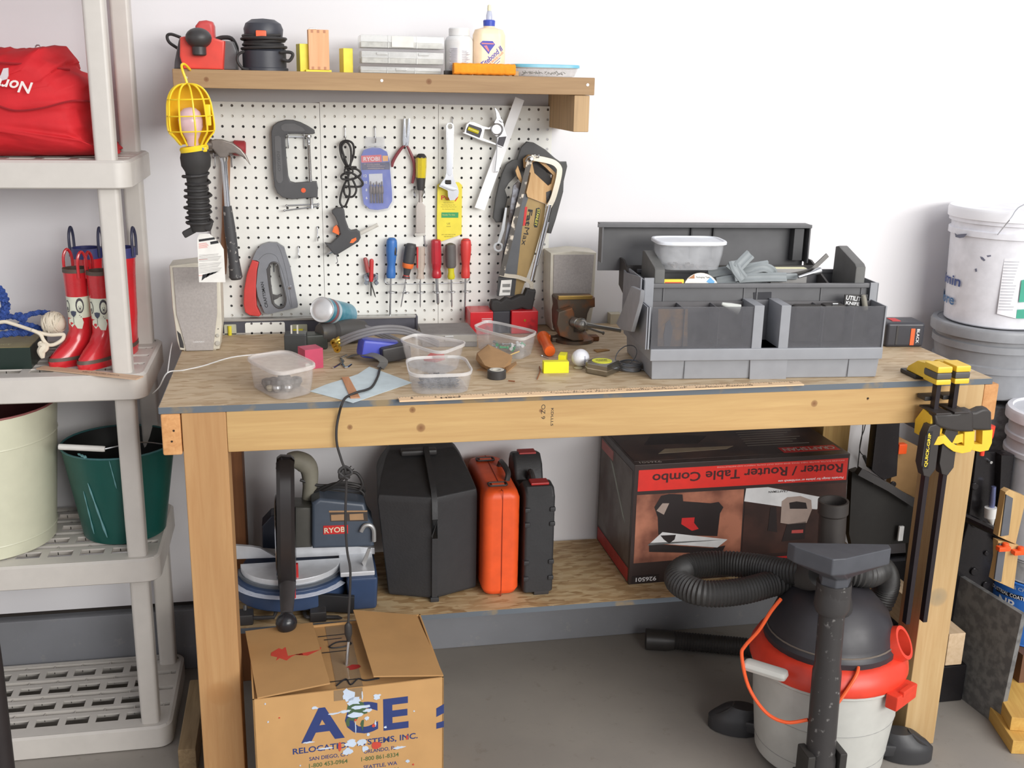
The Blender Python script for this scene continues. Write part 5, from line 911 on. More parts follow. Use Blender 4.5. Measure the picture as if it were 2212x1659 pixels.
g.prism([(q.x, q.y) for q in (yy(750, 635, 0), yy(1010, 655, 0), yy(1040, 610, 0), yy(900, 560, 0))], BT+.01, BT+.1, 'z'); g.prism([(q.x, q.y) for q in (yy(990, 610, 0), yy(1085, 565, 0), yy(1090, 585, 0), yy(1010, 655, 0))], BT+.02, BT+.12, 'z')
part('bag', g, KR, pb_, world=True, smooth=20)
# orange tube, nail, yellow blocks, golf ball, tape measure, wire coil
a, b = AZ('M', 1374, 470, BT+.56), AZ('M', 1315, 345, BT+.62); ot = thing('orange_tube', 'bright orange plastic tube lying beside the bench vise', 'tube', (a.x, a.y, BT)); g = G(); turned(g, a, b, [(0, 0), (.5, 0), (.56, .03), (.56, .2), (.5, .22), (.52, .75), (.62, .78), (.64, .98), (.5, 1), (.0, 1)], 26); part('tube', g, mat('orange_tube_plastic', (244, 106, 36), .3), ot, world=True)
g = G(); q = b+Vector((.55, .2, .0)); g.box((-.25, -.5, -.2), (.2, .5, .25), .1, M=T(*q)); part('clip', g, mat('orange_tube_plastic', 0), ot, world=True)
a, b = AZ('M', 1305, 508, BT+.06), AZ('M', 1365, 530, BT+.06); g = G(); turned(g, a, b, [(0, 0), (.12, 0), (.12, .12), (.045, .16), (.045, .9), (0, 1)], 10); solo('steel_nail', g, STEEL, 'single short steel nail behind the yellow blocks', 'nail')
YW = mat('lemon_block', (240, 232, 30), .5)
p = AZ('M', 1320, 660, BT); q = AZ('M', 1535, 655, BT); ang = math.degrees(math.atan2((q-p).y, (q-p).x)); g = G(); g.box((0, 0, 0), ((q-p).length, .75, 1.08), .04); solo('lemon_block', g, YW, 'lemon yellow block lying on its long side near the golf ball', 'block', 'lemon yellow blocks on the bench', M=T(p.x, p.y, BT) @ Rz(ang))
p = AZ('M', 1540, 622, BT); g = G(); g.box((0, 0, 0), (1.4, .7, 1.1), .04); solo('lemon_block', g, YW, 'lemon yellow block turned end-on behind the other yellow block', 'block', 'lemon yellow blocks on the bench', M=T(p.x-.45, p.y+1.1, BT) @ Rz(68) @ T(-.2, -.35, 0))
p = AZ('M', 1633, 600, BT); gb = thing('golf_ball', 'white golf ball resting beside the chrome tape measure', 'ball', (p.x, p.y, BT)); g = G(); bmesh.ops.create_icosphere(g.bm, subdivisions=4, radius=.84, matrix=T(0, 0, .84)); random.seed(1)
for v in g.bm.verts:
    d = (v.co-Vector((0, 0, .84))).normalized(); v.co -= d*.02*(1 if (math.sin(d.x*32)*math.sin(d.y*32)*math.sin(d.z*32)) > .1 else 0)
bb = part('ball', g, mat('golf_white', (238, 238, 244), .3), gb)
g = G(); join(g, words('Titleist', .75, .16, frame((.2, -.84, .85), (-.1, 0, 1), (-1, 0, -.1)))); part('lettering', g, NAVY, bb)
g = G(); g.lathe([(0, 0), (.4, 0), (.45, .06), (.3, .12), (0, .14)], 12, T(p.x-.35, p.y-.6, BT)); solo('putty_lump', g, mat('putty', (196, 184, 150), .8), 'small lump of dried putty under the golf ball', 'lump')
p = AZ('Y', 960, 1600, BT); tm = thing('tape_measure', 'chrome tape measure lying flat with a yellow round sticker', 'tape measure', (p.x, p.y+1.25, BT), 45)
oc = [(-1.25, -1.25), (1.1, -1.25), (1.25, -1.1), (1.25, .8), (.8, 1.25), (-.8, 1.25), (-1.25, .8)]
g = G(); g.prism(oc, .02, 1.1, 'z', .16, seg=3); bb = part('case', g, mat('worn_chrome', (150, 146, 136), .2, .9), tm); g = G(); g.prism([(x*1.01, y*1.01) for x, y in oc], .5, .58, 'z'); part('seam', g, CHROME, bb)
g = G(); g.cyl(.92, 1.09, 1.14, 28); lb = part('sticker', g, mat('fluor_yellow', (232, 232, 60), .5), tm, 'yellow round sticker'); part('lettering', words('STANLEY', 1.1, .3, Rz(-45) @ T(0, .15, 1.142), bold=.02), INKB, lb); part('lettering', words('LEVERLOCK', .9, .2, Rz(-45) @ T(0, -.25, 1.142), bold=.01), INKB, lb)
g = G(); q = AZ('Y', 1400, 1540, BT)
for i in range(7): g.tube([(q.x+(1.0+.06*(i % 3))*math.cos(t), q.y+.8+(.95+.05*(i % 2))*math.sin(t), BT+.08+.11*i+.03*math.sin(t*2+i)) for t in [2*PI*k/20 for k in range(20)]], .05, 6, 1, closed=True)
c2_ = AZ('Y', 1320, 1300, BT+1.2); g.tube([(c2_.x+1.1*math.cos(t), c2_.y+.4+.5*math.sin(t)+.3*math.cos(t), BT+1.3+.75*math.sin(t)+.35*math.cos(t)) for t in [2*PI*k/20 for k in range(20)]], .05, 6, 1, closed=True); g.tube([(q.x+.9, q.y+.4, BT+.15), (q.x+1.5, q.y+.2, BT+.1), (q.x+2.0, q.y+.5, BT+.1)], .05, 6)
solo('wire_coil', g, mat('dull_wire', (130, 132, 136), .35, .7), 'coil of thin grey wire between the tape measure and the toolbox', 'wire coil')
for i, (pts, lab) in enumerate(((((1285, 600), (1290, 640), (1265, 705)), 'little brown twig standing near the lemon blocks'), (((1020, 720), (1075, 725)), 'short reddish splinter near the tape roll'), (((1035, 500), (1112, 470)), 'wooden matchstick leaning on the paper bag'))):
    g = G(); g.tube([AZ('M', x, y, BT+(.08 if i < 2 else .9)) for x, y in pts], .06, 6); solo('splinter' if i else 'twig', g, mat('twig_brown', (140, 88, 56) if i < 2 else (214, 180, 120), .8) if i < 2 else mat('match_wood', (220, 186, 120), .7), lab, 'twig' if i == 0 else 'splinter')
# grey flat case and red boxes
c = P2('G', BT+1.35, (655, 1008), (1150, 1000), (1245, 1112), (700, 1112)); fc = thing('flat_metal_case', 'flat grey metal case lying behind the tubs', 'case', (c[0].x+2.5, c[0].y-2, BT)); g = G(); g.prism([(p.x, min(p.y, -1.2)) for p in c], BT+1.25, BT+1.35, 'z', .03); part('lid', g, mat('grainy_grey', (136, 132, 130), .6, bmp=.3), fc, world=True)
g = G(); g.prism([(p.x, min(p.y, -1.2)) for p in c], BT+.55, BT+1.25, 'z', .03); cb = part('frame', g, ALU, fc, world=True); g = G(); g.prism([(p.x+.05, min(p.y+.08, -1.2)) for p in c], BT+.02, BT+.55, 'z', .03); part('base', g, mat('grey_base', (140, 136, 134), .6), fc, world=True)
m_ = (c[2]+c[3])/2; g = G(); g.box((m_.x-.5, m_.y-.06, BT+.6), (m_.x+.4, m_.y+.02, BT+1.15), .03); part('latch', g, STEEL, fc, world=True)
yb_ = -5.0; x0, xm0, xm1, x1 = [AY('G', x, 950, yb_).x for x in (1178, 1408, 1590, 1855)]; zt = AY('G', 1300, 893, yb_).z
for (xa, xb, lab, nm) in ((x0, xm0, 'red metal box under the hacksaw grip, white lines on its front', 0), (xm1, x1, 'red metal box beside the pegboard edge with a small brass stud', 1)):
    e = thing('red_metal_box', lab, 'box', ((xa+xb)/2, yb_+2, BT), group='red metal boxes'); g = G(); g.box((xa, yb_, BT+.02), (xb, yb_+3.2, zt), .1); bb = part('box', g, mat('glossy_red_metal', (206, 34, 44), .3, c2=(120, 26, 34), scale=12, lo=.62, hi=.7), e, world=True)
    g = G()
    if nm == 0:
        for i in range(3): g.box((xa+(xb-xa)*.5, yb_-.012, zt-.75-i*.16), (xb-.15, yb_+.01, zt-.7-i*.16))
        part('white_lines', g, WHITEP, bb, world=True)
    else: g.cyl(.13, 0, .06, 12, M=frame(((xa+xb)/2, yb_, zt-1.0), (1, 0, 0), (0, 0, 1))); part('stud', g, BRASS, bb, world=True)
g = G(); g.box((xm0+.03, yb_+.5, BT+.02), (xm1-.03, yb_+2.9, zt-.1), .1); solo('black_box', g, mat('dark_blue_black', (52, 52, 60), .5), 'dark box wedged between the two red metal boxes', 'box')
# bench vise
VI = mat('rusty_iron', (92, 80, 68), .5, .5, c2=(128, 84, 54), scale=22, lo=.5, hi=.62); yv_ = -8.5
vs_ = thing('bench_vise', 'rusty dark bench vise in front of the speaker', 'vise', (AY('Y', 430, 1050, yv_).x, yv_, BT))
cx_ = AY('Y', 440, 1060, yv_).x
g = G(); g.lathe([(0, BT+.01), (2.1, BT+.01), (2.1, BT+.35), (1.5, BT+.6), (1.2, BT+1.1), (0, BT+1.1)], 24, T(cx_, yv_, 0)); part('swivel_base', g, VI, vs_, world=True)
for dx in (-1.9, 2.1): g = G(); g.box((cx_+dx-.5, yv_-.6, BT+.01), (cx_+dx+.5, yv_+.6, BT+.5), .1); part('lug', g, VI, vs_, world=True)
g = G(); g.prism(out('Y', yv_, (140, 330), (160, 298), (760, 298), (762, 450), (680, 470), (640, 560), (600, 820), (560, 960), (330, 960), (180, 900), (145, 760), (140, 560), (160, 470)), yv_-.9, yv_+1.6, bev=.15); part('fixed_jaw', g, VI, vs_, world=True)
g = G(); g.prism(out('Y', yv_-1.6, (180, 540), (400, 470), (440, 560), (430, 860), (560, 900), (600, 1000), (420, 1010), (200, 930), (150, 740)), yv_-2.2, yv_-.9, bev=.15); part('moving_jaw', g, VI, vs_, world=True)
g = G(); a = AY('Y', 195, 310, yv_-.9); b = AY('Y', 745, 345, yv_-.9); g.box((a.x, yv_-1.05, b.z), (b.x, yv_-.5, a.z+.08), .03); part('jaw_plate', g, mat('brassy_edge', (190, 156, 88), .3, .8), vs_, 'brassy jaw plate', world=True)
a, b = AY('Y', 440, 720, yv_-2.2), AY('Y', 590, 760, yv_-3.4); g = G(); turned(g, a, b, [(0, 0), (.5, 0), (.5, .5), (.42, .55), (.6, .7), (.62, .95), (.4, 1), (0, 1)], 20); part('screw_hub', g, mat('dull_steel', (150, 148, 142), .35, .8), vs_, world=True)
a, b = AY('Y', 575, 755, yv_-3.3), AY('Y', 1210, 860, yv_-3.3); g = G(); turned(g, a, b, [(0, 0), (.28, .02), (.26, .2), (.2, .4), (.2, .97), (.24, 1), (0, 1)], 14); g.ball(a+Vector((0, -.25, 0)), .52, 16); part('tommy_bar', g, mat('dull_steel', 0), vs_, world=True)
a, b = AY('Y', 640, 810, yv_-2.6), AY('Y', 940, 905, yv_-2.6); g = G(); turned(g, a, b, [(0, 0), (.12, 0), (.12, .92), (.18, .94), (.18, 1), (0, 1)], 10); part('lock_lever', g, mat('dull_steel', 0), vs_, world=True)
g = G(); c_ = AY('Y', 1120, 660, -1.2); g.box((c_.x-.55, -1.3, c_.z-.9), (c_.x+.75, -.05, c_.z+.5), .05); solo('outlet_box', g, mat('cream_block', (206, 198, 176), .6), 'small cream wall block low behind the vise handle', 'block')
# yardstick
a, b = WZ(863, 868, BT+.05), WZ(1737, 832, BT+.05); d = (b-a); d.z = 0; L = d.length; ang = math.degrees(math.atan2(d.y, d.x)); yk_ = thing('yardstick', 'wooden yardstick lying along the front edge of the bench', 'ruler', (a.x, a.y, BT), ang)
yw_ = 1.05; g = G(); g.box((0, 0, .01), (L, yw_, .14), .02); st = part('stick', g, wood('yardstick_wood', (238, 206, 168), (226, 190, 148), 0), yk_)
g = G()
for i in range(int(L*4)): h_ = .3 if i % 4 == 0 else (.2 if i % 2 == 0 else .12); g.box((i*.25+.1, yw_-h_, .138), (i*.25+.125, yw_, .146))
part('tick_marks', g, INKB, st)
part('lettering', words('OSH', 1.7, .34, T(4.3, .36, .14) @ Rz(180), bold=.03), INKB, st)
for i, s_ in enumerate(('Celebrating 75 Years of', 'Quality Service in', 'Northern California')): part('lettering', words(s_, 5.4, .34, T(16+i*6.3, .38, .14) @ Rz(0), shear=.3), INKB, st)
for i in range(1, int(L)): 
    if i % 2: part('numeral', words(str(i), .2 if i < 10 else .32, .24, T(i+.1, yw_-.42, .14) @ Rz(180)), INKB, st)
# white speaker wire
g = G(); g.tube([WZ(640, 757, BT+.06), WZ(570, 764, BT+.06), WZ(500, 772, BT+.06), WZ(440, 790, BT+.06), WZ(395, 800, BT+.06), WY(362, 805, -19), WY(345, 835, -17), WY(330, 850, -14)], .06, 6, 5); g.tube([WY(362, 805, -19), WY(368, 760, -12), WY(372, 740, -7)], .05, 6, 4); solo('white_wire', g, WHITE, 'thin white speaker wire trailing off the bench towards the shelving', 'wire')
# battery pack by the toolbox
a, b = AZ('O', 125, 1148, BT), AZ('O', 340, 1150, BT); bt_ = thing('battery_pack', 'black and orange tool battery beside the toolbox', 'battery', ((a.x+b.x)/2+.6, a.y+1.6, BT), -6)
g = G(); g.box((-2.0, -1.5, 0), (2.1, 1.6, 2.6), .35, seg=3); bb = part('case', g, mat('battery_black', (54, 54, 60), .4), bt_); g = G(); g.box((.55, -1.56, .25), (1.0, -1.48, 2.0), .03); part('orange_stripe', g, ORANGE, bb); g = G(); g.box((-1.0, -1.56, .3), (-.75, -1.45, 2.3), .05); part('rib', g, BLACK, bb); g = G(); g.box((-1.2, -.8, 2.58), (-.3, .6, 2.66), .03); part('red_patch', g, REDP, bb)
part('lettering', words('BLACK', 1.5, .3, frame((1.35, -1.51, 1.2), (0, 0, -1), (1, 0, 0)), bold=.01), WHITEP, bb)
# scraps lying by the back of the bench
for (x, y, w_, d_, lab) in ((1290, 762, 1.6, .9, 'dusty tan wood chip beside the toolbox hinge'), (1120, 640, 0, 0, '')):
    if w_: p = WZ(x, y, BT); g = G(); g.prism([(0, 0), (w_, .1), (w_*.9, d_*.7), (.2, d_)], .01, .12, 'z', .02, M=T(p.x, p.y, BT) @ Rz(20)); solo('wood_chip', g, mat('chip_tan', (170, 130, 80), .8), lab, 'chip')
# ================================================================== turned frames: read a close-up on a plane of a turned thing
def LY(M, k, x, y, v):
    """local x,z of a photo point on the thing's own plane y = v"""
    d = ray(*Q(k, x, y)); Mi = M.inverted(); o = Mi @ CAM; dl = Mi.to_3x3() @ d; p = o+dl*((v-o.y)/dl.y); return p
def LO(M, k, v, *pts): return [(p.x, p.z) for p in (LY(M, k, x, y, v) for x, y in pts)]
def L3(M, k, *pts): return [LY(M, k, x, y, v) for x, y, v in pts]
def WX(x, y, X): d = ray(x, y); return CAM+d*((X-CAM.x)/d.x)
# ================================================================== toolbox
MT = T(38.6, -24.25, BT) @ Rz(-4.3)
tb = thing('toolbox', 'large grey and black cantilever toolbox standing open on the workbench', 'toolbox', M=MT)
TG = mat('toolbox_grey', (146, 148, 153), .45, var=.05); TD = mat('toolbox_charcoal', (96, 96, 98), .5, var=.06)
n = lambda v, *p: LO(MT, 'N', v, *p)
W0 = 21.4
g = G(); g.box((0, 0, .01), (W0, 10.4, 2.3), .12, taper=.12)
g.prism(n(-.12, (1142, 1055), (1412, 1053), (1400, 1206), (1136, 1210)), -.14, .1, bev=.03)
base = part('base', g, TG, tb)
g = G()
for xx in ((665, 0), (1850, 0)): p = LY(MT, 'N', xx[0], 1130, -.02); g.box((p.x-.02, -.03, .1), (p.x+.02, .05, 1.8))
part('seam', g, mat('seam_grey', 0), base)
# pillars and side walls of the front bins
zt = LY(MT, 'N', 1200, 680, -.3).z; xL0, xL1, xP0, xP1, xQ0, xQ1, xR1 = [LY(MT, 'N', x, 800, -.3).x for x in (415, 430, 1163, 1235, 1358, 1428, 2112)]
g = G(); g.box((-.25, -.45, 1.85), (xR1+.12, 10.6, 2.95), .1); rim = part('base_rim', g, TG, tb)
g = G(); g.box((xP0, -.35, 2.9), (xP1, 3.1, zt+.12), .04); g.box((xQ0, -.35, 2.9), (xQ1, 3.1, zt+.12), .04); part('pillar', g, TG, tb)
g = G(); g.box((xP1, 2.9, 2.9), (xQ0, 3.05, zt), .02); g.box((xP1, -.2, 2.8), (xQ0, 3.0, 2.95)); part('handle_recess', g, mat('recess_grey', (104, 104, 108), .5), tb)
g = G(); g.box((xL0-.12, -.35, 2.9), (xL0+.03, 10.3, zt+.02), .02); part('side_wall', g, TG, tb); g = G(); g.box((xR1-.05, -.35, 2.9), (xR1+.1, 10.3, zt+.02), .02); part('side_wall', g, TG, tb)
SM = clear('smoked_window', (110, 110, 114), .42, .15)
for (xa, xb, lab) in ((xL1, xP0, 'smoky clear bin window with tan stickers behind'), (xQ1, xR1-.06, 'smoky clear bin window')):
    g = G(); g.box((xa, -.25, 2.95), (xb, -.15, zt), .02); part('bin_window', g, SM, tb, lab)
    g = G(); g.box((xa, .0, 2.95), (xb, 2.8, 3.1)); g.box((xa, 2.7, 2.95), (xb, 2.85, zt-.1)); b_ = part('bin', g, mat('bin_grey', (96, 94, 96), .6), tb)
    g = G()
    for f_ in ((.32, .66) if xa == xL1 else (.36, .68)): g.box((xa+(xb-xa)*f_-.02, -.14, 3), (xa+(xb-xa)*f_+.03, 2.7, zt-.2))
    part('divider', g, mat('divider_grey', (120, 120, 124), .5), b_)
g = G(); g.prism(n(.1, (475, 695), (690, 695), (685, 965), (470, 965)), .05, .12, bev=.01); q_ = part('tan_sticker', g, mat('tan_sticker', (190, 150, 104), .6, c2=(150, 130, 116), scale=30), tb, 'tan printed packet behind the window')
g = G(); g.prism(n(.0, (530, 800), (560, 770), (580, 850), (560, 965), (520, 965), (515, 880)), -.02, .04); part('grey_patch', g, mat('patch_grey', (128, 130, 138), .4), q_)
# tote tray in the middle
vt = 3.2; z0 = LY(MT, 'N', 1200, 505, vt).z; xa, xb = LY(MT, 'N', 432, 600, vt).x, LY(MT, 'N', 1990, 560, vt).x
g = G(); g.box((xa, vt, 2.9), (xb, vt+.12, z0-.35)); g.box((xa, vt+5.9, 2.9), (xb, vt+6.0, z0+.1)); g.box((xa, vt, 2.9), (xa+.12, vt+6, z0-.2)); g.box((xb-.12, vt, 2.9), (xb, vt+6, z0-.2)); g.box((xa, vt, z0-2.4), (xb, vt+6, z0-2.3)); tray = part('tote_tray', g, TD, tb)
g = G()
g.box((xa-.1, vt-.25, z0-.45), (xb+.1, vt+.15, z0-.05), .06); g.box((xa-.1, vt+5.75, z0-.1), (xb+.1, vt+6.1, z0+.25), .06)
for f_ in (.05, .42, .48, .78, .97): g.box((xa+(xb-xa)*f_-.05, vt-.1, 3.2), (xa+(xb-xa)*f_+.05, vt+.02, z0-.4))
part('tray_rim', g, mat('tray_rim_grey', (104, 104, 106), .5), tray)
g = G(); g.prism(n(vt-.02, (1165, 575), (1295, 572), (1292, 660), (1240, 690), (1168, 655)), vt-.06, vt+.02); part('latch_socket', g, mat('socket_dark', (40, 40, 46), .6), tray)
g = G(); g.box((xa-.95, vt-.6, 2.9), (xa-.05, vt-.45, z0+.55), .02); g.box((xa-.95, vt-.6, 2.9), (xa-.82, vt+5.8, z0+.35), .02); part('corner_post', g, TG, tb); g = G(); g.box((xb+.08, vt-.4, 2.9), (xb+.85, vt-.25, z0+.05), .02); g.box((xb+.75, vt-.4, 2.9), (xb+.88, vt+5.8, z0), .02); part('corner_post', g, TG, tb)
for i, xc in enumerate((xa+.15, xb-1.25)):
    s_ = 1 if i else .82
    g = G(); g.prism([(vt+.2, z0-2.2), (vt+.2, z0+1.4*s_), (vt+.6, z0+1.7*s_), (vt+4.6, z0+2.75*s_), (vt+5.3, z0+2.6*s_), (vt+5.5, z0-2.2)], xc, xc+1.0, 'x', bev=.16); part('handle_support', g, mat('support_charcoal', (104, 104, 102), .5), tb)
# lid thrown back
vl = 12.6; zb2, zt2 = LY(MT, 'N', 700, 330, vl).z, LY(MT, 'N', 700, 70, vl).z; xa2, xb2 = LY(MT, 'N', 45, 90, vl-1.2).x, LY(MT, 'N', 1577, 90, vl-1.2).x
g = G(); g.box((xa2+.3, vl, zb2-1.2), (xb2, vl+.2, zt2), .03); g.box((xa2+.15, vl-1.5, zt2-.14), (xb2, vl+.1, zt2+.02), .03); g.box((xa2+.3, vl-1.5, zb2-.2), (xa2+.45, vl+.1, zt2), .02); g.box((xb2-.15, vl-1.5, zb2-.2), (xb2, vl+.1, zt2), .02); g.box((xa2-.15, vl-1.6, zt2-.3), (xb2+.05, vl-1.4, zt2+.03), .03); lid = part('lid', g, TD, tb)
g = G()
for x_ in (708, 868): p = LY(MT, 'N', x_, 200, vl); g.box((p.x-.08, vl-.35, zb2), (p.x+.08, vl, zt2-.15), .02)
p = LY(MT, 'N', 1480, 200, vl-.5); g.box((p.x-.6, vl-1.2, zb2), (p.x+.4, vl, zt2-.4), .05); part('lid_rib', g, mat('rib_dark', (68, 68, 70), .5), lid)
g = G(); g.prism([(4.5, 4.4), (vl, zb2-2.6), (vl+.2, zb2+.1), (vl-1.5, zb2+.1), (4.2, 6.9)], -.5, -.3, 'x'); g.prism([(4.5, 5.2), (vl, zb2-1.6), (vl+.2, zb2+.1), (vl-1.5, zb2+.1), (4.2, 6.9)], xb2+.2, xb2+.4, 'x'); g.box((-.4, vl-2.8, zb2-1.9), (xb2+.3, vl-.2, zb2-1.75)); g.box((-.4, vl-2.9, zb2-1.9), (xb2+.3, vl-2.75, zb2-.2)); part('rear_tray', g, mat('rear_tray_charcoal', (70, 66, 64), .55), tb)
# hinged arm and latch at the near side
def LU(M, k, x, y, u): d = ray(*Q(k, x, y)); Mi = M.inverted(); o = Mi @ CAM; dl = Mi.to_3x3() @ d; p = o+dl*((u-o.x)/dl.x); return (p.y, p.z)
g = G(); g.prism([(-.3, 2.9), (9.6, 2.9), (9.6, z0+.1), (8.8, z0+.0), (7.6, z0+.1), (vt, z0+.55), (vt-.6, z0+.55), (vt-.6, zt), (-.3, zt)], -.72, -.6, 'x'); part('side_panel', g, mat('side_panel_grey', (134, 136, 142), .45), tb)
g = G(); g.prism([LU(MT, 'N', x, y, -1.3) for x, y in ((300, 530), (372, 560), (362, 640), (300, 860), (228, 848), (190, 800), (240, 690))], -1.6, -1.2, 'x', bev=.08); part('side_latch', g, TG, tb)
# contents
def tw(p): return MT @ Vector(p)
ct = [tw(LY(MT, 'N', x, y, v)) for x, y, v in ((497, 235, 4.6), (985, 205, 4.6))]; h_ = 2.55; zb3 = LY(MT, 'N', 700, 420, 4.8).z+BT; w_ = (ct[1]-ct[0]); w_.z = 0; nrm = Vector((-w_.y, w_.x, 0)).normalized()*4.2; h_ = ct[0].z*.5+ct[1].z*.5-zb3
tub('clear tub balanced on top of the open toolbox tray', [ct[0], ct[1], ct[1]+nrm, ct[0]+nrm], h_, zb3, mat('white_lid', (228, 232, 238), .35), m_=clear('frosted_tub', (232, 234, 238), .2, .15), s_=.86, lidlab='whitish lid', group=None)
random.seed(9); cc_ = (ct[0]+ct[1]+nrm)/2
g = G()
for i in range(26): p = Vector((cc_.x+random.uniform(-1.6, 1.4), cc_.y+random.uniform(-1.0, 1.2), zb3+.14+random.random()*.1)); g.cyl(.16, 0, .07, 8, M=T(*p) @ Rx(random.uniform(0, 60)))
solo('washers', g, mat('mixed_washers', (120, 112, 110), .5, .4), 'scatter of small washers in the tub on the toolbox', 'washers', kind='stuff')
p = LY(MT, 'N', 795, 520, 3.9); z_ = z0-2.2
pt = thing('packing_tape', 'roll of packing tape with a white printed label standing in the toolbox tray', 'tape', M=MT @ T(p.x, 4.6, z_-.75)); r_ = 1.75
Mq = frame((0, 0, r_+.05), (1, 0, 0), (0, .35, 1)); g = G(); g.lathe([(.95, -.5), (r_, -.5), (r_, .5), (.95, .5), (.95, -.5)], 32, Mq); bd = part('tape', g, clear('tan_tape', (196, 182, 160), .85, .2), pt)
g = G(); g.lathe([(.0, .51), (r_-.03, .51), (r_-.03, .54), (.0, .54)], 32, Mq); lb = part('label', g, PAPER, pt, 'white printed label'); part('lettering', words('Packaging Tape', 1.3, .2, Mq @ T(.2, 1.3, .54)), INKB, lb); g = G(); g.prism([(-1.2, 1.2), (-.6, 1.2), (-.6, 1.6)], .54, .56, 'z', M=Mq); part('brown_triangle', g, mat('brown_print', (170, 110, 60), .5), lb)
g = G(); g.prism([(.5, .9), (.9, 1.3), (1.3, .9), (1.1, .6)], .54, .56, 'z', M=Mq); part('blue_patch', g, mat('blue_patch_print', (100, 170, 220), .5), lb)
p = LY(MT, 'N', 575, 515, 3.9); e = thing('yellow_packet', 'small yellow and red packet in the toolbox tray', 'packet', M=MT @ T(p.x, 3.8, z0-2.2)); g = G(); g.box((-.9, 0, .0), (1.1, .3, 2.4), .08); bb = part('packet', g, mat('bright_packet', (246, 222, 70), .5), e); g = G(); g.box((-.7, -.02, 1.7), (.9, .02, 2.15), .05); part('red_print', g, REDP, bb)
CB = mat('ash_grey_cable', (138, 144, 146), .5)
cbt = thing('extension_cable', 'folded ash-grey flat cable bundle tied in the toolbox tray', 'cable', M=MT @ T(12, 6, z0-2.2)); Mi = T(12, 6, z0-2.2).inverted()
def cabp(pts, w_=.22, prof=((-1.9, -.5), (-1, -.8), (-.4, -.5), (.4, -.5), (1, -.8), (1.9, -.5), (1.9, .5), (1, .8), (.4, .5), (-.4, .5), (-1, .8), (-1.9, .5))):
    g = G(); g.tube([Mi @ LY(MT, 'N', x, y, v) for x, y, v in pts], w_, prof=list(prof), k=5, up=(0, -1, .4)); part('cable', g, CB, cbt)
cabp(((840, 440, 6), (960, 420, 5.5), (1060, 410, 5), (1180, 390, 4.8), (1270, 375, 5.4)))
cabp(((860, 480, 6), (980, 455, 5.4), (1100, 430, 4.8), (1230, 395, 4.6), (1300, 420, 4.8), (1290, 455, 5.2), (1180, 480, 5.2), (1080, 485, 5)))
cabp(((830, 425, 6.4), (950, 435, 5.6), (1050, 455, 5), (1150, 440, 4.9), (1250, 425, 4.9)))
cabp(((900, 500, 5), (1020, 480, 4.6), (1150, 470, 4.4), (1300, 465, 4.4), (1400, 465, 4.6)))
cabp(((1045, 400, 4.3), (1085, 355, 4.5), (1140, 300, 4.9)), .26)
cabp(((1020, 350, 4.6), (1040, 410, 4.2), (1090, 480, 4.0)), .26)
cabp(((985, 370, 4.6), (1020, 400, 4.3), (1050, 440, 4.1), (1060, 490, 4.0)), .2)
g = G(); a_ = Mi @ LY(MT, 'N', 1380, 480, 4.4); g.box((a_.x, -1.4, a_.z-.1), (a_.x+1.5, -.2, a_.z+.5), .15); part('plug', g, CB, cbt)
a, b = LY(MT, 'N', 1290, 425, 5.2), LY(MT, 'N', 1555, 375, 5.2); g = G(); g.box((a.x, 5.0, z0-2.2), (b.x, 5.9, b.z-.35), .05); e = thing('small_box', 'shallow grey box with a cream top in the toolbox tray', 'box', M=MT @ T(0, 0, 0)); FR[e] = MT; part('box', g, mat('box_grey', (150, 148, 146), .5), e); g = G(); g.box((a.x+.1, 5.05, b.z-.36), (b.x-.1, 5.8, b.z-.3)); part('cream_top', g, mat('cream_card', (226, 222, 184), .6), e, 'cream top')
e.matrix_world = (lambda m: (setattr(m, 'translation', m.translation*S), m)[1])(MT.copy())
def inb(nm, g, m_, lab, cat): return solo(nm, g, m_, lab, cat, M=MT)
g = G(); a, b = LY(MT, 'N', 1490, 465, 3.6), LY(MT, 'N', 1650, 415, 4.2); turned(g, a, b, [(0, 0), (.12, 0), (.16, .6), (.3, .8), (.36, .95), (.3, 1), (0, 1)], 16); inb('socket_wrench', g, STEEL, 'chrome socket handle sticking out of the toolbox tray', 'wrench')
g = G(); g.tube(L3(MT, 'N', (1240, 470, 5.5), (1400, 455, 5.0), (1560, 425, 4.8), (1620, 380, 5), (1700, 305, 5.3)), .2, prof=[(-1, -.4), (1, -.4), (1, .4), (-1, .4)], k=5, up=(0, -1, 0)); inb('pry_bar', g, DARKMETAL, 'curved flat grey pry bar leaning on the handle support', 'pry bar')
g = G(); turned(g, LY(MT, 'N', 1060, 700, 1.2), LY(MT, 'N', 930, 655, 1.4), [(0, 0), (.5, 0), (.34, .5), (.14, .95), (0, 1)], 16); inb('caulk_nozzle', g, mat('ivory_nozzle', (214, 216, 210), .4), 'pale plastic nozzle poking out of the front bin', 'nozzle')
a = LY(MT, 'N', 1828, 640, 1.6); b = LY(MT, 'N', 1950, 700, 1.6); uk = thing('knife_packet', 'black utility knife packet standing in the front bin', 'packet', M=MT @ T(a.x-.1, 1.5, 3.12)); g = G(); g.box((0, 0, 0), (b.x-a.x+.5, .2, zt-2.4), .03); bb = part('card', g, mat('packet_black', (56, 54, 54), .5), uk)
part('lettering', words('UTILITY', 1.75, .42, frame((1.0, 0, zt-2.75), (1, 0, -.12), (.12, 0, 1)), bold=.02), WHITEP, bb); part('lettering', words('KNIFE', 1.3, .3, frame((.8, 0, zt-3.2), (1, 0, -.12), (.12, 0, 1)), bold=.02), WHITEP, bb)
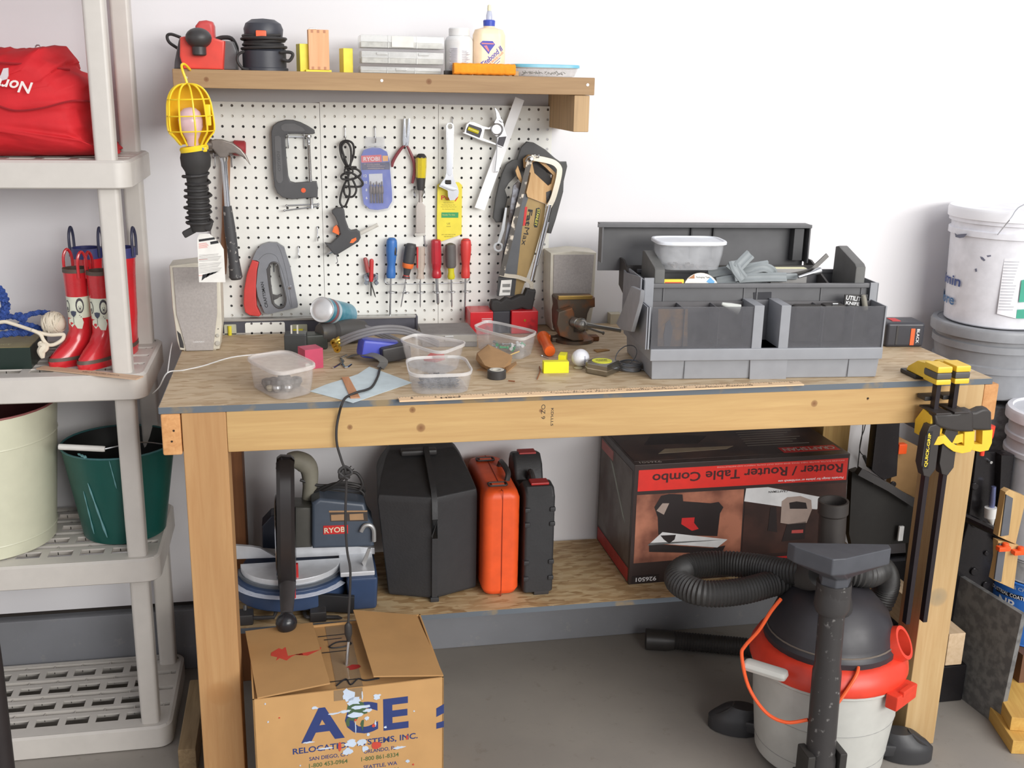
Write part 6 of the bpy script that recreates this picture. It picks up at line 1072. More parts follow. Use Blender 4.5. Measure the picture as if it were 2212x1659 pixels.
g = G(); turned(g, LY(MT, 'N', 1960, 590, 1.2), LY(MT, 'N', 1975, 700, 1.2), [(0, 0), (.2, .05), (.24, .3), (.26, 1), (0, 1)], 14); inb('marker', g, mat('putty_marker', (140, 136, 124), .5), 'drab marker standing beside the knife packet', 'marker')
for i, (x, y, lab) in enumerate(((1530, 665, 'dark tool handle in the front bin near its middle'), (1600, 668, 'dark tool handle in the front bin beside a bright tip'), (1740, 655, 'dark tool handle in the front bin behind the bright strip'))):
    g = G(); p = LY(MT, 'N', x, y, 1.5); g.box((p.x-1.1, .6, 3.2), (p.x+.9, 1.9, p.z+.05), .25); inb('tool_grip', g, mat('grip_black', (50, 46, 44), .6), lab, 'tool')
g = G(); g.box((LY(MT, 'N', 1735, 650, .7).x, .55, zt-.1), (LY(MT, 'N', 1775, 650, .7).x, .75, zt+.12), .03, M=Matrix.Identity(4)); inb('bright_strip', g, CHROME, 'small bright metal strip at the front bin rim', 'strip')
# ================================================================== router box on the lower shelf
MR = T(41.3, -13.0, LS) @ Rz(.9); rw, rd, rh = 24.3, 12.2, 13.5
rb = thing('router_box', 'large printed cardboard router box standing upside down on the lower shelf', 'box', M=MR)
def wood_print(nm, a, b_): return mat(nm, a, .45, c2=b_, scale=9, lo=.4, hi=.6)
g = G(); g.box((0, 0, 0), (rw, rd, rh), .05); bx = part('carton', g, mat('carton_dark', (56, 44, 42), .4), rb)
s = lambda *p: LO(MR, 'S', -.01, *p)
def patch(nm, pts, m_, y0=-.03, par=None, lab=None, M=None): g = G(); g.prism(pts, y0, .0, M=M); return part(nm, g, m_, par or bx, lab)
patch('red_banner', s((415, 470), (1978, 378), (1962, 540), (405, 628)), mat('banner_red', (222, 52, 44), .4))
patch('picture', s((400, 655), (1200, 610), (1170, 1100), (375, 1165)), wood_print('picture_wood', (176, 116, 92), (110, 66, 52)), lab='printed photo of the tool on brown planks')
patch('picture', s((1215, 605), (1965, 560), (1950, 1000), (1930, 1060), (1180, 1100)), wood_print('picture_dark', (74, 50, 44), (54, 38, 34)), lab='printed photo of the router on a dark bench')
IB = mat('print_black', (40, 32, 32), .5); IW = mat('print_paper', (222, 222, 222), .5); IS = mat('print_silver', (168, 150, 140), .4)
def sp(nm, m_, *pts, y0=-.05): return patch(nm, s(*pts), m_, y0)
sp('printed_tool', IB, (530, 745), (580, 660), (640, 645), (740, 650), (745, 700), (950, 715), (1010, 705), (1045, 745), (1020, 790), (1000, 960), (560, 950), (555, 820)); sp('printed_tool', IW, (480, 1030), (590, 930), (1075, 985), (1000, 1045), (500, 1010), y0=-.06); sp('printed_tool', IB, (490, 1015), (960, 1050), (1060, 1030), (1030, 1090), (490, 1078), y0=-.055)
sp('printed_tool', IB, (575, 955), (690, 950), (680, 985), (640, 1015), (600, 985), y0=-.07); sp('printed_tool', IS, (545, 770), (590, 715), (640, 715), (600, 800), y0=-.07); sp('printed_tool', REDP, (730, 870), (735, 825), (830, 820), (825, 860), (860, 905), (810, 920), y0=-.07)
sp('printed_tool', IW, (1215, 605), (1380, 595), (1860, 685), (1740, 760), (1480, 740), (1200, 700), y0=-.06); sp('printed_tool', IS, (1470, 860), (1480, 700), (1520, 670), (1620, 660), (1700, 690), (1705, 760), (1665, 860), (1530, 870), y0=-.08); sp('printed_tool', IB, (1540, 755), (1535, 710), (1590, 700), (1660, 710), (1670, 755), y0=-.09); sp('printed_tool', IB, (1480, 1000), (1520, 870), (1660, 850), (1650, 980), y0=-.08); sp('printed_tool', mat('print_red_dull', (190, 80, 76), .5), (1555, 915), (1640, 910), (1638, 935), (1552, 938), y0=-.09); sp('printed_tool', IB, (1375, 920), (1395, 745), (1440, 740), (1445, 930), y0=-.07)
def uw(txt, x, y, w_, h_, m_, k='S', b_=.012, y0=-.03): p = LY(MR, k, x, y, y0); part('lettering', words(txt, w_, h_, frame((p.x, y0, p.z), (-1, 0, 0), (0, 0, -1)), bold=b_), m_, bx)
uw('Router / Router Table Combo', 1240, 492, 21.6, 1.05, mat('banner_ink', (70, 26, 28), .5), b_=.02)
uw('Portable design for jobsite or workbench use', 1700, 535, 7.6, .32, WHITEP); uw('INCLUDES: ROUTER, ROUTER TABLE, FENCE, EDGE GUIDE, DUST CHUTE, WRENCH AND INSTRUCTIONS', 1480, 420, 14.6, .18, mat('banner_pale', (240, 160, 150), .5))
patch('red_panel', s((1397, 1118), (1760, 1090), (1750, 1205), (1392, 1232)), REDP, -.04); uw('CRAFTSMAN', 1600, 1162, 5.6, .8, WHITEP, y0=-.045, b_=.02)
patch('black_panel', s((365, 1262), (565, 1245), (562, 1300), (360, 1318)), IB, -.04); uw('926501', 468, 1282, 2.3, .5, WHITEP, y0=-.045, b_=.02)
uw('CRAFTSMAN', 1455, 628, 2.2, .25, IB, y0=-.07)
# top face (underside of the upside-down carton)
def TP(nm, m_, pts, z=.03): g = G(); g.prism(pts, rh-.01, rh+z, 'z'); return part(nm, g, m_, bx)
TP('top_picture', wood_print('top_print', (72, 52, 46), (50, 40, 40)), [(.3, 1.1), (rw-.3, 1.1), (rw-.3, rd-2.2), (.3, rd-2.2)]); TP('top_stripe', mat('maroon_stripe', (118, 50, 50), .5), [(.3, rd-2.1), (rw-.3, rd-2.1), (rw-.3, rd-.3), (.3, rd-.3)])
TP('printed_tool', mat('print_tan', (150, 136, 116), .5), [(3.6, 3.0), (11.5, 3.4), (12.6, 4.2), (4.8, 4.4)], .05); TP('printed_tool', IB, [(3, 6), (9, 5.6), (11, 8), (5, 9.4)], .05)
g = G()
for i in range(7): g.box((14.2+.1*i, 4.0+i*.75, rh+.02), (21.5-(i*5 % 3)*.8, 4.14+i*.75, rh+.05))
part('fine_print', g, mat('dull_print', (128, 120, 112), .6), bx)
tr_ = TP('red_panel', REDP, [(17.2, 1.3), (23.8, 1.3), (23.8, 2.9), (17.2, 2.9)], .05); part('lettering', words('CRAFTSMAN', 6, .95, T(20.5, 2.1, rh+.05) @ Rz(180), bold=.02), mat('pale_lettering', (206, 196, 190), .5), tr_); part('lettering', words('926501', 2.4, .5, T(1.9, .65, rh+.01) @ Rz(180)), mat('pale_lettering', 0), bx)
# near end face
def EP(nm, m_, pts, x=-.03): g = G(); g.prism(pts, x, .01, 'x'); return part(nm, g, m_, bx)
EP('end_picture', wood_print('end_print', (104, 96, 90), (80, 60, 54)), [(.5, 2.0), (rd-.4, 2.0), (rd-.4, rh-.8), (.5, rh-.8)]); EP('end_stripe', mat('end_red', (176, 46, 42), .5), [(.5, .2), (rd-.4, .2), (rd-.4, 1.7), (.5, 1.7)], -.04); EP('end_logo', mat('end_red_pale', (186, 110, 106), .5), [(7.2, rh-2.1), (11.6, rh-2.1), (11.6, rh-1.0), (7.2, rh-1.0)], -.05); EP('printed_tool', mat('print_pale_green', (160, 166, 156), .5), [(2.0, 6.2), (3.0, 6.6), (8.2, rh-2.2), (7.2, rh-2.4)], -.05)
# ================================================================== tool cases
CB1 = mat('case_black', (50, 50, 52), .55, bmp=.2)
lc = thing('large_black_case', 'large black moulded tool case standing on the lower shelf beside the mitre saw', 'tool case', (20.5, -8, LS))
fp = [(15.9, -12.0), (20.15, -13.5), (20.75, -13.5), (25.1, -11.7), (25.0, -2.4), (16.5, -2.2)]
def lp_(z, ins=0, yf=None): 
    cx, cy = 20.5, -7.5; o = []
    for x, y in fp: x -= (1.0 if x < 17 else 0)*min(max((z-LS-.4)/7, 0), 1); x2 = x+(cx-x)*ins; y2 = y if yf is None or y > -10 else yf+(y+13.5)*.6; o.append((x2, y2+(cy-y2)*ins*.3, z))
    return o
g = G(); g.loft([lp_(LS+.25, .03), lp_(LS+.5, 0), lp_(23.6, 0), lp_(24.2, .02), lp_(25.1, .1, -10.3), lp_(26.1, .24, -6.8), lp_(26.4, .32, -5.4)]); g._bev([e for e in g.bm.edges], .18, 2); bd = part('shell', g, CB1, lc, world=True, smooth=50)
g = G(); sp_ = [(20.45, y, z) for y, z in ((-13.5, LS+.1), (-13.62, 18), (-13.6, 23.7), (-10.6, 25.3), (-7.2, 26.5), (-6, 26.8))]; g.tube(sp_, .28, prof=[(-1, -1), (1, -1), (1, 1), (-1, 1)], k=3, up=(0, 0, 1)); g.box((20.0, -13.9, LS), (20.9, -12.8, LS+.5), .1); part('seam_flange', g, CB1, bd, world=True)
g = G(); g.box((17.8, -6.6, 26.2), (21.6, -5.4, 26.8), .2); part('handle', g, BLACK, lc, world=True)
oc_ = thing('orange_case', 'bright orange tool case between the two black cases', 'tool case', (27.5, -8, LS)); OR = mat('case_orange', (240, 92, 40), .45)
def slab_case(g, x0, x1, y0, y1, z0, z1, r): 
    w_, d_ = x1-x0, y1-y0; L = lambda z, i: [(x, y, z) for x, y in rr(w_-2*i, d_-2*i, r, 5, (x0+x1)/2, (y0+y1)/2)]
    g.loft([L(z0+.02, .7), L(z0+.25, .25), L(z0+.8, 0), L(z1-1.0, 0), L(z1-.35, .22), L(z1, .8)])
g = G(); slab_case(g, 25.45, 29.25, -13.7, -2.2, LS, 24.6, .9); bd = part('shell', g, OR, oc_, world=True, smooth=60)
g = G(); g.tube([(27.35, y, z) for y, z in ((-13.3, LS+.3), (-13.72, LS+.9), (-13.72, 23.7), (-13.2, 24.5), (-8, 24.65), (-3, 24.65))], .035, 5); part('seam', g, mat('case_seam', (150, 50, 26), .6), bd, world=True)
for y in (-12.0, -4.4):
    g = G(); g.tube([(27.1+x, y+q, 24.72) for x, q in rr(1.9, .95, .25, 3)], .1, 6, 1, closed=True); l_ = part('latch', g, mat('latch_black', (58, 52, 50), .5), oc_, world=True); g = G(); g.box((26.5, y-.25, 24.6), (27.8, y+.25, 24.78), .05); part('latch_button', g, OR, l_, world=True)
g = G(); g.tube([(28.3, -10.8, 24.5), (28.5, -10.4, 25.2), (28.4, -9.2, 25.5), (28.3, -8.0, 25.5), (28.4, -6.8, 25.2), (28.3, -6.4, 24.5)], .3, 8, 5); part('handle', g, BLACK, oc_, world=True)
rc = thing('slim_black_case', 'slim ribbed black tool case with red latches beside the orange case', 'tool case', (31.2, -9, LS))
g = G(); g.prism([(-13.9, LS+.4), (-13.5, LS+.15), (-4.8, LS+.15), (-4.4, LS+.6), (-4.4, 24.8), (-5.0, 25.7), (-6.4, 26.0), (-7.6, 25.2), (-8.2, 23.6), (-10.0, 23.6), (-10.6, 24.2), (-11.6, 24.8), (-13.2, 24.7), (-13.9, 23.8)], 29.65, 32.8, 'x', bev=.35, seg=3); bd = part('shell', g, CB1, rc, world=True)
g = G()
for x in (29.9, 32.5):
    for z in (14.6, 16.4, 20.6, 22.2): g.box((x-.3, -14.1, z), (x+.3, -13.3, z+.5), .12)
part('corner_rib', g, CB1, bd, world=True); g = G(); g.box((30.8, -13.9, LS), (32.4, -13.0, LS+.5), .1); part('foot', g, BLACK, rc, world=True)
for (y0, y1, z) in ((-13.0, -11.6, 24.72), (-6.6, -5.2, 25.75)): g = G(); g.box((30.4, y0, z), (32.3, y1, z+.28), .1); part('latch', g, mat('deep_red_latch', (176, 36, 34), .45), rc, 'deep red latch', world=True)
g = G(); g.tube([(31.2, -10.3, 23.7), (31.2, -10.0, 24.5), (31.2, -8.8, 24.7), (31.2, -8.2, 23.8)], .3, 8, 4); part('handle', g, BLACK, rc, world=True)
# ================================================================== mitre saw
ms = thing('mitre_saw', 'slate-blue compound mitre saw with a silver table on the lower shelf', 'mitre saw', (7, -11, LS))
SB = mat('slate_blue_cast', (56, 74, 106), .4); SILV = mat('machined_silver', (228, 230, 234), .35, .35); q_ = lambda y, *p: out('Q', y, *p)
ccx, ccy = 6.2, -10.6
g = G(); g.prism([(.9, -9.8), (.9, -11.4)]+[(ccx+5.6*math.cos(t), ccy+5.2*math.sin(t)) for t in [PI*1.08+k*(PI*.84)/12 for k in range(13)]]+[(14.4, -12.6), (14.6, -8.6), (13.5, -6.5), (1.8, -6.5)], LS+1.0, LS+3.2, 'z', .2); part('base_casting', g, SB, ms, world=True)
g = G(); g.box((11.6, -14.6, LS), (14.7, -7.0, LS+3.6), .35, taper=.15); part('base_end', g, SB, ms, world=True); g = G(); g.box((11.0, -14.2, LS+3.6), (14.4, -7.2, LS+4.1), .1); part('end_plate', g, SILV, ms, 'silver end plate', world=True)
g = G(); g.prism([(ccx+5.0*math.cos(t), ccy+4.5*math.sin(t)) for t in [PI+k*PI/20 for k in range(21)]], LS+3.2, LS+4.1, 'z', .08); tb_ = part('turntable', g, SILV, ms, world=True)
g = G(); g.lathe([(5.05, 0), (5.25, 0), (5.25, .55), (5.05, .55)], 20, T(ccx, ccy, LS+3.0) @ Matrix.Diagonal((1, .9, 1, 1)), 180, 360); part('scale_ring', g, mat('scale_steel', (120, 126, 134), .35, .5), tb_, world=True)
g = G(); g.lathe([(5.3, 0), (6.1, -.25), (6.1, -.3), (5.3, -.1)], 24, T(ccx, ccy, LS+2.9) @ Matrix.Diagonal((1, .92, 1, 1)), 195, 330); sc_ = part('mitre_scale', g, mat('scale_print', (196, 202, 216), .4), ms, 'pale printed mitre scale', world=True)
g = G()
for a_ in (204, 216, 228, 240, 288, 300, 314):
    c0, s0 = math.cos(math.radians(a_)), math.sin(math.radians(a_)); g.prism([(-.28, 0), (.28, 0), (0, .45)], 0, .03, 'z', M=T(ccx+5.95*c0, ccy+5.45*s0, LS+2.68) @ Rz(a_+90) @ Rx(-14))
part('scale_arrows', g, mat('arrow_blue', (56, 72, 150), .5), sc_, world=True)
g = G(); g.prism(q_(-9.9, (75, 990), (205, 1000), (275, 1012), (392, 1078), (78, 1090)), -9.9, -9.4, bev=.05); part('fence', g, SILV, ms, world=True); g = G(); g.prism(q_(-9.9, (525, 985), (700, 975), (1092, 1010), (1095, 1052), (525, 1078)), -9.9, -9.4, bev=.05); part('fence', g, SILV, ms, world=True)
hx0, hx1 = q_(-15, (388, 900), (528, 900)); gx0, gx1 = hx0[0], hx1[0]
g = G(); cyv, czv, R_ = -11.6, LS+8.0, 5.3
g.prism([(cyv+R_*math.cos(t)*.95, czv+R_*math.sin(t)*1.12) for t in [2*PI*k/36 for k in range(36)]], gx0+.15, gx1-.1, 'x', .4, seg=3); part('blade_guard', g, mat('guard_gloss_black', (44, 42, 44), .28), ms, world=True)
g = G(); g.tube([AY('Q', 452, 395, -13), AY('Q', 452, 450, -15.4), AY('Q', 455, 700, -16.6), AY('Q', 458, 1000, -16.8), AY('Q', 462, 1180, -16.4), AY('Q', 465, 1260, -15.6)], .98, prof=[(-.85, -.5), (-.5, -.8), (.5, -.8), (.85, -.5), (.85, .5), (.5, .8), (-.5, .8), (-.85, .5)], k=5, up=(0, -1, .01)); part('handle', g, mat('handle_black', (48, 44, 44), .3), ms, world=True)
g = G(); g.cyl(4.3, 0, .1, 40, M=frame((gx0-.15, -11.6, LS+7.2), (0, 1, 0), (0, 0, 1)) ); part('saw_blade', g, STEEL, ms, world=True)
g = G(); g.box((gx1-.2, -14.6, LS+3.6), (gx1+.1, -14.2, LS+5.5)); g.box((gx0+.3, -16.2, LS+2.6), (gx1-.2, -15.0, LS+3.4), .1); part('red_trim', g, REDP, ms, 'red trim below the handle', world=True)
a, b = AY('Q', 470, 1250, -16), AY('Q', 462, 1490, -21.4); g = G(); turned(g, a, b, [(0, 0), (.8, 0), (.7, .5), (.55, 1), (0, 1)], 16); part('table_arm', g, mat('arm_dark', (70, 66, 66), .5), ms, world=True)
p = AY('Q', 460, 1545, -21.9); g = G(); g.ball(p, .98, 20); part('lock_knob', g, mat('knob_gloss', (40, 40, 44), .25), ms, 'glossy black lock knob', world=True)
mz = -12.6; g = G(); g.prism(q_(mz, (640, 690), (700, 655), (1020, 690), (1050, 800), (1085, 850), (1090, 1000), (1060, 1005), (650, 1018), (640, 985)), mz, mz+4.2, bev=.4, seg=3); mo = part('motor', g, mat('motor_slate', (78, 88, 102), .4), ms, world=True)
g = G(); g.prism(q_(mz, (770, 745), (1040, 740), (1045, 815), (775, 818)), mz-.02, mz+.02); lb = part('rating_label', g, mat('label_dark', (72, 64, 60), .5), mo, world=True); g = G(); g.prism(q_(mz, (765, 740), (1040, 738), (1040, 748), (765, 752)), mz-.04, mz); g.prism(q_(mz, (780, 770), (880, 765), (885, 808), (782, 812)), mz-.03, mz); g.prism(q_(mz, (912, 765), (1010, 760), (1015, 805), (915, 808)), mz-.03, mz); part('label_print', g, mat('label_tan', (176, 140, 104), .5), lb, world=True)
g = G(); g.prism(q_(mz, (725, 848), (902, 842), (902, 903), (725, 910)), mz-.05, mz, bev=.01); lb = part('badge', g, REDP, mo, 'red maker badge', world=True); p = AY('Q', 812, 878, mz-.05); part('lettering', words('RYOBI', 2.2, .58, frame(p, (1, 0, .02), (0, 0, 1)), bold=.02), mat('badge_cream', (230, 220, 190), .5), lb, world=True)
g = G(); g.tube([AY('Q', x, y, mz-.3) for x, y in ((995, 890), (1020, 850), (1060, 845), (1085, 880), (1088, 960))], .22, 8); g.prism(q_(mz-.2, (1045, 1010), (1065, 1010), (1020, 1155), (1002, 1110)), mz-.3, mz-.1); part('work_clamp', g, mat('clamp_silver', (176, 176, 176), .4, .5), ms, world=True)
g = G(); g.prism(q_(-11, (520, 690), (640, 690), (645, 980), (520, 985)), -12, -9, bev=.3); part('gear_case', g, mat('gear_grey', (96, 96, 92), .4, .4), ms, world=True)
g = G(); g.tube([AY('Q', x, y, -9.5) for x, y in ((470, 380), (530, 375), (590, 400), (625, 450), (630, 560), (620, 660))], [.7, .9, 1.0, .9, .75, .7], 14, 5); part('dust_elbow', g, mat('dusty_elbow', (140, 136, 122), .6), ms, world=True)
g = G(); g.prism(q_(-7, (290, 1000), (285, 840), (350, 770), (400, 760), (400, 1010)), -7.4, -5, bev=.2); part('rear_arm', g, mat('slate_dark', (44, 50, 64), .4), ms, world=True)
CO = lambda *p: [AY('Q', x, y, v) for x, y, v in p]
g = G()
for pts in (((660, 610, -10), (760, 560, -10.5), (870, 540, -11), (980, 560, -11), (1020, 600, -10.5), (960, 620, -10), (800, 600, -10), (700, 600, -10)), ((700, 590, -9.6), (830, 570, -10), (980, 590, -10.4), (1010, 640, -10.4), (860, 640, -10), (740, 620, -10)), ((880, 480, -11), (960, 470, -11), (1005, 540, -11), (990, 590, -11)), ((900, 480, -11), (830, 540, -11), (740, 590, -10.6), (670, 615, -10)), ((560, 520, -10), (700, 560, -10), (900, 550, -10.6), (1000, 560, -10.6))): g.tube(CO(*pts), .16, 8, 5)
g.box(tuple(AY('Q', 840, 500, -11.2)-Vector((.1, 0, .3))), tuple(AY('Q', 915, 440, -10.6)+Vector((0, .2, 0))), .15); g.tube(CO((905, 440, -11), (925, 420, -11)), .05, 6); g.tube(CO((920, 460, -11), (945, 440, -11)), .05, 6); part('power_cord', g, CORD, ms, world=True)
g = G(); g.prism(q_(-15, (570, 1330), (948, 1355), (945, 1470), (570, 1450)), -15.2, -14.6, bev=.08); part('extension_wing', g, mat('wing_black', (42, 42, 44), .4), ms, world=True)
g = G(); g.tube([AY('Q', x, y, v) for x, y, v in ((165, 1420, -14.5), (165, 1545, -15.4), (190, 1510, -15.6), (370, 1505, -15.6), (375, 1440, -14.6))], .2, 8, 2); part('carry_loop', g, BLACK, ms, world=True); g = G(); g.tube([AY('Q', x, y, v) for x, y, v in ((590, 1470, -14.8), (600, 1500, -15.8), (640, 1505, -16), (830, 1505, -16), (845, 1530, -15.6), (820, 1550, -15.2), (650, 1550, -15))], .2, 8, 2); part('carry_loop', g, BLACK, ms, world=True)
for (x, y) in ((1.6, -15.2), (1.4, -8), (13.2, -8), (8.6, -15.6)): g = G(); g.box((x-.7, y-.8, LS), (x+.9, y+.8, LS+1.1), .15); part('foot', g, BLACK, ms, world=True)
# ================================================================== moving box
MB = T(3.1, -32.8, 0) @ Rz(3.6); bw, bd_, bh = 15.95, 11.7, 15.0
mv = thing('moving_box', 'brown moving box with blue lettering and paint splashes in front of the lower shelf', 'box', M=MB)
KB = mat('cardboard', (196, 152, 98), .75, var=.06, scale=14); KB2 = mat('cardboard_top', (182, 140, 90), .75, var=.07, scale=10)
g = G(); g.box((0, 0, 0), (bw, .14, bh)); g.box((0, bd_-.14, 0), (bw, bd_, bh)); g.box((0, 0, 0), (.14, bd_, bh)); g.box((bw-.14, 0, 0), (bw, bd_, bh)); g.box((0, 0, 0), (bw, bd_, .14)); bx = part('carton', g, KB, mv)
g = G(); g.box((.15, .15, bh-.35), (bw-.15, bd_-.15, bh-.2)); inn = part('inner_flap', g, KB2, mv)
g = G(); 
def flap_pts(*q): Mi = MB.inverted(); L = [Mi @ WZ(x, y, z) for x, y, z in q]; return [tuple(p) for p in L]+[tuple(p+Vector((0, 0, .13))) for p in L]
V, F = g._add(flap_pts((556, 1510, bh), (530, 1366, bh), (675, 1347, bh+.6), (713, 1478, bh+.5)), [(3, 2, 1, 0), (4, 5, 6, 7), (0, 1, 5, 4), (1, 2, 6, 5), (2, 3, 7, 6), (3, 0, 4, 7)]); bmesh.ops.recalc_face_normals(g.bm, faces=F); fl = part('flap', g, KB2, mv, 'near flap with a red paint splash')
random.seed(4)
def blob(cx, cy, r, nn=16, j=.45, sx=1, sy=1): return [(cx+sx*r*(1+random.uniform(-j, j))*math.cos(2*PI*i/nn), cy+sy*r*(1+random.uniform(-j, j))*math.sin(2*PI*i/nn)) for i in range(nn)]
FP = [Vector(q) for q in flap_pts((556, 1510, bh), (530, 1366, bh), (675, 1347, bh+.6), (713, 1478, bh+.5))[4:]]; g = G(); Mf = frame(FP[0], FP[3]-FP[0], FP[1]-FP[0])
g.prism(blob(3.0, 6.2, 1.2, 18, .4), .02, .05, 'z', M=Mf); g.prism([(3.4, 5.6), (4.6, 5.0), (5.8, 5.6), (5.9, 6.0), (4.8, 5.9), (4.0, 6.6)], .02, .05, 'z', M=Mf); g.prism([(3.6, 7.2), (4.6, 7.9), (4.4, 8.2), (3.2, 7.6)], .02, .05, 'z', M=Mf); part('red_paint', g, mat('red_paint_splash', (202, 72, 56), .6), fl)
g = G(); V, F = g._add(flap_pts((958, 1461, bh), (900, 1331, bh), (763, 1320, bh+.9), (807, 1463, bh+.6)), [(0, 1, 2, 3), (7, 6, 5, 4), (4, 5, 1, 0), (5, 6, 2, 1), (6, 7, 3, 2), (7, 4, 0, 3)]); bmesh.ops.recalc_face_normals(g.bm, faces=F); part('flap', g, KB2, mv, 'plain far flap')
g = G(); g.box((6.9, .2, bh-.2), (9.1, bd_-.2, bh-.17)); g.box((6.6, -.03, bh-1.0), (9.0, .0, bh-.02)); part('packing_tape', g, clear('shiny_tape', (176, 150, 118), .5, .08), inn, 'shiny brown packing tape'); 
g = G()
for i, (y, w_) in enumerate(((9.6, 2.6), (8.9, 1.6), (6.6, 2.4), (1.6, 3.4))): g.box((7.4-w_/2, y, bh-.165), (7.4+w_/2, y+.12, bh-.15))
g.tube([(6.9, 7.6, bh-.15), (7.6, 8.2, bh-.13), (8.6, 8.2, bh-.13), (8.9, 7.7, bh-.13), (8.2, 7.3, bh-.13), (7.2, 7.3, bh-.13), (6.9, 7.6, bh-.13)], .07, 5); g.tube([(6.9, .9, bh-.13), (7.8, 1.8, bh-.13), (8.1, .8, bh-.13), (8.8, 1.6, bh-.13), (9.4, 1.2, bh-.13), (10.6, 1.3, bh-.13)], .07, 5); part('marker_scrawl', g, INKB, inn); g = G(); g.prism(blob(8.6, 3.6, .5, 12), bh-.16, bh-.14, 'z'); part('red_paint', g, mat('deep_red_paint', (160, 40, 36), .5), inn)
v = lambda *p: LO(MB, 'V', -.02, *p)
ACEB = mat('ace_navy', (44, 60, 116), .6)
for (txt, x0, y0, x1, y1) in (('A', 693, 962, 1082, 1282), ('C', 1085, 915, 1378, 1222), ('E', 1425, 875, 1648, 1182)):
    pa, pb2 = LY(MB, 'V', x0, (y0+y1)/2, 0), LY(MB, 'V', x1, (y0+y1)/2, 0); pt_, pq = LY(MB, 'V', (x0+x1)/2, y0+14, 0), LY(MB, 'V', (x0+x1)/2, y1-14, 0)
    part('lettering', words(txt, (pb2.x-pa.x), (pt_.z-pq.z), frame(((pa.x+pb2.x)/2, -.002, (pt_.z+pq.z)/2), (1, 0, 0), (0, 0, 1)), bold=.035), ACEB, bx)
def vw(txt, x0, x1, y, h_, m_, b_=.012): a_, b2 = LY(MB, 'V', x0, y, 0), LY(MB, 'V', x1, y, 0); z_ = (a_.z+b2.z)/2; part('lettering', words(txt, b2.x-a_.x, h_, frame(((a_.x+b2.x)/2, -.002, z_), (1, 0, 0), (0, 0, 1)), bold=b_), m_, bx)
GRN = mat('olive_green_print', (84, 104, 60), .6)
vw('RELOCATION SYSTEMS, INC.', 622, 1730, 1298, .66, ACEB, .02); vw('SAN DIEGO, CA', 770, 1112, 1412, .42, ACEB); vw('1-800 453-0964', 768, 1110, 1470, .42, GRN); vw('ORLANDO, FL', 1252, 1535, 1352, .42, ACEB); vw('1-800 861-8334', 1230, 1562, 1412, .42, GRN); vw('SEATTLE, WA', 1250, 1548, 1488, .42, ACEB); vw('1-800 336-6331', 1230, 1560, 1545, .42, GRN)
g = G()
for q in (((1895, 985), (1962, 945), (1962, 1025), (1895, 1060)), ((1895, 1115), (1962, 1095), (1962, 1150), (1895, 1165))): g.prism(v(*q), -.02, 0)
part('blue_bars', g, ACEB, bx)
g = G(); a_ = v((1180, 990))[0]; g.prism(blob(a_[0], a_[1], .9, 12, .3), -.025, 0); a_ = v((1110, 1090))[0]; g.prism(blob(a_[0], a_[1]-.2, .35, 8, .4, .5, 1.6), -.03, 0); a_ = v((1240, 1120))[0]; g.prism(blob(a_[0], a_[1], .3, 8, .4, .5, 1.8), -.03, 0); part('globe_mark', g, mat('globe_green', (70, 96, 66), .6), bx)
g = G(); PB = mat('pale_blue_paint', (200, 214, 232), .5)
for (x, y, r, sx, sy) in ((1110, 870, .75, .9, 1), (1170, 920, .6, 1.2, .8), (1230, 970, .5, 1.8, .5), (1090, 1010, .45, 1.4, .4), (1180, 1040, .6, 1.6, .5), (1290, 1000, .35, 1.4, .6), (1370, 880, .4, 1, .8), (990, 1030, .3, 2.2, .35), (1180, 1150, .2, .3, 3.5), (1280, 1070, .25, 1, 1), (1140, 1295, .55, 1.1, .8), (1230, 1285, .45, 1.1, .9), (1110, 1365, .5, 1.1, .8), (1260, 1340, .38, 1, .9), (815, 980, .25, 1.6, .6), (900, 1340, .3, 2.6, .35), (760, 1285, .25, 2.6, .4), (1560, 1330, .3, 2.2, .5), (1640, 1450, .2, 1, 1), (1445, 1150, .15, 1, 1), (1290, 1215, .2, 1, 1), (380, 945, .09, 1, 1), (1697, 1008, .09, 1, 1), (405, 1103, .09, 1, 1), (690, 1490, .08, 1, 1), (1240, 875, .25, .3, 2.2), (1355, 1120, .3, .3, 1.5)):
    a_ = v((x, y))[0]; g.prism(blob(a_[0], a_[1], r*.75, 14, .35, sx, sy), -.045, 0)
part('pale_blue_paint', g, PB, bx, 'pale blue paint splashes')
g = G()
for (x, y, r, sx, sy) in ((1362, 1308, .42, 1, .8), (1040, 1320, .3, .5, 1.4), (1180, 1085, .1, 1, 1), (1690, 1480, .08, 1, 1), (505, 1068, .06, 1, 1), (1340, 1135, .15, 1, 1), (1636, 1240, .15, .6, 1.4)): a_ = v((x, y))[0]; g.prism(blob(a_[0], a_[1], r, 14, .2, sx, sy), -.05, 0)
part('red_paint', g, mat('red_paint_splash', 0), bx, 'red paint spots')
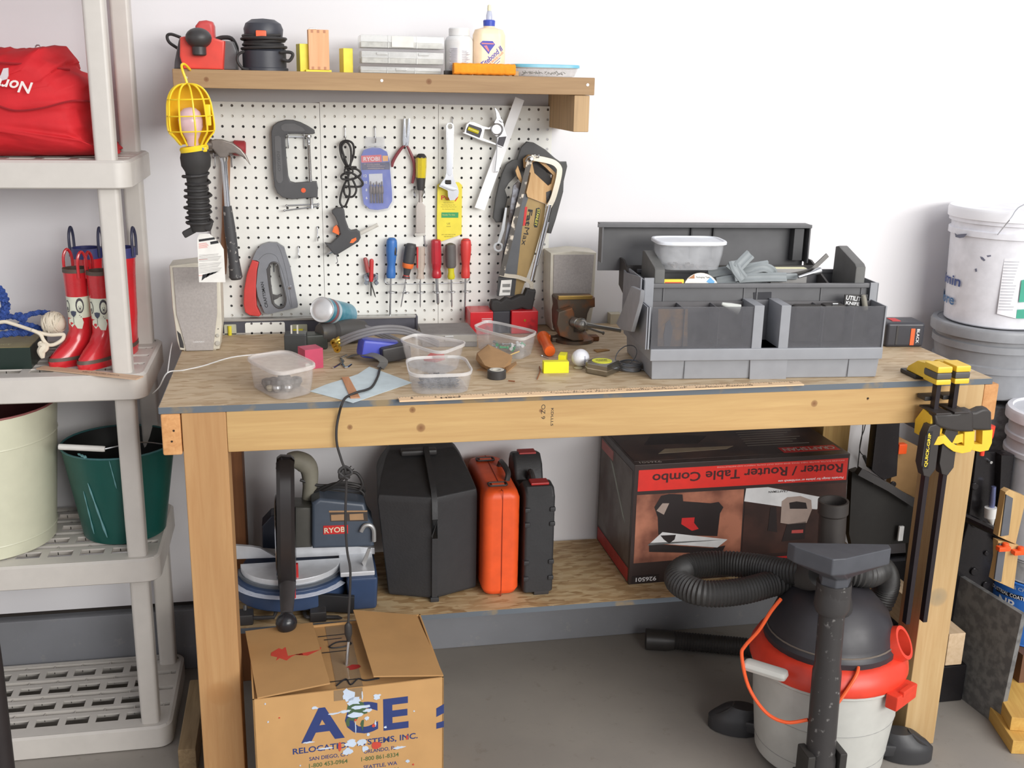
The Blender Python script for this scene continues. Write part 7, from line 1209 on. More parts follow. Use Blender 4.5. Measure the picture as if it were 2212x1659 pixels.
# ================================================================== wet vacuum
vx, vy = 57.4, -26.9
vc = thing('shop_vacuum', 'grey and red wet-and-dry vacuum with a black motor dome under the bench end', 'vacuum cleaner', (vx, vy, 0)); Mv = T(vx, vy, 0)
g = G(); g.lathe([(0, .5), (5.9, .5), (6.2, .8), (6.3, 2.2), (6.35, 2.3), (6.75, 6.2), (6.8, 6.3), (7.05, 10.2), (7.3, 10.4), (7.3, 10.8), (0, 10.8)], 48, Mv); dr_ = part('drum', g, mat('drum_grey', (198, 198, 192), .45, var=.04), vc, 'light grey drum', world=True)
g = G()
for z, r in ((2.25, 6.36), (6.25, 6.81)): g.tube([(vx+r*math.cos(t), vy+r*math.sin(t), z) for t in [2*PI*k/40 for k in range(40)]], .025, 5, 1, closed=True)
part('moulding_line', g, mat('line_grey', (160, 160, 158), .5), dr_, world=True)
VR = mat('vac_red', (226, 66, 44), .4)
g = G(); g.lathe([(0, 10.7), (7.4, 10.7), (7.5, 11.0), (7.4, 11.7), (6.9, 12.6), (6.2, 13.0), (0, 13.0)], 48, Mv); rg = part('lid_ring', g, VR, vc, 'bright red lid ring', world=True)
g = G(); g.lathe([(0, 12.9), (6.3, 12.9), (6.35, 13.5), (6.0, 13.9), (5.9, 14.4), (5.2, 16.2), (3.9, 17.6), (2.2, 18.3), (0, 18.5)], 40, Mv); part('motor_dome', g, mat('dome_black', (52, 50, 54), .45), vc, 'black motor dome', world=True)
g = G(); g.tube([(vx+6.05*math.cos(t), vy+6.05*math.sin(t), 13.95) for t in [2*PI*k/40 for k in range(40)]], .08, 5, 1, closed=True); part('dome_seam', g, mat('dusty_line', (120, 110, 100), .6), rg, world=True)
p = AY('T', 1570, 930, -30.6); d_ = Vector((.55, -.55, .45)); g = G(); M_ = along(p-d_*1.6, p+d_*.9, (0, 0, 1)); L = (d_*2.5).length; g.lathe([(0, 0), (1.9, 0), (1.7, L*.7), (1.6, L), (1.25, L), (1.2, L*.4), (0, L*.4)], 26, M_); part('blower_port', g, VR, vc, world=True)
a, b = AY('T', 1385, 1160, -32.4), AY('T', 1640, 1250, -30.6)
g = G(); ex = Vector((.87, -.49, 0)).normalized(); M_ = frame(((a.x+b.x)/2, (a.y+b.y)/2, 7.6), (b.x-a.x, 1.6, .35), (0, 0, 1)); M_ = T(vx, vy, 10.4) @ Rz(-58+90); g.box((-1.9, -8.4, -1.0), (1.9, -7.2, .5), .15, M=M_); g.box((-1.0, -8.5, .2), (1.0, -8.0, .75), .08, M=M_); part('lid_latch', g, VR, vc, world=True)
g = G(); g.box((-2.1, -.6, -.7), (2.1, .4, .7), .45, M=frame(AY('T', 800, 1075, -30.9), (1, -.95, -.0), (0, 0, 1))); part('side_grip', g, mat('drum_grey', 0), vc, 'pale grey side grip', world=True)
for (x, y, a0) in ((50.6, -21.6, 150), (65.9, -28.9, -15)):
    g = G(); M_ = T(x, y, 0) @ Rz(a0+180); L = lambda z, s_, o=0: [(px_*s_+o, py_*s_, z) for px_, py_ in ell(2.6, 1.6, 20)]; g.loft([L(.02, .9), L(.1, 1.0), L(1.3, 1.0), L(1.9, .85, .2), L(2.9, .55, .9)], M=M_); g.box((1.2, -1.3, .6), (4.2, 1.3, 1.9), .3, M=M_); f_ = part('caster_foot', g, mat('caster_black', (54, 54, 56), .45), vc, world=True)
    g = G(); M2 = M_ @ T(-.9, 0, 2.0) @ Ry(-35); g.lathe([(.9, .1), (1.15, .1), (1.2, .35), (.95, .35), (.9, .1)], 20, M2 @ Matrix.Diagonal((1.1, .8, 1, 1))); part('caster_cup', g, BLACK, f_, world=True)
# wand and floor nozzle stored upright in front
yw2 = -34.9; a, b = AY('T', 1112, 1700, yw2), AY('T', 1205, 560, yw2)
wd = thing('vacuum_wand', 'scuffed black vacuum wand standing upright with a wide floor nozzle on top', 'vacuum wand', (a.x, yw2, 0)); SCF = mat('scuffed_black', (56, 54, 54), .4, c2=(120, 118, 116), scale=60, lo=.64, hi=.72)
g = G(); turned(g, a, b, [(0, 0), (1.42, 0), (1.42, .1), (1.3, .12), (1.28, .55), (1.15, .58), (1.12, .92), (1.5, .94), (1.5, 1.0), (0, 1)], 28); part('pipe', g, SCF, wd, world=True)
g = G()
for dx in (-1.9, 1.2): g.box((a.x+dx, yw2-1.3, .0), (a.x+dx+.75, yw2+1.0, AY('T', 1110, 1540, yw2).z), .15)
g.box((a.x-1.9, yw2+.9, 0), (a.x+1.95, yw2+1.5, 3.6), .1); part('holder', g, mat('holder_black', (52, 50, 48), .5), wd, world=True)
zt_ = AY('T', 1240, 350, yw2).z; c_ = AY('T', 1235, 380, yw2)
hh = 2.3
P0 = AZ('T', 930, 330, zt_); P1 = AZ('T', 1525, 340, zt_); P3 = AZ('T', 1240, 432, zt_)
dv_ = (P1-P0); g = G()
top_ = [P0, P0+Vector((.25, -.9, 0)), P3+Vector((-.6, .1, 0)), P3+Vector((.6, .1, 0)), P1+Vector((-.25, -.9, 0)), P1]
mid_ = [p+Vector((0, 0, -1.5)) for p in top_]; nk = Vector((b.x, yw2, 0))
low_ = [Vector((nk.x+1.4*x, nk.y+1.4*y, zt_-3.6)) for x, y in ((-.7, .7), (-1, -.2), (-.4, -.95), (.4, -.95), (1, -.2), (.7, .7))]
g.loft([low_, [p+(Vector((nk.x, nk.y, 0))-p)*0+Vector((0, 0, 1.0)) for p in low_], mid_, top_]); g._bev([e for e in g.bm.edges], .12, 2); part('floor_nozzle', g, mat('nozzle_grey_black', (76, 78, 84), .5), wd, world=True, smooth=40)
g = G(); turned(g, Vector((nk.x, yw2, zt_-6.2)), Vector((nk.x, yw2, zt_-3.4)), [(0, 0), (1.35, 0), (1.55, .2), (1.5, .6), (1.45, 1), (0, 1)], 26); part('swivel_neck', g, BLACK, wd, world=True)
a, b = AY('T', 1195, 400, -27.5), AY('T', 1200, 85, -27.5); g = G(); turned(g, Vector((a.x, -27.5, 18.2)), b, [(0, 0), (1.25, 0), (1.25, .85), (1.4, .87), (1.4, 1), (1.2, 1), (1.2, .9), (0, .9)], 26); solo('extension_pipe', g, mat('pipe_black', (56, 52, 50), .5), 'black extension pipe standing on the vacuum behind the floor nozzle', 'pipe')
# ribbed hose
def ribbed(g, pts, r, pitch=.34, k=12):
    P = smooth_path(pts, k); o = [P[0]]; acc = 0
    L = [0]
    for a_, b_ in zip(P, P[1:]): L.append(L[-1]+(b_-a_).length)
    n_ = int(L[-1]/(pitch/2)); out_ = []; j = 0
    for i in range(n_+1):
        t = L[-1]*i/n_
        while j < len(P)-2 and L[j+1] < t: j += 1
        out_.append(P[j]+(P[j+1]-P[j])*((t-L[j])/max(L[j+1]-L[j], 1e-6)))
    g.tube(out_, [r*(1 if i % 2 else .9) for i in range(n_+1)], 18, 1); return g
vh = thing('vacuum_hose', 'ribbed black vacuum hose looped over the lower shelf edge', 'hose', (vx, vy, 18)); HB = mat('hose_black', (56, 55, 54), .5)
zz = 17.2; g = ribbed(G(), [AY('T', 1130, 520, -31.2), AZ('T', 1000, 545, zz+.6), AZ('T', 850, 570, zz+.3), AZ('T', 650, 620, zz), AZ('T', 430, 630, zz), AZ('T', 285, 560, zz), AZ('T', 330, 480, zz+.2), AZ('T', 520, 455, zz+.4), AZ('T', 720, 470, zz+.8), AZ('T', 900, 500, zz+1.4), AZ('T', 1050, 510, zz+2), AZ('T', 1250, 505, zz+2.4), AZ('T', 1400, 520, zz+2.2), (63.4, -24.6, 18.6), (65.0, -23.4, 16.5), (64.8, -23.0, 14.0), (63.6, -23.4, 13.2)], 1.32); part('hose', g, HB, vh, world=True)
p = AY('T', 1150, 500, -31.4); g = G(); g.tube([p+Vector((-.6, 0, 0)), p+Vector((.9, .3, .1)), (vx-1, vy-3, 17.5)], 1.2, 16); part('hose_cuff', g, BLACK, vh, world=True)
g = ribbed(G(), [AZ('T', 240, 905, 1.2), AZ('T', 450, 925, 1.2), AZ('T', 740, 955, 1.2), (59.5, -10, 1.2)], 1.1); h2_ = thing('floor_hose', 'black ribbed hose end lying on the floor behind the vacuum', 'hose', AZ('T', 400, 930, 0)); part('hose', g, HB, h2_, world=True); a = AZ('T', 95, 900, 1.25); b = AZ('T', 260, 910, 1.2); g = G(); turned(g, a, b, [(0, .1), (1.25, 0), (1.25, .7), (1.1, 1), (0, 1)], 22); part('cuff', g, mat('cuff_black', (62, 60, 58), .4), h2_, world=True)
# orange cord
g = G(); g.tube([AY('T', x, y, v_) for x, y, v_ in ((890, 665, -31.5), (830, 740, -31), (760, 850, -30.5), (680, 940, -30), (660, 1000, -30), (700, 1180, -30.5), (800, 1330, -32), (920, 1390, -33.2), (1050, 1375, -34.3))], .17, 8, 5); g.tube([AY('T', x, y, v_) for x, y, v_ in ((1215, 1290, -34.6), (1280, 1200, -34.3), (1335, 1110, -33.8), (1345, 1060, -33), (1330, 1035, -32))], .17, 8, 5); part('power_cord', g, mat('orange_cord_pvc', (244, 98, 48), .4), vc, 'bright orange power cord', world=True)
# ================================================================== on the plastic shelving
sC = LV[3]; rbag = thing('duffel_bag', 'slumped red fabric duffel bag with white stitched writing on the plastic shelving', 'bag', (-22, -8, sC))
FAB = mat('red_fabric', (206, 26, 36), .75, var=.12, bmp=.25, scale=12)
g = G(); yb2 = -10.5; lim = 4.2
o_ = [(AY('I', x, y, -10).x, AY('I', x, y, -10).z) for x, y in ((830, 1325), (828, 1180), (805, 900), (780, 740), (700, 620), (590, 560), (582, 500), (500, 430), (400, 402), (250, 412), (0, 430))]
o_ = [(-9.6, sC+.02)]+[p for p in o_[1:]]+[(-26, o_[-1][1]-.6), (-32, o_[-1][1]-2.5), (-35, sC+3), (-34.5, sC+.02)]
cx_, cz_ = -21, sC+3.8; loops = []
for k, (y, s_) in enumerate(((-14.6, .35), (-14.3, .62), (-13.6, .8), (-12.4, .92), (-10.8, .99), (-8.5, 1.0), (-5.5, .96), (-3.4, .82), (-2.4, .5))):
    loops.append([(cx_+(x-cx_)*(s_*.5+.5 if s_ > .6 else s_*.9), y, max(sC+.02, cz_+(z-cz_)*s_) if z > sC+.1 else sC+.02) for x, z in smooth_path([(a, b, 0) for a, b in o_], 5, True) for x, z in ((x, z),)] if 0 else [(cx_+(v.x-cx_)*(s_*.5+.5 if s_ > .6 else s_), y, max(sC+.02, cz_+(v.y-cz_)*s_)) for v in smooth_path([(a, b, 0) for a, b in o_], 6, True)])
g.loft(loops); bmesh.ops.subdivide_edges(g.bm, edges=g.bm.edges[:], cuts=1, use_grid_fill=True)
from mathutils import noise as mn
def crumple(co):
    n1 = mn.noise(co*.32+Vector((3, 1, 2))); n2 = mn.noise(Vector((co.x*.5+co.z*.9, co.y*.5, co.z*.35-co.x*.3))); d_ = .75*n1+.5*(1-abs(n2)*2.2)
    out_ = Vector((co.x-cx_, (co.y+8.5)*1.3, co.z-cz_)); out_.normalize(); return Vector((co.x, co.y, co.z))+out_*d_*(.9 if co.z > sC+.3 else 0)
g.warp(crumple); body = part('body', g, FAB, rbag, world=True, smooth=60)
g = G(); g.tube([AY('I', x, y, v) for x, y, v in ((-60, 860, -15.2), (120, 920, -15.3), (350, 900, -15.2), (600, 840, -14.6), (780, 850, -12.6))], .09, 6, 5); g.tube([AY('I', x, y, v) for x, y, v in ((-40, 520, -14.4), (120, 530, -14.2), (300, 545, -13.8), (580, 580, -11.8))], .1, 6, 5); part('seam', g, mat('seam_dark_red', (150, 16, 26), .8), body, world=True)
wr = AY('I', 90, 705, -15.35); part('stitched_writing', words('North S', 4.6, .95, frame(wr+Vector((-.6, 0, 0)), (-1, 0, .12), (-.12, 0, -1)), bold=.02, shear=.3), mat('white_stitch', (238, 226, 222), .7), body, world=True)
g = G(); g.prism([(AY('I', x, y, -15.2).x, AY('I', x, y, -15.2).z) for x, y in ((-10, 660), (10, 620), (30, 570), (70, 565), (72, 630), (60, 660), (20, 672))], -15.35, -15.1, bev=.03); part('emblem', g, mat('silver_patch', (206, 196, 200), .5), body, 'silvery teardrop emblem', world=True)
g = G(); p = AY('I', 318, 395, -9); g.tube([p+Vector((.25*math.cos(t), 0, .25*math.sin(t)-.05)) for t in [2*PI*k/10 for k in range(10)]], .07, 6, 1, closed=True); part('zip_ring', g, STEEL, rbag, world=True)
# boots
sB = LV[2]
BR = mat('boot_red', (206, 40, 48), .25, coat=.3); BD = mat('boot_stripe', (92, 76, 66), .5); BWT = mat('boot_white', (224, 228, 208), .3)
def boot(label, k, sole, top, Y0, s_, big=False, face=0):
    """sole: ground point under the ankle; top: height of the rim; face: yaw of the toe"""
    x0, y0 = sole; h = top-sB; M_ = T(x0, y0, sB) @ Rz(face)
    t_ = thing('rain_boot', label, 'boot', M=M_)
    E = lambda cx, cy, z, a, b: [(cx+a*c, cy+b*s2, z) for c, s2 in ell(1, 1, 22)]
    # toe points along local -y
    sec = [(0, -1.15, .0, 1.02, 2.25), (0, -1.15, .55, 1.08, 2.35), (0, -1.05, 1.0, 1.05, 2.2), (0, -.75, 1.6, 1.02, 1.85), (0, -.3, 2.3, .98, 1.35), (0, -.02, 3.1, .98, 1.08), (0, .0, 4.4, 1.0, 1.02)]
    sec2 = [(0, .0, 4.4, 1.0, 1.02), (0, 0, 5.0, 1.02, 1.03), (0, 0, 6.4, 1.06, 1.06)]
    sec3 = [(0, 0, 6.4, 1.06, 1.06), (0, 0, h*.9/s_, 1.14, 1.12), (0, 0, h/s_-.35, 1.17, 1.14)]
    def lo(ss): return [E(cx*s_, cy*s_, z*s_, a*s_, b*s_) for cx, cy, z, a, b in ss]
    g = G(); g.loft(lo(sec)); part('foot', g, BR, t_, smooth=60); 
    g = G(); g.loft(lo(sec2 if not big else [(0, 0, 4.4, 1, 1.02), (0, 0, 6.4, 1.06, 1.06)]), caps=False); sh_ = part('shaft', g, BWT if not big else BR, t_, 'white printed shaft' if not big else None, smooth=60)
    g = G(); g.loft(lo(sec3), caps=False); g.loft([E(0, 0, h-.3, 1.12*s_, 1.1*s_), E(0, 0, h-1.6, 1.0*s_, 1.0*s_)], caps=False); part('upper', g, BR, t_, smooth=60)
    g = G(); z0_, z1_ = (h-.35, h) if not big else (h-.95, h); g.loft([E(0, 0, z0_, 1.2*s_, 1.17*s_), E(0, 0, z1_, 1.2*s_, 1.17*s_), E(0, 0, z1_, 1.08*s_, 1.06*s_), E(0, 0, z0_, 1.08*s_, 1.06*s_)], caps=False, closed=True); part('rim', g, mat('boot_rim_navy', (56, 60, 116), .4) if big else BD, t_, 'navy rim' if big else 'dark rim')
    g = G(); g.loft([E(0, -1.15*s_, .62*s_, 1.1*s_, 2.37*s_), E(0, -1.12*s_, .95*s_, 1.09*s_, 2.3*s_)], caps=False); part('stripe', g, BD, t_)
    hm = mat('handle_slate', (58, 60, 84), .4) if big else BR
    for sx in ((-1, 1)):
        g = G(); g.tube([(sx*1.15*s_, -.42*s_, h-.8), (sx*1.17*s_, -.42*s_, h+.9*s_), (sx*1.15*s_, 0, h+1.6*s_), (sx*1.17*s_, .42*s_, h+.9*s_), (sx*1.15*s_, .42*s_, h-.8)], .14, 8, 5); part('pull_loop', g, hm, t_)
    return t_, M_, sh_
def decal(nm, par, pts, m_, face, s_, lift=.02, lab=None):
    """flat drawing wrapped round the boot shaft: pts are (degrees from the toe side, height)"""
    g = G(); n_ = len(pts); vs = []
    for a, z in pts: t = math.radians(a-90); r = (1.03+.012*(z-4.4)+lift)*s_; vs.append((r*math.cos(t), r*math.sin(t), z*s_))
    ca, cz = sum(p[0] for p in pts)/n_, sum(p[1] for p in pts)/n_; t = math.radians(ca-90); r = (1.05+.012*(cz-4.4)+lift)*s_
    vs.append((r*math.cos(t), r*math.sin(t), cz*s_)); g._add(vs, [(i, (i+1) % n_, n_) for i in range(n_)]); return part(nm, g, m_, par, lab, smooth=60)
def circ(a, z, ra, rz, n_=14): return [(a+ra*math.cos(2*PI*i/n_), z+rz*math.sin(2*PI*i/n_)) for i in range(n_)]
DK = mat('face_print', (66, 62, 70), .4)
pA, pB_ = AZ('J', 600, 1350, sB), AZ('J', 860, 1390, sB); zr = AY('J', 610, 590, -11.3).z
for i, (p, fc, lab) in enumerate((((-12.05, -10.1), -48, 'small red rain boot with a dog face print, farther from the shelving post'), ((-9.85, -11.0), -34, 'small red rain boot with a dog face print, against the shelving post'))):
    t_, M_, sh_ = boot(lab, 'J', p, zr-(.1*i), 0, .98, face=fc)
    fa = 8 if i == 0 else 4                    # the face looks out over the toe
    o = -fc*.0+ (30 if i == 0 else 16)
    decal('muzzle', sh_, [(o-30, 4.3), (o-34, 3.9), (o-12, 3.55), (o, 3.9), (o+14, 3.45), (o+36, 3.4), (o+46, 4.0), (o+40, 4.45), (o, 4.5)], BWT, fc, .98, .06)
    decal('eye_patch', sh_, circ(o+34, 5.6, 20, .72), DK, fc, .98, .02); decal('eye', sh_, circ(o+34, 5.55, 14, .52), BWT, fc, .98, .04); decal('pupil_ring', sh_, circ(o+34, 5.35, 8, .28), DK, fc, .98, .05); decal('pupil', sh_, circ(o+34, 5.35, 6.5, .22), BWT, fc, .98, .06); decal('pupil', sh_, circ(o+34, 5.33, 3.6, .13), DK, fc, .98, .07)
    decal('eye_ring', sh_, circ(o-34, 5.5, 15, .58), DK, fc, .98, .02); decal('eye', sh_, circ(o-34, 5.5, 12, .48), BWT, fc, .98, .03); decal('pupil', sh_, circ(o-33, 5.3, 5, .2), DK, fc, .98, .04)
    decal('nose', sh_, [(o-15, 5.05), (o, 5.12), (o+15, 5.05), (o+12, 4.75), (o, 4.5), (o-12, 4.75)], mat('nose_slate', (66, 72, 92), .4), fc, .98, .04); decal('mouth', sh_, [(o-1, 4.5), (o+1, 4.5), (o+1, 3.9), (o-1, 3.9)], DK, fc, .98, .08)
    decal('whisker_dots', sh_, circ(o+36, 4.55, 1.6, .05), DK, fc, .98, .07); decal('whisker_dots', sh_, circ(o+30, 4.7, 1.6, .05), DK, fc, .98, .07)
zr2 = AY('J', 720, 410, -6.5).z
for i, (x, y, lab) in enumerate(((-11.9, -6.0, 'larger red rain boot with a navy rim behind the small boots'), (-8.9, -5.9, 'larger red rain boot with a navy rim, mostly behind the shelving post'))): boot(lab, 'J', (x+.2, y), zr2, 0, 1.18, big=True, face=-12)
# green box, ropes, string, ruler
gx = AZ('d', 480, 1500, sB); e = thing('flat_box', 'flat dark green box with an olive top on the plastic shelving', 'box', (-24, -9, sB)); g = G(); g.box((-33, gx.y, sB+.01), (gx.x, -5.5, sB+2.0), .05); bb = part('box', g, mat('bottle_green', (30, 46, 40), .35), e, world=True); g = G(); g.box((-32.9, gx.y+.05, sB+2.0), (gx.x-.05, -5.6, sB+2.04)); lb = part('lid', g, mat('olive_lid', (134, 122, 80), .5), e, 'olive lid with pale lettering', world=True)
part('lettering', words('SERVICE', 2.2, .5, T(gx.x-3.0, gx.y+1.3, sB+2.04)), mat('pale_gold_print', (190, 180, 130), .5), lb, world=True)
RB = mat('blue_rope', (48, 78, 150), .8, var=.2, scale=80)
def rope(g, pts, r, strands=3, k=8, tw=1.6):
    P = smooth_path(pts, k)
    for s_ in range(strands):
        q = []
        for i, p in enumerate(P):
            t = (P[min(i+1, len(P)-1)]-P[max(i-1, 0)]).normalized(); a_ = Vector((0, 0, 1)).cross(t); a_ = (a_ if a_.length > .1 else Vector((1, 0, 0))).normalized(); b_ = t.cross(a_); ph = i*tw+2*PI*s_/strands; q.append(p+(a_*math.cos(ph)+b_*math.sin(ph))*r*.55)
        g.tube(q, r*.55, 6, 1)
    return g
g = G(); zt_ = sB+2.35
rope(g, [AY('d', x, y, v) for x, y, v in ((-150, 980, -11), (0, 990, -11.2), (200, 965, -11), (420, 960, -10.6), (480, 930, -10))], .32); rope(g, [AY('d', x, y, v) for x, y, v in ((-150, 900, -10.6), (50, 870, -10.6), (200, 860, -10.4), (350, 900, -10))], .32); rope(g, [AY('d', x, y, v) for x, y, v in ((-40, 300, -10.4), (30, 380, -10.4), (80, 520, -10.3), (70, 640, -10.3), (20, 760, -10.4))], .42); rope(g, [AY('d', x, y, v) for x, y, v in ((60, 720, -10.2), (200, 720, -10), (350, 760, -9.8), (400, 700, -9.4), (600, 655, -9), (740, 670, -8.6))], .26); rope(g, [AY('d', x, y, v) for x, y, v in ((240, 700, -9.8), (320, 700, -9.8), (340, 800, -9.9), (280, 860, -10), (420, 840, -9.5), (560, 880, -9), (640, 900, -9))], .26)
solo('blue_rope', g, RB, 'tangle of blue twisted rope on the flat green box', 'rope')
p = AY('d', 795, 820, -9.6); sb_ = thing('string_ball', 'ball of cream cotton string resting on the flat box', 'string', (p.x, -9.6, p.z-1.0)); TW = mat('cream_twine', (224, 214, 194), .85)
g = G(); g.ball(p, 1.0, 16, (1.15, 1, 1)); random.seed(8)
for i in range(26):
    a_ = random.uniform(-.5, .5); c0 = random.uniform(-.55, .55); M_ = T(*p) @ Ry(math.degrees(a_)) @ Rz(random.uniform(-25, 25)); rr0 = 1.05*math.sqrt(max(1-c0*c0, .1)); g.tube([M_ @ Vector((c0*1.2, rr0*math.cos(t), rr0*math.sin(t))) for t in [2*PI*k/14 for k in range(14)]], .075, 5, 1, closed=True)
part('ball', g, TW, sb_, world=True); g = G(); g.tube([AY('d', x, y, v) for x, y, v in ((-100, 830, -11.2), (60, 795, -11.3), (200, 830, -11.4), (400, 895, -11.6), (560, 950, -11.8), (740, 990, -11.8), (880, 985, -11.6), (950, 990, -11.5), (930, 1060, -11.7), (820, 1130, -12), (720, 1140, -12), (650, 1070, -12), (600, 980, -12), (480, 920, -11.9))], .17, 8, 6); g.tube([AY('d', x, y, v) for x, y, v in ((620, 1090, -12), (600, 1130, -12.1), (660, 1170, -12.2), (620, 1240, -12.3), (640, 1340, -12.4))], [.1, .25, .45, .4, .15], 8, 6); part('loose_end', g, TW, sb_, world=True)
a, b = AZ('J', 335, 1400, sB+.12), AZ('J', 1165, 1488, sB+.12); d = b-a; L = d.length; g = G(); g.box((0, -.55, 0), (L, .55, .12), .02); e = thing('paint_stirrer', 'flat wooden paint stirrer lying across the shelf edge under the boots', 'stirrer', (a.x, a.y, sB+.02), math.degrees(math.atan2(d.y, d.x))); st = part('stick', g, wood('stirrer_wood', (216, 186, 158), (200, 166, 136), 0), e); part('lettering', words('KELLY-MOORE PAINTS', 3.8, .22, T(L*.62, -.05, .12)), INKB, st)
# pails
sA = LV[1]
def pail(label, c, h, r0, r1, m_, m_in, rimm, bands=()):
    t_ = thing('pail', label, 'pail', (c[0], c[1], sA)); M_ = T(c[0], c[1], sA)
    g = G(); pr = [(0, .02), (r0-.2, .02), (r0, .15)]; 
    for b_ in bands: rb_ = r0+(r1-r0)*b_; pr += [(rb_-.02, h*b_-.12), (rb_+.06, h*b_), (rb_-.02, h*b_+.12)]
    g.lathe(pr+[(r1, h)], 40, M_); part('outside', g, m_, t_, world=True, smooth=50)
    g = G(); g.lathe([(r1-.05, h-.02), (r0-.1, .4), (0, .4)], 40, M_); part('inside', g, m_in, t_, world=True, smooth=50)
    g = G(); g.tube([(c[0]+r1*math.cos(t), c[1]+r1*math.sin(t), sA+h) for t in [2*PI*k/36 for k in range(36)]], .1, 8, 1, closed=True); part('rim', g, rimm, t_, world=True)
    return t_
pail('large cream pail with a dull red inside on the third plastic shelf', (-22.7, -8.3), 13.9, 6.3, 7.5, mat('cream_enamel', (214, 214, 190), .35, var=.03), mat('oxblood_inside', (92, 44, 44), .5), mat('oxblood_rim', (150, 88, 86), .5), (.1, .78))
gp = pail('dark green pail with white drips and a white wooden grip', (-9.9, -8.1), 9.3, 3.9, 5.3, mat('deep_green_enamel', (22, 84, 76), .35, var=.05), mat('black_green_inside', (34, 36, 36), .5), mat('teal_rim', (60, 110, 112), .4))
a, b = AY('K', 525, 560, -13.5), AY('K', 940, 580, -13.5); g = G(); turned(g, a, b, [(0, 0), (.26, 0), (.28, .05), (.28, .95), (.26, 1), (0, 1)], 14); gr = part('grip', g, mat('white_grip', (230, 228, 222), .5), gp, 'white wooden grip', world=True); g = G(); g.tube([b, AY('K', 1110, 545, -12.8), AY('K', 1300, 520, -11.5), (-4.8, -8.1, sA+8.6)], .07, 6); g.tube([a, AY('K', 540, 540, -12.2), (-15.1, -8.1, sA+8.7)], .07, 6); part('bail_wire', g, STEEL, gp, world=True)
g = G()
for x0, y0, x1, y1, w_ in ((790, 870, 960, 1370, .1), (740, 960, 830, 1360, .06), (1000, 640, 1060, 900, .05), (700, 605, 790, 625, .12)):
    pa, pb2 = [AY('K', x, y, -12) for x, y in ((x0, y0), (x1, y1))]; pts = []
    for i in range(7):
        q = pa+(pb2-pa)*(i/6); f_ = max(0, min(1, (q.z-sA)/9.3)); r_ = 3.95+1.4*f_; dx = max(-r_*.97, min(r_*.97, q.x+9.9)); pts.append((-9.9+dx*.98, -8.1-math.sqrt(max(r_*r_-dx*dx, 0))-.02, q.z))
    g.tube(pts, [w_*.3, w_, w_*.6, w_*1.2, w_*.8, w_*1.4, w_*.4], 5, 2)
part('paint_drips', g, mat('teal_drip', (110, 160, 164), .5), gp, world=True)
# left floor pieces
g = G(); g.box((-4.75, -20.6, .02), (-3.1, -8.0, 2.9), .12); solo('lumber_offcut', g, wood('speckled_lumber', (168, 144, 108), (130, 108, 78), 1), 'short speckled timber offcut lying on the floor beside the bench leg', 'lumber')
g = G(); p = AZ('L', 1475, 1545, 0); g.prism(blob(0, 0, .35, 9, .3), .0, .14, 'z', .04, M=T(p.x, p.y, 0)); solo('paper_crumb', g, WHITE, 'little white crumb on the floor in front of the timber offcut', 'crumb')
g = G(); x_ = AY('L', 12, 900, -23).x-.9; g.tube([(x_+.0, -23, .01), (x_, -23, 14), (x_-.1, -23, 19.8), (x_-.15, -22.9, 21.2), (x_-.5, -22.8, 22.2), (x_-1.6, -22.8, 22.6)], [1.0, 1.05, 1.0, 1.2, 1.1, .8], 14, 5); solo('padded_post', g, mat('soft_black', (46, 40, 40), .6), 'black padded post standing on the floor at the picture edge by the shelving', 'post')
# ================================================================== beside the bench: buckets, cans, boards
bcx, bcy = 84.6, -7.2
def bucket(nm, lab, c, z0, z1, r0, r1, m_, rings=(), lid=None, lidm=None):
    t_ = thing(nm, lab, 'bucket', (c[0], c[1], z0)); M_ = T(c[0], c[1], z0); h = z1-z0; pr = [(0, .01), (r0-.15, .01), (r0, .15)]
    for f_, w_ in rings: rb_ = r0+(r1-r0)*f_; pr += [(rb_, h*f_-w_), (rb_+.28, h*f_-w_*.9), (rb_+.28, h*f_+w_*.3), (rb_+.02, h*f_+w_*.5)]
    g = G(); g.lathe(pr+[(r1, h*.99), (0, h*.99)], 48, M_); b_ = part('bucket', g, m_, t_, world=True)
    if lid: g = G(); g.lathe([(r1+.05, h-1.2), (r1+.42, h-1.15), (r1+.45, h-.3), (r1+.3, h), (r1-.2, h+.05), (r1-.35, h-.25), (0, h-.3)], 48, M_); part('lid', g, lidm or m_, t_, world=True)
    return t_, b_, M_
DW = mat('paint_splashed_white', (236, 236, 240), .4, c2=(120, 120, 134), scale=16, lo=.68, hi=.7)
BWH = mat('bucket_white', (234, 234, 240), .35)
t_, wb_, Mw = bucket('paint_bucket', 'white paint bucket with blue lettering, topmost of the bucket stack', (bcx, bcy), 39.55, 52.2, 5.45, 5.95, BWH, ((.8, .5), (.9, .35)), True, DW)
def onbk(x, y, r, k='O'):               # point of the photo on an upright drum of radius r
    d = ray(*Q(k, x, y)); ox, oy = CAM.x-bcx, CAM.y-bcy; A = d.x*d.x+d.y*d.y; B = 2*(ox*d.x+oy*d.y); C_ = ox*ox+oy*oy-r*r; D_ = max(B*B-4*A*C_, 0); t = (-B-math.sqrt(D_))/(2*A); p = CAM+d*t; return p, Vector((p.x-bcx, p.y-bcy, 0)).normalized()
def wrap(txt, x, y, w_, h_, m_, r, k='O', b_=.01, par=None, end=False):
    p, n_ = onbk(x, y, r, k); g = words(txt, w_, h_, Matrix.Identity(4), bold=b_); a0 = math.atan2(n_.y, n_.x)-(w_/2/r if end else 0)
    g.warp(lambda c: Vector((bcx+(r+.03+c.z)*math.cos(a0+c.x/r), bcy+(r+.03+c.z)*math.sin(a0+c.x/r), p.z+c.y))); return part('lettering', g, m_, par or wb_, world=True)
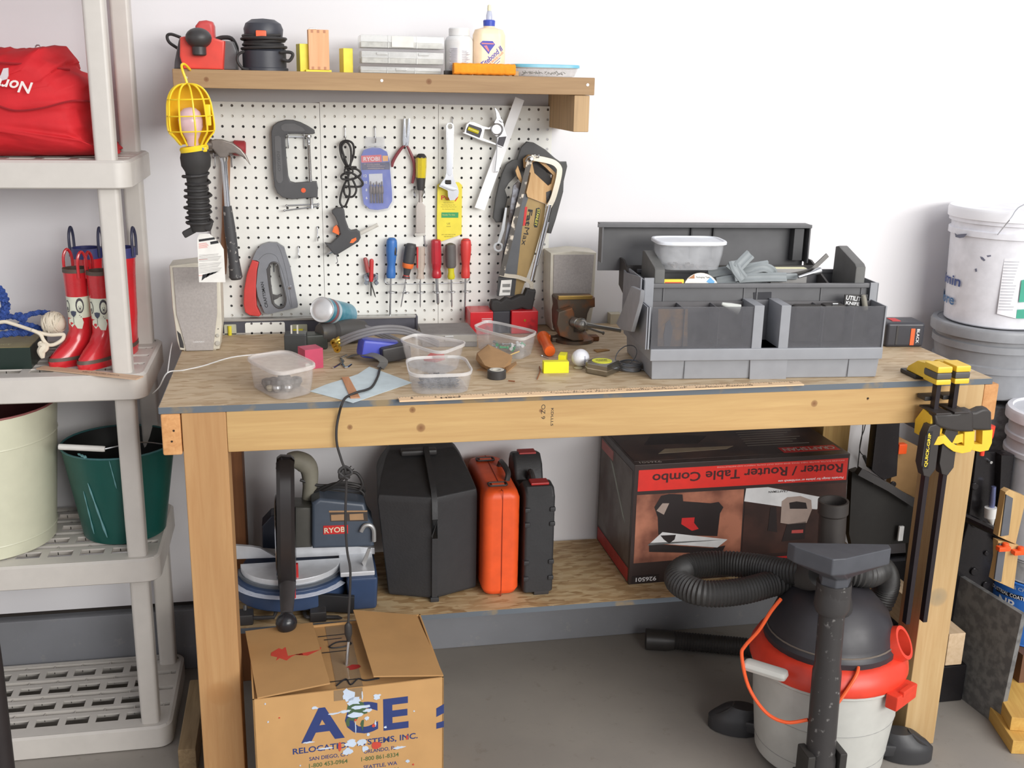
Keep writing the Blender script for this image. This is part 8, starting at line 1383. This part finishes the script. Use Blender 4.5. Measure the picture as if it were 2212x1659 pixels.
def wpatch(pts, m_, r, nm, par=None, k='O', lab=None, out_=.03):
    g = G(); P = [onbk(x, y, r, k) for x, y in pts]; ang = [math.atan2(n_.y, n_.x) for _, n_ in P]; zs_ = [p.z for p, _ in P]
    a_lo, a_hi = min(ang), max(ang); N_ = 8
    if len(pts) == 4:
        (al, zl), (ar, zr_), (br, zbr), (bl_, zbl) = list(zip(ang, zs_)); vs = []
        for i in range(N_+1):
            f_ = i/N_; a1 = al+(ar-al)*f_; a2 = bl_+(br-bl_)*f_; vs += [(bcx+(r+out_)*math.cos(a1), bcy+(r+out_)*math.sin(a1), zl+(zr_-zl)*f_), (bcx+(r+out_)*math.cos(a2), bcy+(r+out_)*math.sin(a2), zbl+(zbr-zbl)*f_)]
        g._add(vs, [(2*i, 2*i+1, 2*i+3, 2*i+2) for i in range(N_)])
    else: g._add([(bcx+(r+out_)*math.cos(a), bcy+(r+out_)*math.sin(a), z) for a, z in zip(ang, zs_)], [tuple(range(len(pts)))])
    return part(nm, g, m_, par or wb_, lab, world=True)
wrap('Benjamin', 674, 665, 8.2, 1.5, mat('navy_logo', (56, 76, 140), .5), 5.72, b_=.02, end=True); wrap('Moore', 628, 790, 5.4, 1.15, mat('teal_logo', (60, 110, 160), .5), 5.68, b_=.02, end=True)
lb = wpatch(((1000, 480), (1135, 470), (1085, 925), (945, 890)), mat('label_white', (238, 238, 242), .5), 5.75, 'data_label', lab='label of fine grey print'); GP_ = mat('fine_grey_print', (168, 170, 178), .6); rows = []
for i in range(34):
    f_ = i/34; y0 = 500+f_*380; xl = 1000-f_*48; wpatch(((xl, y0), (xl+112-(i*17 % 30), y0+2), (xl+112-(i*17 % 30), y0+6), (xl, y0+4)), GP_, 5.76, 'small_print', lb, out_=.04) if i % 2 == 0 else None
wpatch(((1128, 640), (1180, 630), (1180, 800), (1108, 805)), mat('jade_print', (64, 166, 140), .5), 5.76, 'green_band'); wpatch(((1095, 860), (1180, 855), (1180, 925), (1086, 925)), mat('jade_print', 0), 5.76, 'green_band')
for pts in (((820, 462), (840, 468), (860, 490), (850, 498), (828, 482)), ((868, 455), (900, 452), (902, 462), (875, 468)), ((780, 555), (795, 552), (798, 575), (785, 578)), ((655, 285), (670, 300), (700, 295), (742, 292), (720, 320), (690, 325), (660, 318)), ((870, 140), (888, 135), (880, 170), (868, 172))): wpatch(pts, mat('grey_smear', (110, 112, 130), .6), 5.95 if pts[0][1] < 330 else 5.75, 'paint_smear', out_=.4 if pts[0][1] < 330 else .03)
g = G(); p1, n1 = onbk(950, 300, 6.3); g.tube([p1, AY('O', 1040, 190, -13.6), AY('O', 1147, 75, -12.4), (bcx+3, bcy-5, 53.5)], .06, 6); part('bail_wire', g, ZINC, t_, world=True)
SG2 = mat('bucket_grey', (148, 150, 154), .45)
t2, b2_, M2_ = bucket('grey_bucket', 'grey ribbed bucket holding up the white paint bucket', (bcx, bcy), 31.6, 39.5, 5.6, 6.3, SG2, ((.45, .6), (.75, .6)), True)
g = G(); pr = [(0, 0)]
for i in range(64): pr.append((5.75+.06*math.sin(i*2.7)+.05*math.sin(i*.9), i*.49))
pr.append((0, 31.5)); g.lathe(pr, 40, T(bcx, bcy, .02)); solo('wrapped_roll', g, mat('silver_film', (158, 160, 162), .35, .35, .3, 60), 'tall roll of silvery wrapped film under the grey bucket', 'roll')
# white bucket on cans
cc2 = (86.8, -17.5); ztop = AY('c', 560, 100, -17).z
zb_ = AY('c', 560, 1300, -19).z
t3, b3, M3_ = bucket('small_bucket', 'white lidded bucket at the picture edge, standing on paint cans', cc2, zb_, ztop, 4.7, 5.1, mat('bucket_white_dull', (208, 210, 216), .4), ((.72, .4), (.83, .4)), True, BWH)
def can_(nm, lab, z0, z1, r, m_, c=None): c = c or cc2; t_ = thing(nm, lab, 'can', (c[0], c[1], z0)); g = G(); h = z1-z0; g.lathe([(0, .01), (r, .01), (r+.08, .1), (r, .2), (r, h-.2), (r+.08, h-.1), (r, h), (r-.2, h), (r-.3, h-.12), (0, h-.12)], 36, T(c[0], c[1], z0)); b_ = part('can', g, m_, t_, world=True); return t_, b_
z2_ = AY('U', 990, 355, -20).z; z3_ = AY('U', 990, 800, -21).z
c3_ = (86.8, -17.7); e, b_ = can_('paint_can', 'grey-labelled paint can between the white bucket and the blue can', z2_, zb_-.02, 4.5, mat('can_grey_label', (176, 176, 176), .4, c2=(120, 122, 126), scale=24), c3_)
e, b_ = can_('paint_can', 'blue paint can with a black and white coatings label', z3_, z2_-.02, 4.8, mat('can_blue', (56, 118, 204), .4), c3_); sv = (bcx, bcy); bcx, bcy = c3_
wrap('INDUSTRIAL COATINGS', 905, 432, 5.6, .42, WHITEP, 4.88, 'U', .015, b_); wrap('R & CHIP', 985, 400, 2.4, .4, mat('silver_print', (180, 190, 206), .5), 4.85, 'U', .01, b_); wrap('NP', 890, 490, 1.9, 1.0, WHITEP, 4.85, 'U', .02, b_); wpatch(((825, 385), (1010, 450), (1010, 480), (822, 410)), mat('black_band', (30, 30, 40), .5), 4.83, 'black_band', b_, 'U'); bcx, bcy = sv
g = G(); g.box((82.5, -22.8, .01), (92, -13.5, z3_-.03), .05); solo('carton', g, mat('brown_carton', (112, 78, 56), .7), 'brown cardboard carton on the floor under the blue paint can', 'box')
# grey board leaning beside the bench
xb_ = 78.1; q = [WX(*Q('U', x, y), xb_) for x, y in ((580, 1175), (835, 1372), (1005, 580), (775, 425), (580, 430))]
bot0, bot1 = WZ(*Q('U', 583, 1178), 0), WZ(*Q('U', 833, 1370), 0); tp1 = WX(*Q('U', 1003, 580), bot1.x+.4); 
dirb = (bot0-bot1).normalized(); tp0 = tp1+dirb*((WX(*Q('U', 775, 425), xb_+.3)-tp1).length); tp0.z = tp1.z+.0
g = G(); far = bot0+dirb*4.5; far.z = 0; tfar = tp1+dirb*((far-bot1).length)
nn = Vector((dirb.y, -dirb.x, 0)).normalized()*.55
if nn.x < 0: nn = -nn
vs = [bot1, far, tfar, tp1]; g._add([v_+Vector((0, 0, .01)) for v_ in vs]+[v_+nn+Vector((0, 0, .01)) for v_ in vs], [(0, 1, 2, 3), (7, 6, 5, 4), (0, 4, 5, 1), (1, 5, 6, 2), (2, 6, 7, 3), (3, 7, 4, 0)]); bmesh.ops.recalc_face_normals(g.bm, faces=g.bm.faces)
solo('grey_board', g, mat('slate_board', (96, 96, 96), .55, c2=(120, 120, 118), scale=40), 'speckled grey board standing on edge beside the bench leg', 'board')
# folding workbench parked behind the leg
fw = thing('folding_workbench', 'folded black steel portable workbench with wooden jaws beside the bench leg', 'folding workbench', (79, -13, 0)); BS = mat('gloss_black_steel', (40, 38, 40), .25, .3)
yq2 = -16.5
g = G(); g.prism([(p.x, p.z) for p in (AY('c', x, y, yq2) for x, y in ((200, 415), (490, 435), (478, 560), (450, 800), (410, 1200), (330, 1600)))]+[(80.2, .1), (74.6, .1)]+[(AY('c', 130, 1000, yq2).x, AY('c', 130, 1000, yq2).z)], yq2-.6, yq2+.5, bev=.15); lg_ = part('side_frame', g, BS, fw, world=True)
g = G(); g.prism(out('c', yq2-.6, (380, 440), (490, 440), (480, 520), (400, 1130), (350, 1150)), yq2-1.6, yq2-.4, bev=.15); part('leg_channel', g, BS, fw, world=True)
for (x, y, r) in ((205, 715, .5), (207, 1020, .55), (200, 1410, .55), (300, 1260, .35), (295, 1520, .55)): g = G(); g.cyl(r*.8, 0, .25, 16, .06, M=frame(AY('c', x, y, yq2-.62), (1, 0, 0), (0, 0, 1))); part('bolt_cap', g, BS, fw, world=True)
g = G(); g.cyl(.16, 0, .5, 10, M=frame(AY('c', 322, 512, yq2-.62), (.8, 0, -.6), (.6, 0, .8))); part('eyelet', g, CHROME, fw, world=True)
p = AY('c', 305, 290, yq2-.6); g = G(); turned(g, p+Vector((-.2, 0, -.9)), p+Vector((.1, 0, 1.0)), [(0, 0), (.62, 0), (.78, .4), (.7, 1), (0, 1)], 18); turned(g, p+Vector((-.2, 0, -2.4)), p+Vector((-.2, 0, -.9)), [(0, 0), (.25, 0), (.25, 1), (0, 1)], 10); part('crank_knob', g, mat('knob_red', (236, 70, 48), .4), fw, 'red crank knob', world=True)
g = G(); a, b = AY('c', 365, 720, yq2-1.8), AY('c', 340, 960, yq2-1.8); turned(g, a, b, [(0, 0), (.25, 0), (.32, .5), (.3, 1), (0, 1)], 14); part('blue_tube', g, mat('silver_blue_tube', (120, 128, 170), .25, .6), fw, world=True); g = G(); turned(g, AY('c', 340, 890, yq2-1.9), AY('c', 335, 970, yq2-1.9), [(0, 0), (.62, 0), (.62, 1), (0, 1)], 14); turned(g, AY('c', 340, 965, yq2-1.9), AY('c', 355, 1045, yq2-1.9), [(0, 0), (.5, 0), (.05, 1), (0, 1)], 12); part('white_tip', g, WHITE, fw, world=True)
JW = wood('jaw_wood', (206, 172, 118), (184, 148, 96), 2); JD = mat('jaw_slate', (92, 94, 100), .6)
for pts, lab in ((((440, 755), (470, 735), (605, 790), (605, 830), (525, 1180), (380, 1115)), 0), (((380, 1150), (520, 1180), (555, 1190), (510, 1545), (345, 1470), (380, 1300)), 1)):
    g = G(); g.prism(out('c', -22.8, *pts), -23.2, -22.3, bev=.08); jw = part('jaw', g, JW, fw, world=True); (x0, y0), (x1, y1) = pts[0], pts[-1]
g = G(); g.prism(out('c', -22.8, (440, 770), (495, 800), (460, 1100), (395, 1110)), -23.35, -23.15, bev=.03); g.prism(out('c', -22.8, (385, 1165), (440, 1190), (400, 1480), (345, 1460)), -23.35, -23.15, bev=.03); part('slate_face', g, JD, jw, world=True)
q_a = AY('c', 470, 1130, -22.3); g = G(); g.tube([q_a, q_a+Vector((-1.2, 5.4, 0))], .5, 10); part('jaw_slide', g, BS, fw, world=True)
for (x, y) in ((450, 1225), (575, 1255)): g = G(); p = AY('c', x, y, -23.6); g.box((p.x-.75, p.y-.3, p.z-.25), (p.x+.6, p.y+.4, p.z+.25), .1); g.cyl(.32, -.2, .6, 12, .05, M=T(p.x+.1, p.y, p.z)); part('orange_peg', g, mat('peg_orange', (246, 92, 36), .4), fw, world=True)
# its parts seen under the bench
yu = -9.5
g = G(); g.prism(out('e', yu, (500, 60), (730, 60), (720, 130), (690, 660), (560, 700), (480, 640), (440, 600)), yu-.8, yu+.6, bev=.1); part('upright', g, BS, fw, world=True)
g = G(); g.prism(out('e', yu, (700, 40), (930, 80), (940, 220), (900, 210), (715, 110)), yu-.8, yu+.6, bev=.08); part('top_beam', g, BS, fw, world=True)
g = G(); g.prism([(p.x, p.z) for p in (AY('e', x, y, yu+.8) for x, y in ((270, 640), (345, 615), (900, 930), (890, 1200), (850, 1590)))]+[(76.5, 13.6), (69.2, 13.6)]+[(AY('e', 240, 1250, yu+.8).x, max(13.6, AY('e', 240, 1250, yu+.8).z))], yu+.6, yu+1.6, bev=.06); part('lower_panel', g, mat('matte_black_steel', (40, 38, 36), .6), fw, world=True)
g = G(); g.tube([AY('e', 340, 630, yu-.4), AY('e', 640, 790, yu-.4), AY('e', 895, 955, yu-.4)], .42, prof=[(-1, -1), (1, -1), (1, 1), (-1, 1)], up=(0, 0, 1), k=1); part('cross_bar', g, mat('grey_black_bar', (74, 72, 72), .4, .3), fw, world=True)
g = G(); g.prism(out('e', -7.4, (700, 270), (960, 400), (965, 930), (640, 760), (660, 640)), -7.8, -6.8, bev=.06); part('jaw', g, mat('particle_board', (158, 122, 78), .7), fw, world=True)
g = G(); p = AY('e', 775, 410, -8.2); g.box((p.x-.55, p.y-.3, p.z-.6), (p.x+.5, p.y+.5, p.z+.6), .12); part('orange_peg', g, mat('peg_orange', 0), fw, world=True)
g = G(); p = AY('e', 765, 1255, yu-.3); g.box((p.x-.3, p.y-.1, p.z-.9), (p.x+.3, p.y+.2, p.z+.9), .05, M=None); part('white_label', g, WHITE, fw, world=True)
for (x, y) in ((835, 1505), (500, 740), (680, 760)): g = G(); g.cyl(.35, 0, .3, 12, .05, M=frame(AY('e', x, y, yu-.2), (1, 0, 0), (0, 0, 1))); part('bolt_cap', g, BS, fw, world=True)
g = G(); g.tube([AY('e', x, y, -2.2) for x, y in ((400, 60), (385, 200), (375, 300), (355, 420), (335, 600), (330, 640))], .06, 6); g.tube([AY('e', x, y, -2.1) for x, y in ((432, 60), (400, 220), (372, 300), (355, 430), (400, 490), (420, 560))], .06, 6); g.tube([AY('e', 395, 480, -2.1), AY('e', 440, 580, -2.3)], .2, 8); solo('hanging_wire', g, CORD, 'thin twisted black wire hanging down the wall behind the router box', 'wire')
# planks, low black case, lumber
p = AY('U', 462, 710, -24.5); a = AY('U', 460, 940, -23); b = AY('U', 575, 940, -23); zt_ = AY('U', 520, 715, -23).z
g = G(); g.box((a.x, -23, a.z), (b.x, -6, zt_), .08); solo('timber_post', g, wood('pale_lumber', (214, 190, 160), (190, 164, 130), 1), 'pale timber end poking out beside the bench leg over the low black case', 'lumber')
g = G(); a = AZ('U', 420, 1202, 0); b = AZ('U', 575, 1180, 0); g.box((a.x-2, a.y, .01), (b.x, a.y+13, AY('U', 520, 940, a.y).z-.02), .2); solo('low_black_case', g, BS, 'low glossy black case on the floor beside the bench leg', 'case')
for i, (x, y, x1, y1) in enumerate(((910, 1330, 1090, 1420), (925, 1500, 1100, 1600))):
    p = AZ('U', x, y+60, 0 if i else 1.6); g = G(); g.box((0, 0, 0), (3.5, 14, 1.5), .08); solo('lumber_board', g, wood('yellow_lumber', (218, 178, 96), (196, 150, 74), 1), ('upper yellow pine board end near the brown carton', 'lower yellow pine board end resting on the floor near the brown carton')[i], 'lumber', M=T(p.x+(0 if i else .1), p.y, 0.01 if i else 1.53) @ Rz(-14 if i else -18))
# ================================================================== quick clamps on the bench corner
CY = mat('clamp_yellow', (240, 198, 60), .4); CK = mat('clamp_black', (54, 50, 48), .5); CG = mat('clamp_grey_band', (84, 82, 80), .5)
xk = WY(2024, 830, -29.3).x; dxk = WY(2062, 830, -29.3).x-xk
def qclamp(label):
    t_ = thing('bar_clamp', label, 'clamp', (xk, -27.4, BT), group='yellow bar clamps'); y0 = -29.3; o = lambda *p: [(v.x, v.z) for v in (AY('P', a_, b_, y0) for a_, b_ in p)]
    zt_ = AY('P', 640, 100, y0).z; zb_ = AY('P', 560, 1580, y0).z
    def bx_(nm, x0, x1, ya, yb_, z0, z1, m_, bev=.1, lab=None, M=None): g = G(); g.box((x0, ya, z0), (x1, yb_, z1), bev, M=M); return part(nm, g, m_, t_, lab, world=True)
    bx_('bar', xk-.2, xk+.25, y0-.35, y0+.35, zb_-6.2, BT+1.2, mat('bar_black', (48, 42, 46), .4, .4), .04)
    for z0, z1, m_, nm in ((BT+1.45, BT+2.05, CY, 'head_top'), (BT+.85, BT+1.47, CG, 'head_band'), (BT+.35, BT+.87, CY, 'head_base')): bx_(nm, xk-.74, xk+.74, y0-1.0, y0+1.2, z0, z1, m_, .14)
    g = G(); g.prism([(y0+1.0, BT+.4), (y0+1.0, BT+1.9), (y0+2.6, BT+1.75), (y0+4.0, BT+.9), (y0+4.3, BT+.42)], xk-.6, xk+.6, 'x', bev=.14); part('fixed_jaw', g, CY, t_, 'yellow fixed jaw', world=True)
    bx_('pad', xk-.74, xk+.74, y0+2.4, y0+5.0, BT+.01, BT+.42, CK, .1)
    z = BT-4.1
    g = G(); g.prism([(y0-.7, z-.8), (y0+1.6, z-.8), (y0+1.7, z+.5), (y0+.6, z+1.9), (y0-.9, z+1.6)], xk-.7, xk+.7, 'x', bev=.16); part('slide_body', g, CY, t_, world=True)
    bx_('lower_pad', xk-.74, xk+.74, y0+.4, y0+1.75, z+2.6, z+3.0, CK, .08); bx_('release_plate', xk-.74, xk+.74, y0-1.6, y0+1.2, z+1.85, z+2.05, mat('plate_black', (50, 44, 42), .5), .05)
    g = G(); g.prism([(xk-1.25, z-.2), (xk-.95, z+.75), (xk-.2, z+.95), (xk+.2, z+.6), (xk+.25, z-3.4), (xk-.3, z-4.2), (xk-.9, z-4.0), (xk-1.3, z-2.9)], y0-1.2, y0-.1, bev=.14); bd2 = part('trigger_housing', g, CK, t_, 'black trigger housing with yellow lettering', world=True)
    g = G(); g.box((xk-1.15, y0-1.24, z-3.3), (xk-.6, y0-1.18, z+.3), .02); sk = part('sticker', g, mat('sticker_black', (28, 26, 26), .5), bd2, world=True); part('lettering', words('QUICK-GRIP', 3.2, .34, frame((xk-.87, y0-1.25, z-1.5), (0, 0, 1), (-1, 0, 0)), bold=.02), mat('sticker_yellow', (246, 214, 60), .5), sk, world=True)
    g = G(); g.prism(o((600, 480), (700, 478), (770, 475), (815, 455), (855, 452), (884, 480), (886, 612), (770, 612), (700, 600), (640, 580), (610, 560)), y0-1.3, y0-.15, bev=.28, seg=3, M=None); part('grip', g, CK, t_, world=True)
    g = G(); g.prism(o((600, 704), (630, 645), (680, 632), (725, 685), (765, 708), (815, 708), (818, 612), (892, 606), (886, 700), (862, 752), (800, 764), (740, 750), (700, 722), (668, 694), (640, 704)), y0-1.25, y0-.2, bev=.06); part('squeeze_lever', g, CY, t_, 'yellow squeeze lever', world=True)
    return t_
c1 = qclamp('black and yellow bar clamp gripping the bench corner, lettering showing')
c2_ = c1.copy(); COL.objects.link(c2_); c2_.location.x += (dxk+.15)*S; c2_.location.y += .15*S; c2_['label'] = 'second black and yellow bar clamp on the bench corner, behind the lettered one'
for ch in c1.children:
    k_ = ch.copy(); COL.objects.link(k_); k_.parent = c2_
    for gc in ch.children:
        if gc.name.startswith('sticker') or gc.name.startswith('lettering'): continue
        kk = gc.copy(); COL.objects.link(kk); kk.parent = k_
